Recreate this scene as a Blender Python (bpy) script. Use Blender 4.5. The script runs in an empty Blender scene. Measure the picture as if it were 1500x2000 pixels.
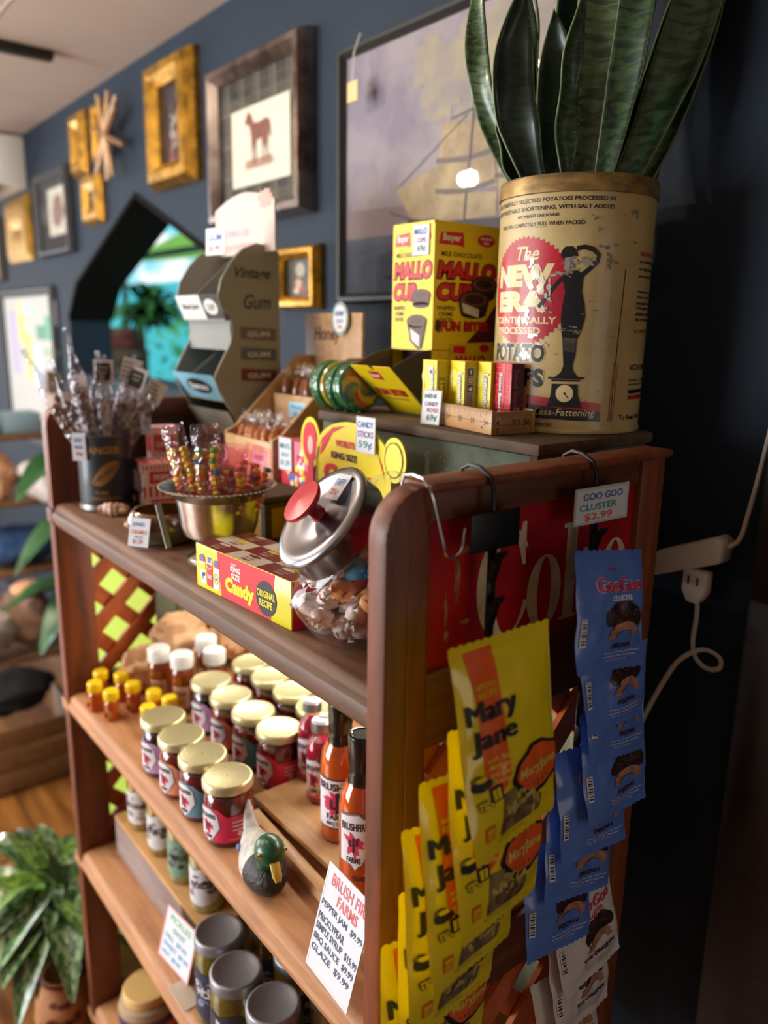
import bpy, bmesh, math, random
from mathutils import Vector, Matrix, noise
sc = bpy.context.scene
COL = sc.collection
PI = math.pi
rnd = random.Random(7)

# ------------------------------------------------------------------ materials
def lin(c):
    out = []
    for x in c:
        x = x / 255.0
        out.append(x / 12.92 if x <= 0.04045 else ((x + 0.055) / 1.055) ** 2.4)
    return (out[0], out[1], out[2], 1.0)

_M = {}
def M(name, col, rough=0.55, metal=0.0, coat=0.0, var=0.0, vscale=12.0, col2=None, bump=0.0, bscale=60.0, spec=0.5,
      stretch=None, sss=0.0, trans=0.0, aniso=None, lo=0.35, hi=0.65):
    """A principled material; var/col2 mix in a second colour through object-space noise."""
    if name in _M: return _M[name]
    m = bpy.data.materials.new(name); m.use_nodes = True
    nt = m.node_tree; b = nt.nodes['Principled BSDF']
    b.inputs['Base Color'].default_value = lin(col)
    b.inputs['Roughness'].default_value = rough
    b.inputs['Metallic'].default_value = metal
    b.inputs['Coat Weight'].default_value = coat
    b.inputs['Coat Roughness'].default_value = 0.08
    b.inputs['Specular IOR Level'].default_value = spec
    b.inputs['Transmission Weight'].default_value = trans
    if sss:
        b.inputs['Subsurface Weight'].default_value = sss
        b.inputs['Subsurface Radius'].default_value = (0.02, 0.01, 0.006)
        b.inputs['Subsurface Scale'].default_value = 0.4
    tc = nt.nodes.new('ShaderNodeTexCoord'); mp = nt.nodes.new('ShaderNodeMapping')
    nt.links.new(tc.outputs['Object'], mp.inputs['Vector'])
    if stretch: mp.inputs['Scale'].default_value = stretch
    if var or col2:
        nz = nt.nodes.new('ShaderNodeTexNoise'); nz.inputs['Scale'].default_value = vscale
        nz.inputs['Detail'].default_value = 6.0; nz.inputs['Roughness'].default_value = 0.6
        nt.links.new(mp.outputs['Vector'], nz.inputs['Vector'])
        rp = nt.nodes.new('ShaderNodeValToRGB')
        c2 = col2 if col2 else tuple(max(0, x * (1 - var)) for x in col)
        rp.color_ramp.elements[0].color = lin(c2); rp.color_ramp.elements[1].color = lin(col)
        rp.color_ramp.elements[0].position = lo; rp.color_ramp.elements[1].position = hi
        nt.links.new(nz.outputs['Fac'], rp.inputs['Fac'])
        nt.links.new(rp.outputs['Color'], b.inputs['Base Color'])
    if bump:
        n2 = nt.nodes.new('ShaderNodeTexNoise'); n2.inputs['Scale'].default_value = bscale
        n2.inputs['Detail'].default_value = 4.0
        nt.links.new(mp.outputs['Vector'], n2.inputs['Vector'])
        bp = nt.nodes.new('ShaderNodeBump'); bp.inputs['Strength'].default_value = bump
        bp.inputs['Distance'].default_value = 0.004
        nt.links.new(n2.outputs['Fac'], bp.inputs['Height']); nt.links.new(bp.outputs['Normal'], b.inputs['Normal'])
    _M[name] = m
    return m

def wood(name, c1, c2, stretch=(30, 3, 30), rough=0.45, coat=0.15, scale=1.6, c3=None):
    if name in _M: return _M[name]
    m = bpy.data.materials.new(name); m.use_nodes = True
    nt = m.node_tree; b = nt.nodes['Principled BSDF']
    b.inputs['Roughness'].default_value = rough; b.inputs['Coat Weight'].default_value = coat
    b.inputs['Coat Roughness'].default_value = 0.3
    tc = nt.nodes.new('ShaderNodeTexCoord'); mp = nt.nodes.new('ShaderNodeMapping')
    mp.inputs['Scale'].default_value = stretch
    nt.links.new(tc.outputs['Object'], mp.inputs['Vector'])
    nz = nt.nodes.new('ShaderNodeTexNoise'); nz.inputs['Scale'].default_value = scale
    nz.inputs['Detail'].default_value = 8; nz.inputs['Roughness'].default_value = 0.65; nz.inputs['Distortion'].default_value = 0.6
    nt.links.new(mp.outputs['Vector'], nz.inputs['Vector'])
    rp = nt.nodes.new('ShaderNodeValToRGB')
    rp.color_ramp.elements[0].position = 0.3; rp.color_ramp.elements[0].color = lin(c2)
    rp.color_ramp.elements[1].position = 0.7; rp.color_ramp.elements[1].color = lin(c1)
    if c3:
        e = rp.color_ramp.elements.new(0.5); e.color = lin(c3)
    nt.links.new(nz.outputs['Fac'], rp.inputs['Fac'])
    nt.links.new(rp.outputs['Color'], b.inputs['Base Color'])
    bp = nt.nodes.new('ShaderNodeBump'); bp.inputs['Strength'].default_value = 0.25; bp.inputs['Distance'].default_value = 0.002
    nt.links.new(nz.outputs['Fac'], bp.inputs['Height']); nt.links.new(bp.outputs['Normal'], b.inputs['Normal'])
    _M[name] = m
    return m

def film(name, tint=(255, 255, 255), rough=0.03, base=0.06, boost=0.75, bump=0.0, bscale=40.0):
    """Thin clear sheet (glass wall, cellophane): straight-through light plus a fresnel reflection."""
    if name in _M: return _M[name]
    m = bpy.data.materials.new(name); m.use_nodes = True
    nt = m.node_tree; nt.nodes.clear()
    o = nt.nodes.new('ShaderNodeOutputMaterial')
    t = nt.nodes.new('ShaderNodeBsdfTransparent'); t.inputs['Color'].default_value = lin(tint)
    g = nt.nodes.new('ShaderNodeBsdfGlossy'); g.inputs['Roughness'].default_value = rough
    lw = nt.nodes.new('ShaderNodeLayerWeight'); lw.inputs['Blend'].default_value = 0.35
    mu = nt.nodes.new('ShaderNodeMath'); mu.operation = 'MULTIPLY_ADD'; mu.inputs[1].default_value = boost; mu.inputs[2].default_value = base
    mx = nt.nodes.new('ShaderNodeMixShader')
    nt.links.new(lw.outputs['Fresnel'], mu.inputs[0]); nt.links.new(mu.outputs[0], mx.inputs['Fac'])
    nt.links.new(t.outputs[0], mx.inputs[1]); nt.links.new(g.outputs[0], mx.inputs[2]); nt.links.new(mx.outputs[0], o.inputs['Surface'])
    if bump:
        tc = nt.nodes.new('ShaderNodeTexCoord'); n2 = nt.nodes.new('ShaderNodeTexNoise'); n2.inputs['Scale'].default_value = bscale
        nt.links.new(tc.outputs['Object'], n2.inputs['Vector'])
        bp = nt.nodes.new('ShaderNodeBump'); bp.inputs['Strength'].default_value = bump; bp.inputs['Distance'].default_value = 0.01
        nt.links.new(n2.outputs['Fac'], bp.inputs['Height']); nt.links.new(bp.outputs['Normal'], g.inputs['Normal'])
        nt.links.new(bp.outputs['Normal'], lw.inputs['Normal'])
    _M[name] = m
    return m

def translucent(name, col, rough=0.15, mix=0.5, coat=0.6):
    """Liquid or gummy goods: coated colour that also lets light through."""
    if name in _M: return _M[name]
    m = M(name, col, rough=rough, coat=coat)
    nt = m.node_tree; b = nt.nodes['Principled BSDF']; o = nt.nodes['Material Output']
    tr = nt.nodes.new('ShaderNodeBsdfTranslucent'); tr.inputs['Color'].default_value = lin(col)
    mx = nt.nodes.new('ShaderNodeMixShader'); mx.inputs['Fac'].default_value = mix
    nt.links.new(b.outputs[0], mx.inputs[1]); nt.links.new(tr.outputs[0], mx.inputs[2]); nt.links.new(mx.outputs[0], o.inputs['Surface'])
    return m

def emit(name, col, s):
    if name in _M: return _M[name]
    m = bpy.data.materials.new(name); m.use_nodes = True
    b = m.node_tree.nodes['Principled BSDF']; b.inputs['Emission Color'].default_value = lin(col); b.inputs['Emission Strength'].default_value = s
    _M[name] = m
    return m

# ------------------------------------------------------------------ mesh builder
class MB:
    def __init__(self):
        self.v = []; self.f = []; self.fm = []; self.mats = []; self.T = None; self.uv = {}
    def mi(self, m):
        if m not in self.mats: self.mats.append(m)
        return self.mats.index(m)
    def add(self, verts, faces, m, uvs=None):
        o = len(self.v); k = self.mi(m)
        for p in verts:
            p = Vector(p)
            self.v.append(self.T @ p if self.T else p)
        if uvs:
            for i, q in enumerate(uvs): self.uv[o + i] = q
        for f in faces:
            self.f.append([o + i for i in f]); self.fm.append(k)
        return self
    def bm(self, b, m):
        b.verts.index_update()
        self.add([v.co.copy() for v in b.verts], [[v.index for v in f.verts] for f in b.faces], m); b.free()
        return self
    def box(self, x0, x1, y0, y1, z0, z1, m, bev=0.0, seg=2):
        b = bmesh.new(); bmesh.ops.create_cube(b, size=1.0)
        for v in b.verts:
            v.co = Vector(((x0 + x1) / 2 + v.co.x * (x1 - x0), (y0 + y1) / 2 + v.co.y * (y1 - y0), (z0 + z1) / 2 + v.co.z * (z1 - z0)))
        if bev:
            bmesh.ops.bevel(b, geom=b.edges[:], offset=bev, segments=seg, profile=0.5, affect='EDGES')
        return self.bm(b, m)
    def prism(self, pts, fn, t0, t1, m, bev=0.0):
        """2-D outline pts, fn(a, b, t) -> point, extruded from t0 to t1."""
        n = len(pts)
        b = bmesh.new()
        A = [b.verts.new(fn(p[0], p[1], t0)) for p in pts]; B = [b.verts.new(fn(p[0], p[1], t1)) for p in pts]
        b.faces.new(A); b.faces.new(B[::-1])
        for i in range(n): b.faces.new((A[i], B[i], B[(i + 1) % n], A[(i + 1) % n]))
        bmesh.ops.recalc_face_normals(b, faces=b.faces[:])
        if bev:
            bmesh.ops.bevel(b, geom=b.edges[:], offset=bev, segments=2, profile=0.5, affect='EDGES')
        return self.bm(b, m)
    def lathe(self, prof, m, n=32, c=(0, 0, 0), cap0=True, cap1=True, R=None, sx=1.0, sy=1.0):
        vs = []; fs = []
        for r, z in prof:
            for i in range(n):
                a = 2 * PI * i / n
                p = Vector((r * math.cos(a) * sx, r * math.sin(a) * sy, z))
                if R: p = R @ p
                vs.append(p + Vector(c))
        k = len(prof)
        for j in range(k - 1):
            for i in range(n):
                fs.append((j * n + i, j * n + (i + 1) % n, (j + 1) * n + (i + 1) % n, (j + 1) * n + i))
        if cap0: fs.append(tuple(range(n - 1, -1, -1)))
        if cap1: fs.append(tuple((k - 1) * n + i for i in range(n)))
        return self.add(vs, fs, m)
    def tube(self, pts, r, m, n=8, caps=True, flat=None):
        P = [Vector(p) for p in pts]; k = len(P)
        rr = r if isinstance(r, (list, tuple)) else [r] * k
        vs = []; fs = []; up = None
        for j in range(k):
            t = (P[min(j + 1, k - 1)] - P[max(j - 1, 0)])
            t = t.normalized() if t.length > 1e-9 else Vector((0, 0, 1))
            if up is None:
                up = Vector((0, 0, 1)) if abs(t.z) < 0.9 else Vector((1, 0, 0))
            a = t.cross(up)
            a = a.normalized() if a.length > 1e-6 else t.orthogonal().normalized()
            b = a.cross(t); up = b
            for i in range(n):
                an = 2 * PI * i / n
                vs.append(P[j] + a * (math.cos(an) * rr[j]) + b * (math.sin(an) * rr[j] * (flat if flat else 1)))
        for j in range(k - 1):
            for i in range(n):
                fs.append((j * n + i, j * n + (i + 1) % n, (j + 1) * n + (i + 1) % n, (j + 1) * n + i))
        if caps:
            fs.append(tuple(range(n - 1, -1, -1))); fs.append(tuple((k - 1) * n + i for i in range(n)))
        return self.add(vs, fs, m)
    def ball(self, c, r, m, seg=12, rings=8, jit=0.0, seed=0, R=None):
        r = r if isinstance(r, (list, tuple)) else (r, r, r)
        vs = [(0, 0, 1)]; fs = []
        for j in range(1, rings):
            t = PI * j / rings
            for i in range(seg):
                a = 2 * PI * i / seg
                vs.append((math.sin(t) * math.cos(a), math.sin(t) * math.sin(a), math.cos(t)))
        vs.append((0, 0, -1)); L = len(vs) - 1
        for i in range(seg):
            fs.append((0, 1 + i, 1 + (i + 1) % seg))
            fs.append((L, 1 + (rings - 2) * seg + (i + 1) % seg, 1 + (rings - 2) * seg + i))
        for j in range(rings - 2):
            for i in range(seg):
                fs.append((1 + j * seg + i, 1 + (j + 1) * seg + i, 1 + (j + 1) * seg + (i + 1) % seg, 1 + j * seg + (i + 1) % seg))
        out = []
        for v in vs:
            k = 1.0
            if jit: k += jit * noise.noise(Vector(v) * 2.2 + Vector((seed * 3.1, seed * 1.7, 0)))
            p = Vector((v[0] * r[0] * k, v[1] * r[1] * k, v[2] * r[2] * k))
            if R: p = R @ p
            out.append(p + Vector(c))
        return self.add(out, fs, m)
    def grid(self, fn, nu, nv, m, flip=False):
        vs = []; uvs = []; fs = []
        for j in range(nv + 1):
            for i in range(nu + 1):
                u, v = i / nu, j / nv
                vs.append(fn(u, v)); uvs.append((u, v))
        w = nu + 1
        for j in range(nv):
            for i in range(nu):
                q = (j * w + i, j * w + i + 1, (j + 1) * w + i + 1, (j + 1) * w + i)
                fs.append(q[::-1] if flip else q)
        return self.add(vs, fs, m, uvs)
    def build(self, name, parent=None, sharp=35, loc=None):
        me = bpy.data.meshes.new(name)
        me.from_pydata([tuple(p) for p in self.v], [], self.f)
        for m in self.mats: me.materials.append(m)
        me.polygons.foreach_set('material_index', self.fm)
        me.polygons.foreach_set('use_smooth', [True] * len(self.f))
        if self.uv:
            ul = me.uv_layers.new(name='UVMap')
            for lp in me.loops:
                ul.data[lp.index].uv = self.uv.get(lp.vertex_index, (0, 0))
        me.update()
        me.set_sharp_from_angle(angle=math.radians(sharp))
        o = bpy.data.objects.new(name, me); COL.objects.link(o)
        if parent is not None: o.parent = parent
        if loc is not None: o.location = loc
        return o

def tag(o, label=None, cat=None, group=None, kind=None):
    if label: o['label'] = label
    if cat: o['category'] = cat
    if group: o['group'] = group
    if kind: o['kind'] = kind
    return o
def thing(name, label, cat, loc=(0, 0, 0), rz=0.0, group=None, rot=None):
    o = bpy.data.objects.new(name, None); COL.objects.link(o)
    o.empty_display_size = 0.02
    o.location = loc; o.rotation_euler = rot if rot else (0, 0, rz)
    return tag(o, label, cat, group)
def dup(src, loc, rz=None, label=None, group=None, rot=None, scale=None, matmap=None):
    c = src.copy(); COL.objects.link(c); c.location = loc
    if rz is not None: c.rotation_euler = (0, 0, rz)
    if rot is not None: c.rotation_euler = rot
    if scale is not None: c.scale = scale
    if label: c['label'] = label
    if group: c['group'] = group
    for ch in list(src.children):
        d = ch.copy(); COL.objects.link(d); d.parent = c
        for g in list(ch.children):
            e = g.copy(); COL.objects.link(e); e.parent = d
    return c
def spline(pts, n=6):
    P = [Vector(p) for p in pts]; out = []
    for i in range(len(P) - 1):
        p0, p1, p2, p3 = P[max(i - 1, 0)], P[i], P[i + 1], P[min(i + 2, len(P) - 1)]
        for k in range(n):
            t = k / n
            out.append(0.5 * ((2 * p1) + (p2 - p0) * t + (2 * p0 - 5 * p1 + 4 * p2 - p3) * t * t + (3 * p1 - p0 - 3 * p2 + p3) * t ** 3))
    out.append(P[-1]); return out
def struct(o): o['kind'] = 'structure'; return o

# ------------------------------------------------------------------ lettering and printed marks
_G = {}
def glyphs(s, bold=0.0, shear=0.0):
    k = (s, bold, shear)
    if k in _G: return _G[k]
    cu = bpy.data.curves.new('glyph', 'FONT'); cu.body = s; cu.offset = bold; cu.shear = shear; cu.resolution_u = 3
    ob = bpy.data.objects.new('glyph', cu); COL.objects.link(ob)
    dg = bpy.context.evaluated_depsgraph_get(); dg.update()
    ev = ob.evaluated_get(dg); me = ev.to_mesh(); me.calc_loop_triangles()
    vs = [(v.co.x, v.co.y) for v in me.vertices]; ts = [tuple(t.vertices) for t in me.loop_triangles]
    ev.to_mesh_clear(); bpy.data.objects.remove(ob); bpy.data.curves.remove(cu)
    if not vs: vs = [(0, 0), (1, 0), (0, 1)]; ts = []
    x0 = min(v[0] for v in vs); x1 = max(v[0] for v in vs); y0 = min(v[1] for v in vs); y1 = max(v[1] for v in vs)
    _G[k] = ([((v[0] - x0) / max(x1 - x0, 1e-6), (v[1] - y0) / max(y1 - y0, 1e-6)) for v in vs], ts)
    return _G[k]

def plane(o, ux, uy, off=0.0003):
    o = Vector(o); ux = Vector(ux).normalized(); uy = Vector(uy).normalized(); n = ux.cross(uy)
    return lambda u, v, k: o + ux * u + uy * v + n * (off * k)
def cylmap(c, r, th0, off=0.0003):
    """u = arc length to the right (seen from outside) of angle th0, v = height."""
    c = Vector(c)
    def f(u, v, k):
        a = th0 + u / r; q = r + off * k
        return c + Vector((q * math.cos(a), q * math.sin(a), v))
    return f

class Art:
    """Flat printed marks laid on a surface through a mapping fn(u, v, layer)."""
    def __init__(self, mb, fn, step=None):
        self.mb = mb; self.fn = fn; self.step = step
    def raw(self, vs, fs, m, k):
        if self.step:
            b = bmesh.new()
            bv = [b.verts.new((p[0], p[1], 0)) for p in vs]
            for f in fs:
                try: b.faces.new([bv[i] for i in f])
                except ValueError: pass
            bmesh.ops.triangulate(b, faces=b.faces[:])
            for _ in range(5):
                ed = [e for e in b.edges if e.calc_length() > self.step]
                if not ed: break
                bmesh.ops.subdivide_edges(b, edges=ed, cuts=1)
                bmesh.ops.triangulate(b, faces=[f for f in b.faces if len(f.verts) > 3])
            b.verts.index_update()
            vs = [(v.co.x, v.co.y) for v in b.verts]; fs = [[v.index for v in f.verts] for f in b.faces]; b.free()
        self.mb.add([self.fn(p[0], p[1], k) for p in vs], fs, m)
    def poly(self, pts, m, k=1):
        b = bmesh.new(); f = b.faces.new([b.verts.new((p[0], p[1], 0)) for p in pts])
        f.normal_update()
        if f.normal.z < 0: f.normal_flip()
        bmesh.ops.triangulate(b, faces=b.faces[:], ngon_method='EAR_CLIP')
        b.verts.index_update()
        self.raw([(v.co.x, v.co.y) for v in b.verts], [[v.index for v in f.verts] for f in b.faces], m, k); b.free()
    def rect(self, u0, v0, u1, v1, m, k=1): self.raw([(u0, v0), (u1, v0), (u1, v1), (u0, v1)], [(0, 1, 2, 3)], m, k)
    def ell(self, u, v, a, b, m, k=1, n=28, rot=0.0):
        c, s = math.cos(rot), math.sin(rot)
        P = [(u, v)] + [(u + a * math.cos(2 * PI * i / n) * c - b * math.sin(2 * PI * i / n) * s, v + a * math.cos(2 * PI * i / n) * s + b * math.sin(2 * PI * i / n) * c) for i in range(n)]
        self.raw(P, [(0, 1 + i, 1 + (i + 1) % n) for i in range(n)], m, k)
    def blob(self, u, v, a, b, m, k=1, n=40, jag=0.12, seed=0, freq=3.0):
        P = [(u, v)]
        for i in range(n):
            t = 2 * PI * i / n; q = 1 + jag * noise.noise(Vector((math.cos(t) * freq + seed * 5.3, math.sin(t) * freq, seed * 1.9))) * 2
            P.append((u + a * q * math.cos(t), v + b * q * math.sin(t)))
        self.raw(P, [(0, 1 + i, 1 + (i + 1) % n) for i in range(n)], m, k)
    def line(self, pts, w, m, k=1):
        n = len(pts); L = []; R = []
        for i in range(n):
            a = pts[max(i - 1, 0)]; b = pts[min(i + 1, n - 1)]
            dx, dy = b[0] - a[0], b[1] - a[1]; d = math.hypot(dx, dy) or 1
            nx, ny = -dy / d * w / 2, dx / d * w / 2
            L.append((pts[i][0] + nx, pts[i][1] + ny)); R.append((pts[i][0] - nx, pts[i][1] - ny))
        self.raw(L + R, [(n + i, n + i + 1, i + 1, i) for i in range(n - 1)], m, k)
    def ring(self, outer, inner, m, k=1):
        n = len(outer)
        self.raw(list(outer) + list(inner), [(i, (i + 1) % n, n + (i + 1) % n, n + i) for i in range(n)], m, k)
    def text(self, s, u, v, w, h, m, k=2, bold=0.0, shear=0.0, rot=0.0):
        """Lettering fitted into a box of w x h whose lower left corner is (u, v)."""
        vs, ts = glyphs(s, bold, shear); c, n = math.cos(rot), math.sin(rot)
        self.raw([(u + x * w * c - y * h * n, v + x * w * n + y * h * c) for x, y in vs], ts, m, k)
def mono(s, h, asp=0.62): return len(s) * h * asp
# ------------------------------------------------------------------ shared materials
NAVY = M('navy_wall_paint', (28, 41, 56), rough=0.7, spec=0.25, var=0.06, vscale=4, bump=0.15, bscale=180)
CEIL = M('ceiling_paint', (196, 178, 166), rough=0.8, var=0.03, vscale=3)
BLACKP = M('black_paint', (24, 23, 22), rough=0.5)
ARCHK = M('arch_black', (20, 19, 18), rough=0.95, spec=0.1)
BLACKPL = M('black_plastic', (14, 14, 15), rough=0.4)
WHITE = M('white_card', (236, 236, 230), rough=0.6)
PAPER = M('laminated_paper', (214, 218, 224), rough=0.4, coat=0.1)
INKB = M('ink_blue', (38, 84, 170)); INKR = M('ink_red', (205, 55, 60)); INKO = M('ink_orange', (222, 92, 48)); INKG = M('ink_green', (40, 120, 84))
INKT = M('ink_teal', (60, 140, 150)); INKK = M('ink_black', (18, 17, 18)); INKY = M('ink_yellow', (245, 215, 50)); INKP = M('ink_purple', (120, 60, 130))
GREY = M('ink_grey', (120, 120, 124)); CREAM = M('ink_cream', (232, 220, 186)); PINK = M('ink_pink', (226, 110, 130))
GOLD = M('gilt', (205, 152, 52), rough=0.34, metal=0.75, var=0.35, vscale=30, bump=0.3, bscale=90)
CHROME = M('chrome', (225, 226, 228), rough=0.12, metal=1.0)
CLEAR = film('clear_glass', base=0.025, boost=0.42)
PGLASS = film('picture_glass', rough=0.02, base=0.03, boost=0.5)
HW = wood('hutch_wood', (142, 70, 32), (80, 37, 16), stretch=(26, 26, 3), c3=(112, 54, 24), rough=.5, coat=.08)
LEDW = M('lamp_housing', (220, 218, 210))
HWY = wood('hutch_board_wood', (122, 82, 54), (72, 46, 30), stretch=(26, 3, 26), c3=(100, 66, 42), rough=.55, coat=.06)
SH2 = wood('lower_shelf_wood_lit', (196, 142, 92), (148, 100, 62), stretch=(26, 3, 26), c3=(178, 124, 80), rough=.55, coat=.06)  # same wood as the top board, with stronger light put into its colour
LATW = wood('lattice_wood', (206, 106, 46), (156, 70, 28), stretch=(14, 14, 14))
PINE = wood('pine', (236, 200, 148), (204, 160, 110), stretch=(20, 3, 20), c3=(206, 164, 116))
TANW = wood('tan_wood', (206, 168, 122), (168, 124, 82), stretch=(3, 18, 18))

# ------------------------------------------------------------------ the setting
WX = 1.0
b = MB()
b.box(WX, 1.16, -1.2, 1.77, 0, 2.3, NAVY); b.box(WX, 1.16, 3.23, 7.0, 0, 2.3, NAVY); b.box(WX, 1.16, 1.77, 3.23, 0, 1.36, NAVY)
b.prism([(1.77, 2.3), (1.77, 1.573), (1.89, 1.70), (2.5, 1.945), (3.11, 1.70), (3.23, 1.573), (3.23, 2.3)], lambda y, z, t: Vector((t, y, z)), WX, 1.16, NAVY)
struct(b.build('wall_right'))
b = MB(); b.box(-3, 1.0, -1.3, 7.1, -0.06, 0, M('plank_floor', (176, 118, 58), rough=0.32, coat=0.3, col2=(112, 66, 30), vscale=2.2, stretch=(9, 0.9, 1), bump=0.1))
for i in range(24):
    x = -2.95 + i * 0.165
    b.box(x, x + 0.004, -1.3, 7.1, 0, 0.0006, M('plank_gap', (58, 34, 18)))
struct(b.build('floor'))
b = MB(); b.box(-3.1, 1.16, -1.3, 7.1, 2.3, 2.36, CEIL); b.box(0.60, 0.603, 0, 6, 2.2985, 2.3, M('ceiling_seam', (210, 192, 180)))
struct(b.build('ceiling'))
b = MB(); b.box(-3.1, 1.0, 7.0, 7.1, 0, 2.3, M('end_wall_paint', (200, 196, 190), rough=0.7)); struct(b.build('wall_end'))
b = MB(); b.box(-3.1, 1.0, -1.3, -1.2, 0, 2.3, M('behind_wall_paint', (90, 80, 74), rough=0.7)); struct(b.build('wall_behind'))
b = MB(); b.box(-3.1, -3.0, -1.2, 7.0, 0, 2.3, M('shop_wall_paint', (150, 142, 134), rough=0.7)); struct(b.build('wall_left'))
# black lining of the pointed opening
b = MB()
arch = [(3.23, 1.573), (3.11, 1.70), (2.5, 1.945), (1.89, 1.70), (1.77, 1.573)]
for i in range(4):
    (y0, z0), (y1, z1) = arch[i], arch[i + 1]
    d = Vector((0, y1 - y0, z1 - z0)).normalized(); nn = Vector((0, -d.z, d.y)) * (0.016 if d.y < 0 else 0.016)
    nn = Vector((0, d.z, -d.y)) if Vector((0, d.z, -d.y)).dot(Vector((0, 2.5 - y0, 1.4 - z0))) > 0 else Vector((0, -d.z, d.y))
    nn *= 0.014
    P = [(y0, z0), (y1, z1), (y1 + nn.y, z1 + nn.z), (y0 + nn.y, z0 + nn.z)]
    b.prism(P, lambda y, z, t: Vector((t, y, z)), WX - 0.006, 1.165, ARCHK)
struct(b.build('trim_1'))
# dark door casing at the near end of the wall
b = MB(); b.box(0.955, 1.0, 0.30, 0.455, 0, 2.3, wood('dark_casing', (46, 30, 24), (26, 16, 13)), bev=0.006); struct(b.build('trim_2'))
b = MB(); b.box(0.982, 1.0, 0.456, 7.0, 0, 0.12, M('baseboard_paint', (40, 52, 66)), bev=0.003); struct(b.build('baseboard_right'))

# ------------------------------------------------------------------ the porch beyond the opening
b = MB(); LIME = translucent('lime_canvas', (176, 214, 96), rough=.7, mix=.5, coat=0)
b.prism([(5.1, 1.955), (4.87, 1.985), (4.52, 2.105), (4.38, 2.115), (3.91, 1.965), (3.6, 1.91), (3.6, 1.88), (5.1, 1.925)], lambda y, z, t: Vector((1.9 + t + (z - 1.92) * 1.2, y, z)), 0, .01, LIME)
for y in (3.62, 5.06): b.tube([(1.92, y, 0), (1.92, y, 1.90)], .02, M('awning_post', (70, 84, 76)), n=8)
tag(b.build('porch_awning'), 'lime green canvas awning seen outside through the pointed opening', 'awning')
b = MB(); b.box(1.7, 1.76, 3.3, 5.4, 1.895, 1.915, M('porch_beam', (60, 74, 66)))
tag(b.build('porch_beam'), 'dark green horizontal beam under the lime awning outside', 'beam')
t = thing('hanging_fern', 'leafy green hanging plant outside beyond the pointed opening', 'plant', (1.9, 4.62, 1.60))
b = MB(); b.lathe([(0.05, -0.06), (0.09, 0.02), (0.095, 0.03)], M('planter_brown', (96, 62, 44)), n=16, cap1=True); b.build('planter', t)
b = MB()
for i in range(150):
    a = rnd.uniform(0, 2 * PI); L = rnd.uniform(0.10, 0.34); el = rnd.uniform(-0.3, 1.1)
    p0 = Vector((0, 0, 0.02)); d = Vector((math.cos(a) * math.cos(el), math.sin(a) * math.cos(el), math.sin(el)))
    s = d.cross(Vector((0, 0, 1))).normalized() * 0.028
    p1 = p0 + d * L * 0.6; p2 = p0 + d * L + Vector((0, 0, -0.10 * L / 0.3))
    b.add([p0, p1 + s, p2, p1 - s], [(0, 1, 2, 3)], M('fern_leaf', (64, 128, 40), col2=(28, 70, 20), vscale=20) if i % 3 else M('fern_leaf_dark', (30, 74, 24)))
b.build('foliage', t)
b = MB(); b.box(1.75, 2.0, 4.95, 5.35, 1.40, 1.53, M('planter_box', (110, 44, 34), rough=0.7), bev=0.01)
b.box(1.72, 2.0, 4.93, 5.37, 0.0, 1.40, M('porch_wall_brick', (96, 70, 56), rough=.8))
tag(b.build('porch_planter_box'), 'reddish brown planter box outside beyond the opening', 'planter')
b = MB(); b.box(1.75, 1.95, 4.9, 5.4, 1.60, 1.67, M('porch_green', (104, 150, 104)), bev=0.01)
tag(b.build('porch_green_rail'), 'pale green rail outside behind the hanging plant', 'rail')
b = MB()
for i in range(420):
    p = Vector((rnd.uniform(2.2, 3.0), rnd.uniform(4.4, 6.6), rnd.uniform(0.02, 1.62)))
    d = Vector((rnd.uniform(-1, 1), rnd.uniform(-1, 1), rnd.uniform(-0.5, 1))).normalized() * rnd.uniform(0.05, 0.12); s = d.orthogonal().normalized() * 0.03
    b.add([p, p + d * 0.5 + s, p + d, p + d * 0.5 - s], [(0, 1, 2, 3)], M('hedge_leaf', (70, 150, 60)))
tag(b.build('garden_foliage'), 'green garden leaves far outside beyond the opening', 'foliage', kind='stuff')
b = MB(); b.box(3.2, 3.25, 3.5, 9.5, 0.0, 1.95, M('teal_fence', (90, 214, 222), rough=0.6))
tag(b.build('garden_fence'), 'bright teal fence at the end of the garden outside', 'fence')
b = MB(); b.box(1.16, 6, -1, 12, -0.05, 0.0, M('garden_ground', (110, 150, 90))); tag(b.build('ground'), None, None, kind='structure')

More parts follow.
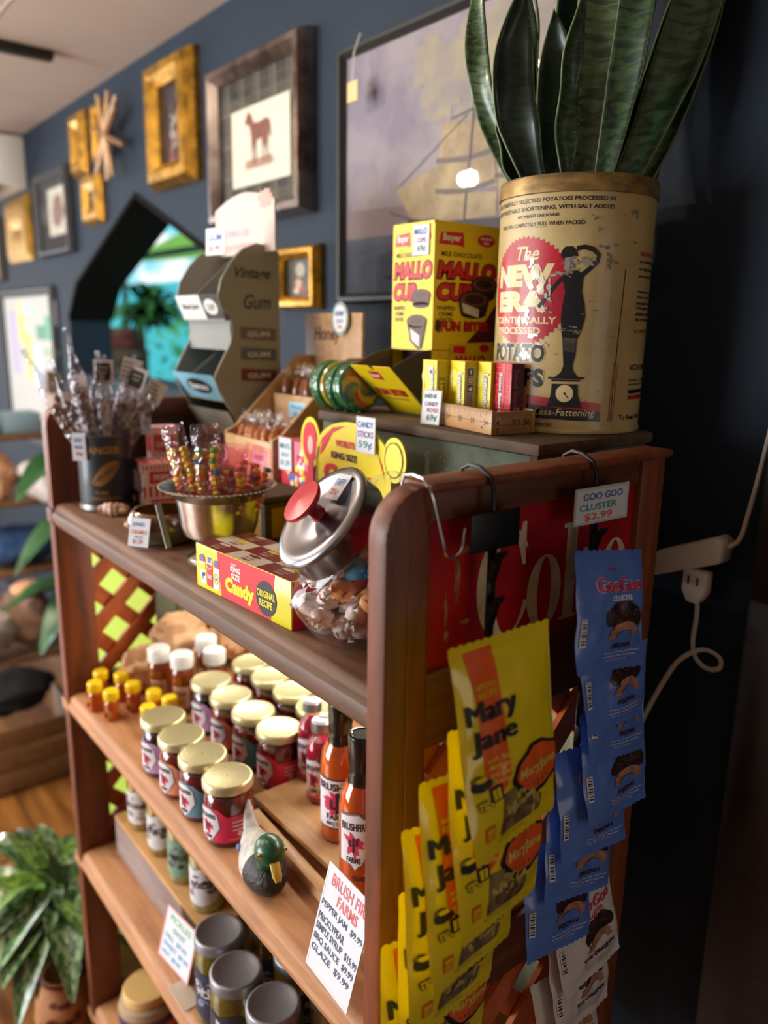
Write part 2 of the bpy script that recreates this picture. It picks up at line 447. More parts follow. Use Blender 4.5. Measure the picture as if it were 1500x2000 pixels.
# ------------------------------------------------------------------ framed pictures on the blue wall
def frame_profile(b, w, h, fw, d, m, steps=((0, 0.35), (0.25, 0.95), (0.6, 1.0), (1.0, 0.55))):
    """mitred moulding; outer size w x h, moulding width fw, depth d; local x = away from wall is -X."""
    def rect(k, dep):
        a, c = w / 2 - fw * k, h / 2 - fw * k
        return [Vector((-dep, a, -c)), Vector((-dep, -a, -c)), Vector((-dep, -a, c)), Vector((-dep, a, c))]
    rings = [rect(0, 0)] + [rect(k, d * q) for k, q in steps] + [rect(1.0, 0.004)]
    vs = [p for r in rings for p in r]; fs = []
    for j in range(len(rings) - 1):
        for i in range(4): fs.append((j * 4 + i, j * 4 + (i + 1) % 4, (j + 1) * 4 + (i + 1) % 4, (j + 1) * 4 + i))
    b.add(vs, fs, m)
def picture(name, label, cat, y0, y1, z0, z1, fw, d, fm, glass=True, steps=None, group=None, tilt=0.0):
    y1 *= 1 - .8 * d; y0 *= 1 - .1 * d; z0, z1 = 1.55 + (z0 - 1.55) * (1 - .8 * d), 1.55 + (z1 - 1.55) * (1 - .55 * d)
    w, h = y1 - y0, z1 - z0
    t = thing(name, label, cat, (WX, (y0 + y1) / 2, (z0 + z1) / 2), rot=(tilt, 0, 0), group=group)
    b = MB(); kw = {'steps': steps} if steps else {}
    frame_profile(b, w, h, fw, d, fm, **kw); b.build('frame', t, sharp=20)
    iw, ih = w - 2 * fw, h - 2 * fw
    if glass:
        g = MB(); g.add([(-d * 0.55, iw / 2, -ih / 2), (-d * 0.55, -iw / 2, -ih / 2), (-d * 0.55, -iw / 2, ih / 2), (-d * 0.55, iw / 2, ih / 2)], [(0, 1, 2, 3)], PGLASS); g.build('glass', t)
    return t, iw, ih
def canvas(t, iw, ih, back, name='print', d=0.008):
    b = MB(); b.box(-d, -0.001, -iw / 2, iw / 2, -ih / 2, ih / 2, back)
    a = Art(b, plane((-d, iw / 2, -ih / 2), (0, -1, 0), (0, 0, 1)))   # u to the right, v up, origin lower left
    return b, a

# ship painting
sky = M('ship_sky', (118, 110, 128), rough=0.6, col2=(152, 142, 148), vscale=5.5, lo=0.42, hi=0.62)
t, iw, ih = picture('ship_painting', 'large black framed seascape of a sailing ship on the blue wall', 'painting', 0.74, 1.425, 1.60, 2.085, 0.02, 0.022, BLACKP)
b, a = canvas(t, iw, ih, sky, 'canvas')
def S(y, z): return (1.405 - y, z - 1.62)
CL = M('cloud_cream', (164, 152, 122), rough=0.6, col2=(132, 122, 130), vscale=14, lo=0.3, hi=0.6); SEA = M('sea_blue', (36, 54, 82), rough=0.5, col2=(20, 32, 54), vscale=30, stretch=(1, 1, 3))
a.poly([(0, 0.10), (iw, 0.10), (iw, 0.17), (0.3, 0.15), (0, 0.16)], M('ship_dusk', (132, 106, 106), col2=(118, 106, 118), vscale=18), 1)
a.rect(0, 0, iw, 0.105, SEA, 2)
for (y, z, p, q, s) in ((1.00, 2.0, 0.12, 0.05, 1), (1.16, 2.0, 0.045, 0.04, 2), (1.07, 1.97, 0.09, 0.045, 3), (0.93, 1.93, 0.14, 0.06, 4), (1.13, 1.94, 0.05, 0.035, 8)):
    u, v = S(y, z); a.blob(u, min(v, ih - q), p, q, CL, 1.2 + s * 0.12, n=70, jag=0.22, seed=s, freq=3)
SAIL = M('sail', (184, 162, 118), rough=0.6, col2=(148, 126, 94), vscale=24); SAILS = M('sail_shadow', (98, 84, 76)); HULL = M('hull', (40, 34, 36)); RIG = M('rigging', (84, 72, 74))
def sail(pts, m=SAIL, k=4): a.poly([S(*p) for p in pts], m, k)
sail([(1.245, 1.803), (1.13, 1.83), (1.10, 1.745), (1.20, 1.745)])
sail([(1.118, 1.90), (1.015, 1.885), (0.995, 1.835), (1.13, 1.84)]); sail([(1.13, 1.832), (0.995, 1.828), (0.985, 1.78), (1.15, 1.79)], SAIL, 4.2)
sail([(1.15, 1.782), (0.985, 1.772), (0.985, 1.735), (1.13, 1.735)], SAIL, 4.4)
sail([(1.005, 1.915), (0.94, 1.915), (0.925, 1.86), (0.995, 1.86)]); sail([(0.99, 1.853), (0.92, 1.853), (0.91, 1.80), (0.985, 1.80)], SAIL, 4.2)
sail([(0.985, 1.79), (0.905, 1.79), (0.90, 1.73), (0.975, 1.73)], SAIL, 4.4); sail([(0.93, 1.955), (0.87, 1.95), (0.86, 1.90), (0.93, 1.90)])
for z in (1.838, 1.788): a.line([S(1.135, z), S(1.06, z - 0.008), S(0.99, z)], 0.008, SAILS, 5)
for z in (1.856, 1.796): a.line([S(0.992, z), S(0.95, z - 0.006), S(0.912, z)], 0.007, SAILS, 5)
a.poly([S(1.215, 1.752), S(1.15, 1.738), S(0.92, 1.728), S(0.86, 1.735), S(0.87, 1.70), S(1.15, 1.70), S(1.19, 1.715)], HULL, 6)
for y0_, z0_, y1_, z1_, w in ((1.06, 1.73, 1.04, 1.965, .005), (0.96, 1.73, 0.95, 1.98, .005), (0.90, 1.73, 0.89, 1.97, .005), (1.205, 1.748, 1.262, 1.765, .005), (1.245, 1.803, 1.06, 1.90, .0016), (1.10, 1.90, 0.97, 1.915, .003), (1.04, 1.96, 0.95, 1.88, .002)):
    a.line([S(y0_, z0_), S(y1_, z1_)], w, RIG, 7)
a.blob(*S(1.20, 1.73), 0.05, 0.014, M('foam_spray', (176, 166, 170)), 3, jag=.3); a.blob(*S(1.05, 1.70), 0.10, 0.010, M('foam_spray', (176, 166, 170)), 6.5, jag=.3)
for i in range(26): a.blob(rnd.uniform(0.03, iw - 0.03), rnd.uniform(0.01, 0.095), 0.028, 0.003, M('wave_light', (48, 70, 100)), 2.5, n=14)
b.build('canvas', t)
t = thing('paper_price_tag', 'small cream paper tag hanging on a string over the ship painting', 'tag', (0.955, 1.31, 2.0))
b = MB(); b.box(-0.001, 0.001, -0.016, 0.016, -0.035, 0.0, M('manila', (206, 178, 122))); b.build('card', t)
b = MB(); b.tube([(0, 0, 0), (0.004, 0.002, 0.05), (0.02, 0.004, 0.086)], 0.0012, WHITE, n=6); b.build('string', t)

# horse print, plaid mat
def plaid(name, c0, c1, c2): 
    if name in _M: return _M[name]
    m = M(name, c0, rough=0.9); nt = m.node_tree; bs = nt.nodes['Principled BSDF']
    tc = nt.nodes.new('ShaderNodeTexCoord'); col = None
    sp = nt.nodes.new('ShaderNodeSeparateXYZ'); nt.links.new(tc.outputs['Object'], sp.inputs[0])
    last = None
    for ax, per, wd, c in (('Y', 0.072, 0.42, c1), ('Z', 0.072, 0.42, c1), ('Y', 0.072, 0.07, c2), ('Z', 0.072, 0.07, c2), ('Y', 0.024, 0.12, c1), ('Z', 0.024, 0.12, c1)):
        d = nt.nodes.new('ShaderNodeMath'); d.operation = 'DIVIDE'; d.inputs[1].default_value = per; nt.links.new(sp.outputs[ax], d.inputs[0])
        f = nt.nodes.new('ShaderNodeMath'); f.operation = 'FRACT'; nt.links.new(d.outputs[0], f.inputs[0])
        l = nt.nodes.new('ShaderNodeMath'); l.operation = 'LESS_THAN'; l.inputs[1].default_value = wd; nt.links.new(f.outputs[0], l.inputs[0])
        h = nt.nodes.new('ShaderNodeMath'); h.operation = 'MULTIPLY'; h.inputs[1].default_value = 0.55; nt.links.new(l.outputs[0], h.inputs[0])
        mx = nt.nodes.new('ShaderNodeMix'); mx.data_type = 'RGBA'; nt.links.new(h.outputs[0], mx.inputs['Factor'])
        if last: nt.links.new(last, mx.inputs['A'])
        else: mx.inputs['A'].default_value = lin(c0)
        mx.inputs['B'].default_value = lin(c); last = mx.outputs['Result']
    nt.links.new(last, bs.inputs['Base Color']); return m
PLAID = plaid('plaid_mat', (40, 40, 38), (82, 80, 70), (150, 140, 112))
def horse(a, u, v, s, m, m2):
    P = [(0.02, .80), (.10, .90), (.16, .97), (.19, .93), (.26, .88), (.34, .74), (.50, .72), (.66, .74), (.80, .76), (.92, .70), (.97, .45), (.92, .40), (.90, .58), (.86, .42), (.84, .25), (.88, .02), (.82, .02), (.79, .22), (.74, .36), (.70, .22), (.72, .02), (.66, .02), (.65, .24), (.62, .44), (.44, .42), (.43, .24), (.44, .02), (.38, .02), (.38, .24), (.36, .40), (.31, .24), (.33, .02), (.27, .02), (.26, .26), (.25, .46), (.22, .62), (.16, .74), (.10, .72), (.05, .74)]
    a.poly([(u + x * s, v + y * s) for x, y in P], m, 4)
    a.blob(u + .55 * s, v + .02 * s, .52 * s, .05 * s, m2, 3, jag=.1)
t, iw, ih = picture('horse_print', 'framed brown horse print with wide plaid mat and silvery brown frame', 'picture', 1.505, 2.005, 1.80, 2.165, 0.038, 0.045, M('antique_silver', (168, 156, 148), rough=0.24, metal=0.85, col2=(84, 64, 56), vscale=9))
b, a = canvas(t, iw, ih, PLAID, 'mat', 0.012); b.build('plaid_mat', t)
b = MB(); a = Art(b, plane((-0.0135, 0.082 + 0.02, -0.09), (0, -1, 0), (0, 0, 1)))
a.rect(-0.03, -0.005, 0.235, 0.165, M('print_paper', (214, 208, 190)), 1); BR = M('bay_brown', (128, 72, 48), col2=(98, 50, 34), vscale=40)
horse(a, 0.035, 0.035, 0.125, BR, M('sepia', (160, 128, 108))); a.rect(0.035, 0.03, 0.16, 0.05, M('sepia', (160, 128, 108)), 2); b.build('print', t)
# tall gilt frame with flowers
t, iw, ih = picture('flower_picture', 'tall gilt framed still life of flowers on black', 'picture', 2.045, 2.40, 1.938, 2.262, 0.062, 0.05, GOLD)
b, a = canvas(t, iw, ih, M('dark_oil', (38, 30, 36), rough=0.4, col2=(62, 54, 66), vscale=20))
for i, (u, v, r, c) in enumerate(((.6, .60, .07, (176, 110, 60)), (.36, .54, .11, (170, 158, 146)), (.62, .42, .13, (150, 112, 104)), (.35, .36, .08, (170, 160, 150)), (.68, .58, .07, (60, 50, 56)), (.7, .9, .1, (150, 46, 60)), (.3, .14, .13, (150, 84, 80)), (.62, .2, .1, (110, 58, 56)), (.3, .70, .06, (84, 96, 70)), (.42, .3, .10, (150, 142, 130)), (.22, .62, .06, (80, 90, 60)))):
    for q in range(6): a.blob(u * iw + rnd.gauss(0, r * iw * .6), v * ih + rnd.gauss(0, r * ih * .5), r * iw * rnd.uniform(.3, .6), r * ih * rnd.uniform(.25, .5), M('petal_%d' % i, c), 2 + i * .2 + q * .03, jag=.3, seed=i + q)
b.build('print', t)
# small gilt frames further along
def small(name, label, y0, y1, z0, z1, fw, bg, marks, glass=False, fm=GOLD):
    t, iw, ih = picture(name, label, 'picture', y0, y1, z0, z1, fw, 0.03, fm, glass)
    b, a = canvas(t, iw, ih, bg)
    for i, (u, v, p, q, c) in enumerate(marks): a.blob(u * iw, v * ih, p * iw, q * ih, M('daub_%d_%d_%d' % c, c), 2 + i * .2, jag=.12, seed=i)
    b.build('print', t)
DK = M('dark_oil_brown', (52, 38, 32), rough=0.4)
small('portrait_picture', 'small gilt framed dark portrait below the horse print', 1.475, 1.68, 1.59, 1.728, 0.028, M('dark_teal_oil', (30, 36, 36), rough=0.4), ((.5, .72, .16, .2, (148, 140, 124)), (.5, .3, .34, .24, (70, 54, 48)), (.44, .34, .12, .14, (172, 142, 116)), (.6, .2, .1, .1, (130, 50, 40)), (.36, .16, .1, .08, (180, 160, 140))))
small('landscape_picture', 'small gilt frame with purplish picture farthest up the wall', 2.885, 3.09, 2.06, 2.262, 0.055, M('mauve_oil', (96, 84, 96)), ((.5, .3, .4, .2, (120, 100, 84)), (.5, .75, .3, .15, (190, 180, 170))))
small('star_side_picture', 'gilt framed pale picture partly behind the wooden star', 2.68, 2.855, 2.075, 2.25, 0.03, M('pale_oil', (182, 172, 156)), ((.5, .5, .3, .3, (140, 128, 112)),))
small('low_gilt_picture', 'small square gilt frame under the two pictures beside the star', 2.765, 3.005, 1.89, 2.05, 0.055, DK, ((.5, .6, .4, .3, (150, 130, 110)), (.5, .25, .4, .2, (96, 66, 44))))
t, iw, ih = picture('dark_plaid_picture', 'dark framed small print with plaid mat next to the gilt pictures', 'picture', 3.09, 3.58, 1.81, 2.12, 0.03, 0.03, M('charcoal_frame', (34, 34, 36)))
b, a = canvas(t, iw, ih, plaid('plaid_mat_dark', (36, 38, 42), (62, 64, 66), (110, 108, 100)))
a.rect(.10, .045, .34, .215, M('print_paper', (214, 208, 190)), 1); a.blob(.22, .13, .07, .06, M('sepia2', (130, 100, 84)), 2, seed=3, jag=.2); b.build('print', t)
small('wide_gilt_picture', 'gilt frame around a dark picture, left of the small plaid print', 3.62, 4.07, 1.815, 2.08, 0.13, M('dusky_oil', (58, 60, 58)), ((.5, .5, .4, .3, (110, 96, 76)),))
small('edge_picture', 'dark narrow framed picture cut by the edge of the view', 4.12, 4.45, 1.74, 2.03, 0.04, M('olive_oil', (96, 100, 72)), ((.5, .5, .4, .3, (150, 140, 110)),), fm=M('umber_frame', (58, 44, 34)))
# wooden star
t = thing('wooden_star', 'rustic star of crossed wooden sticks overlapping a gilt picture', 'ornament', (0.955, 2.60, 2.115))
for an in (1.30, 0.35, -0.55, 2.2, 1.75):
    L = 0.125
    b = MB(); b.tube([(0.01 * math.sin(an * 5), -L * math.cos(an), -L * math.sin(an)), (0, 0, 0), (0.01 * math.cos(an * 3), L * math.cos(an), L * math.sin(an))], [0.007, 0.011, 0.006], TANW if an > 1 else M('bark', (120, 84, 46)), n=7)
    b.build('stick', t)
# poster board at the far left
t, iw, ih = picture('product_poster', 'large black framed white poster with yellow, green and purple patches', 'poster', 3.39, 4.3, 1.0, 1.70, 0.035, 0.025, BLACKP, False)
b, a = canvas(t, iw, ih, M('poster_white', (176, 176, 170)))
for i, (y, z, p, q, c) in enumerate(((3.98, 1.54, .05, .09, (214, 206, 66)), (3.88, 1.39, .05, .10, (214, 206, 66)), (4.12, 1.45, .06, .14, (168, 150, 190)), (3.55, 1.52, .07, .05, (54, 150, 104)), (3.68, 1.50, .07, .03, (40, 120, 84)), (3.5, 1.58, .05, .05, (150, 150, 150)), (3.56, 1.42, .1, .015, (140, 160, 100)), (3.56, 1.33, .1, .015, (110, 150, 80)), (3.56, 1.25, .1, .012, (90, 80, 50)), (3.75, 1.36, .08, .08, (176, 196, 210)), (3.85, 1.60, .14, .02, (170, 190, 180)))):
    a.rect(4.265 - y - p, z - 1.035 - q, 4.265 - y + p, z - 1.035 + q, M('patch_%d' % i, c), 2 + i * .2)
b.build('print', t)
# air conditioner and ceiling rail
t = thing('air_conditioner', 'white wall mounted air conditioner under the ceiling', 'air conditioner', (0.90, 3.98, 2.185))
b = MB(); b.prism([(0.10, -0.10), (0.10, 0.105), (-0.10, 0.105), (-0.13, 0.02), (-0.08, -0.07)], lambda x, z, k: Vector((x, k, z)), -0.34, 0.42, M('appliance_white', (226, 226, 220), rough=0.4), bev=0.012); b.build('housing', t)
b = MB()
for k in range(4): b.box(-0.10 + k * .03, -0.085 + k * .03, -0.30, 0.38, -0.102, -0.094, GREY)
b.build('louver', t)
b = MB(); b.box(0.2, 0.79, 2.515, 2.555, 2.275, 2.2995, BLACKP, bev=0.004); tag(b.build('track_light_rail'), 'black track light rail on the ceiling', 'track rail')
# ------------------------------------------------------------------ the hutch
TOP, S2, S3, S4 = 1.228, 0.848, 0.50, 0.12      # shelf tops
hut = thing('display_hutch', 'tall brown wooden open hutch with lattice ends and a red sign panel', 'shelf unit', (0, 0, 0))
def end_frame(y0, y1, xs, zt, rails, r=0.045):
    """stiles and rails of one end; the front upper corner is rounded"""
    xa, xb, xc, xd = xs
    b = MB(); XZ = lambda x, z, t: Vector((x, t, z))
    st = [(xa, 0.0), (xb, 0.0), (xb, zt), (xa + r, zt)] + [(xa + r + r * math.cos(PI / 2 + i / 8 * PI / 2), zt - r + r * math.sin(PI / 2 + i / 8 * PI / 2)) for i in range(1, 9)]
    b.prism(st, XZ, y0, y1, HW, bev=0.004)
    b.box(xc, xd, y0, y1, 0, zt, HW, bev=0.004)
    HWX = wood('hutch_rail_wood', (120, 60, 30), (68, 33, 16), stretch=(3, 26, 26), c3=(94, 48, 23), rough=.5, coat=.08)
    for z0, z1 in rails: b.box(xb, xc, y0 + 0.003, y1 - 0.003, z0, z1, HWX, bev=0.003)
    return b
NY0, NY1, NXS, NZT = 0.489, 0.515, (0.393, 0.4446, 0.752, 0.797), 1.421
FY0, FY1, FXS, FZT = 1.476, 1.504, (0.402, 0.468, 0.800, 0.848), 1.413
b = end_frame(NY0, NY1, NXS, NZT, ((1.386, 1.421), (1.169, 1.2454), (0.845, 0.9127), (0.525, 0.591), (0.149, 0.225)))
# cap of the top rail and the routed bead along the near stile
b.box(0.436, 0.801, NY0 - .006, NY1 + .006, 1.414, 1.4235, HW, bev=0.004)
a = Art(b, plane((NXS[0], NY0 - .0004, 0), (1, 0, 0), (0, 0, 1)))
a.line([(0.026, 0.0), (0.026, 1.34), (0.030, 1.362), (0.042, 1.382), (0.051, 1.393)], 0.0012, M('bead_light', (150, 96, 66)), 1)
b.build('near_end_frame', hut)
b = end_frame(FY0, FY1, FXS, FZT, ((1.376, 1.413), (1.145, 1.226), (0.80, 0.872), (0.46, 0.53), (0.06, 0.14)))
XZ = lambda x, z, t: Vector((x, t, z))
b.prism([(0.468, 1.22), (0.80, 1.22), (0.80, 1.40), (0.468, 1.40)], XZ, FY0 + .006, FY1 - .006, wood('hutch_dark_wood', (70, 38, 26), (40, 20, 14), stretch=(26, 26, 3)))
b.build('far_end_frame', hut)
# shelf boards with a moulded front edge
def board(z, th, m, name, x0=0.400, x1=0.85, moulded=True):
    b = MB()
    prof = [(x1, z), (x0 + 0.016, z), (x0 + 0.010, z - 0.003), (x0 + 0.006, z - 0.008), (x0 + 0.006, z - 0.010), (x0, z - 0.014), (x0 - 0.002, z - th * 0.55), (x0, z - th + 0.007), (x0 + 0.004, z - th + 0.005), (x0 + 0.006, z - th), (x1, z - th)]
    y0, y1 = 0.516, 1.475
    n = len(prof); vs = [(min(x, .80), y0, q) for x, q in prof] + [(x, y1, q) for x, q in prof]
    fs = [(i, (i + 1) % n, n + (i + 1) % n, n + i) for i in range(n)] + [tuple(range(n - 1, -1, -1)), tuple(range(n, 2 * n))]
    b.add(vs, fs, m)
    # the bit of board that wraps in front of the far stile
    b.box(x0 - 0.002, x0 + .0015, 1.470, 1.502, z - th + .004, z - 0.010, m, bev=0.0007)
    o = b.build(name, hut, sharp=28); return o
board(TOP, 0.040, HWY, 'top_shelf'); board(S2, 0.036, SH2, 'shelf'); board(S3, 0.036, SH2, 'shelf'); board(S4, 0.036, SH2, 'shelf')
# lattice in both ends
def lattice(y, z0, z1, name, x0, x1):
    W = 0.030
    b = MB()
    for s, yy in ((1, y - 0.004), (-1, y + 0.004)):
        k = -12
        while k < 24:
            c0 = x0 + k * 0.098; k += 1
            # line x = c0 + s*(z - z0) clipped to the opening
            pts = []
            for off in (-W * 0.7, W * 0.7):
                za, zb = z0, z1; xa, xb = c0 + off + (0 if s > 0 else (z1 - z0)), c0 + off + ((z1 - z0) if s > 0 else 0)
                pts.append(((xa, za), (xb, zb)))
            def clip(poly):
                for ax, lim, sg in ((0, x0, 1), (0, x1, -1), (1, z0, 1), (1, z1, -1)):
                    out = []
                    for i in range(len(poly)):
                        p, q = poly[i], poly[(i + 1) % len(poly)]
                        ip, iq = (p[ax] - lim) * sg >= 0, (q[ax] - lim) * sg >= 0
                        if ip: out.append(p)
                        if ip != iq:
                            t_ = (lim - p[ax]) / (q[ax] - p[ax]); out.append((p[0] + t_ * (q[0] - p[0]), p[1] + t_ * (q[1] - p[1])))
                    poly = out
                    if not poly: return []
                return poly
            pl = clip([pts[0][0], pts[1][0], pts[1][1], pts[0][1]])
            if len(pl) >= 3 and abs(sum(pl[i][0] * pl[(i + 1) % len(pl)][1] - pl[(i + 1) % len(pl)][0] * pl[i][1] for i in range(len(pl)))) > 1e-4:
                b.prism(pl, lambda x, z, t: Vector((x, t, z)), yy - 0.0035, yy + 0.0035, LATW)
    b.build(name, hut)
lattice(0.502, 0.9127, 1.169, 'near_lattice_panel', NXS[1], NXS[2]); lattice(0.502, 0.591, 0.845, 'near_lattice_panel', NXS[1], NXS[2])
lattice(1.490, 0.872, 1.145, 'far_lattice_panel', FXS[1], FXS[2]); lattice(1.490, 0.53, 0.80, 'far_lattice_panel', FXS[1], FXS[2])
b = MB()
GB = M('grey_green_board', (112, 116, 92), rough=0.8, col2=(82, 88, 70), vscale=6, stretch=(1, 14, 1))
for i in range(12): b.box(0.802 + i * .004, 0.810 + i * .004, 0.519 + i * 0.0795, 0.597 + i * 0.0795, 0.53, 1.185, GB, bev=0.002)
b.build('back_panel', hut)
# red sign set into the near end: white letters on red, scuffed
t = thing('red_drink_sign', 'red sign with cream letters set in the end of the hutch', 'sign', (0.4446, 0.498, 1.2454)); t.scale = (.94, .94, .94)
RED = M('sign_red', (178, 16, 26), rough=0.38, var=0.22, vscale=9)
b = MB(); b.box(0.0, 0.327, 0.0, 0.006, 0.0, 0.150, RED); b.build('panel', t)
b = MB(); LC = M('sign_cream', (214, 196, 168), rough=0.45, col2=(180, 156, 128), vscale=30)
a = Art(b, plane((0, -0.0003, 0), (1, 0, 0), (0, 0, 1)))
def didone(u, v, w, h, k, open_=False, inner=0.52, dy=0.0):
    N = 48; o_ = []; i_ = []
    a0, a1 = (0.62, 2 * PI - 0.42) if open_ else (0, 2 * PI)
    for i in range(N + 1):
        an = a0 + (a1 - a0) * i / N
        o_.append((u + w / 2 + w / 2 * math.cos(an), v + h / 2 + h / 2 * math.sin(an)))
        i_.append((u + w / 2 + (w * 0.07 if open_ else 0) + w / 2 * inner * math.cos(an) * (1.3 if open_ and math.cos(an) > 0 else 1), v + h / 2 + h / 2 * 0.93 * math.sin(an)))
    n = N + 1
    a.raw(o_ + i_, [(i, i + 1, n + i + 1, n + i) for i in range(N)], LC, k)
didone(0.070, 0.008, 0.082, 0.122, 1, True, 0.50)
a.poly([(0.134, 0.132), (0.140, 0.132), (0.141, 0.085), (0.137, 0.085), (0.128, 0.112)], LC, 1.3)
didone(0.146, 0.006, 0.056, 0.084, 1.1, inner=.40)
a.rect(0.208, 0.008, 0.226, 0.120, LC, 1); a.rect(0.202, 0.008, 0.232, 0.012, LC, 1.1); a.rect(0.202, 0.115, 0.216, 0.120, LC, 1.1)
a.poly([(0.218, 0.046), (0.246, 0.086), (0.254, 0.086), (0.226, 0.048)], LC, 1.2); a.rect(0.238, 0.083, 0.262, 0.087, LC, 1.3)
a.poly([(0.224, 0.056), (0.236, 0.056), (0.262, 0.010), (0.246, 0.010)], LC, 1.2); a.rect(0.238, 0.008, 0.268, 0.012, LC, 1.3)
didone(0.272, 0.006, 0.050, 0.084, 1.1, inner=.42); a.rect(0.276, 0.046, 0.316, 0.050, LC, 1.4); a.rect(0.306, 0.026, 0.322, 0.042, RED, 1.6)
SCUF = M('bare_scuff', (170, 120, 74), rough=0.8, col2=(140, 60, 40), vscale=80)
for u, v, p, q, s in ((0.042, 0.085, .004, .022, 1), (0.028, 0.058, .003, .015, 2), (0.05, 0.115, .009, .004, 3), (0.03, 0.03, .003, .006, 4), (0.055, 0.04, .006, .003, 5), (0.10, 0.128, .005, .002, 7)):
    a.blob(u, v, p, q, SCUF, 1.5, jag=.5, seed=s, freq=5)
b.build('lettering', t)
# things seen through the far lattice
b = MB(); b.box(-.20, .20, 0, .02, 0.0, 1.2, M('lime_card', (190, 222, 84), rough=0.7), bev=0.004); b.box(-.05, .0, -.004, .001, 1.02, 1.06, WHITE)
lp = b.build('lime_green_panel', None, loc=(.64, 1.74, 0)); lp.rotation_euler = (0, 0, math.radians(-55))
tag(lp, 'lime green panel standing behind the lattice at the far end', 'panel')
# ------------------------------------------------------------------ green crate at the near end of the top shelf
CR = M('crate_green_paint', (88, 100, 76), rough=0.75, col2=(58, 66, 50), vscale=14, bump=0.3, bscale=50)
CRW = wood('crate_worn_top', (104, 84, 62), (56, 44, 32), stretch=(22, 3, 22), rough=0.8, coat=0)
JOI = M('joint_dark', (44, 36, 28), rough=0.9, col2=(70, 58, 42), vscale=90)
t = thing('wooden_crate', 'weathered green wooden crate carrying the old tin and the yellow candy box', 'crate', (0.69, 0.585, TOP))
b = MB(); b.box(0.003, 0.216, 0.003, 0.441, 0, 0.182, CR, bev=0.003)
a = Art(b, plane((0.003, 0.003, 0), (1, 0, 0), (0, 0, 1)))
for k in range(5): a.rect(0.0, 0.012 + k * 0.036, 0.012, 0.026 + k * 0.036, JOI)
a = Art(b, plane((0.003, 0.441, 0), (0, -1, 0), (0, 0, 1)))
for k in range(5): a.rect(0.426, 0.030 + k * 0.036, 0.438, 0.044 + k * 0.036, JOI)
STK = M('faded_streak', (128, 150, 132), rough=0.8, col2=(92, 104, 82), vscale=20); FLK = M('paint_fleck', (206, 204, 190))
a.rect(0.245, 0.0, 0.256, 0.165, STK)
for _ in range(70): a.blob(0.28 + rnd.gauss(0, 0.06), rnd.uniform(0.01, 0.16), *(2 * (rnd.uniform(0.0004, 0.0012),)), FLK, 1.5, n=6)
b.build('body', t)
b = MB(); b.box(-0.004, 0.221, -0.004, 0.445, 0.1825, 0.197, CRW, bev=0.004); b.build('lid', t)
CZ = TOP + 0.197

# ------------------------------------------------------------------ old potato chip tin with the snake plant
CREAMT = M('tin_cream', (204, 182, 126), rough=0.36, coat=0.25, col2=(178, 154, 100), vscale=9)
RIM = M('tin_rim', (168, 136, 78), rough=0.4, metal=0.4, col2=(110, 88, 54), vscale=30, stretch=(1, 1, 3))
TR = 0.097
t = thing('potato_chip_tin', 'tall cream potato chip tin with scratched red and black print used as planter', 'tin', (0.858, 0.688, CZ))
b = MB(); b.lathe([(TR - 0.004, 0.0), (TR + 0.001, 0.001), (TR + 0.0015, 0.004), (TR, 0.006), (TR, 0.285)], CREAMT, n=72, cap1=False); b.build('body', t)
b = MB(); b.lathe([(TR, 0.284), (TR + 0.0025, 0.285), (TR + 0.0025, 0.302), (TR + 0.001, 0.305), (TR - 0.003, 0.304), (TR - 0.004, 0.285)], RIM, n=72, cap0=False, cap1=False)
b.lathe([(TR - 0.0035, 0.288), (0.001, 0.290)], M('potting_soil', (52, 38, 28), rough=1, col2=(24, 18, 14), vscale=80), n=48, cap0=False)
b.build('rim', t)
# the print, laid round the body; u = arc length from the side facing the room
b = MB(); A0 = math.radians(-141.3); a = Art(b, cylmap((0, 0, 0), TR, A0, 0.00022), 0.008)
def U(deg):
    d = (deg + 141.3 + 180) % 360 - 180
    return math.radians(d) * TR
TRED = M('tin_red', (186, 26, 44), rough=0.4, coat=0.2, col2=(160, 30, 44), vscale=14); TBLK = M('tin_black', (26, 26, 28), rough=0.4, coat=0.2); TCR = M('tin_letter_cream', (220, 200, 148), rough=0.4, coat=0.2)
R_ = U(-114.8)
a.text('BLE POTATO CHIPS, CAREFULLY SELECTED POTATOES PROCESSED IN', R_ - 0.230, 0.2735, 0.230, 0.0056, TBLK, 1, bold=0.03)
a.text('IN HYDROGENATED VEGETABLE SHORTENING, WITH SALT ADDED', R_ - 0.230, 0.2645, 0.230, 0.0056, TBLK, 1, bold=0.03)
a.text('NET WEIGHT ONE POUND', U(-153) - 0.058, 0.2575, 0.058, 0.0036, TBLK, 1, bold=0.03)
a.text('THIS CAN COMPLETELY FULL WHEN PACKED', U(-135) - 0.124, 0.2475, 0.124, 0.0046, TBLK, 1, bold=0.02); a.rect(U(-135) - 0.060, 0.2458, U(-135) - 0.045, 0.2464, TBLK, 1)
cu, cv, ra = U(-178.0) , 0.172, 0.0655
P = []
for i in range(112):
    an = 2 * PI * i / 112; q = ra * (1.0 if i % 2 else 0.945)
    P.append((cu + q * math.cos(an), cv + q * math.sin(an)))
a.raw([(cu, cv)] + P, [(0, 1 + i, 1 + (i + 1) % 112) for i in range(112)], TRED, 1)
a.text('The', U(-186), 0.2085, 0.034, 0.0165, TCR, 2, bold=0.015, shear=0.25)
a.text('NEW', cu - 0.052, 0.1775, U(-154) - cu + 0.052, 0.0265, TCR, 2, bold=0.07)
a.text('ERA', cu - 0.050, 0.1475, U(-158) - cu + 0.050, 0.0255, TCR, 2, bold=0.07)
a.text('SCIENTIFICALLY', cu - 0.060, 0.1335, U(-150.5) - cu + 0.060, 0.0085, TCR, 2, bold=0.03)
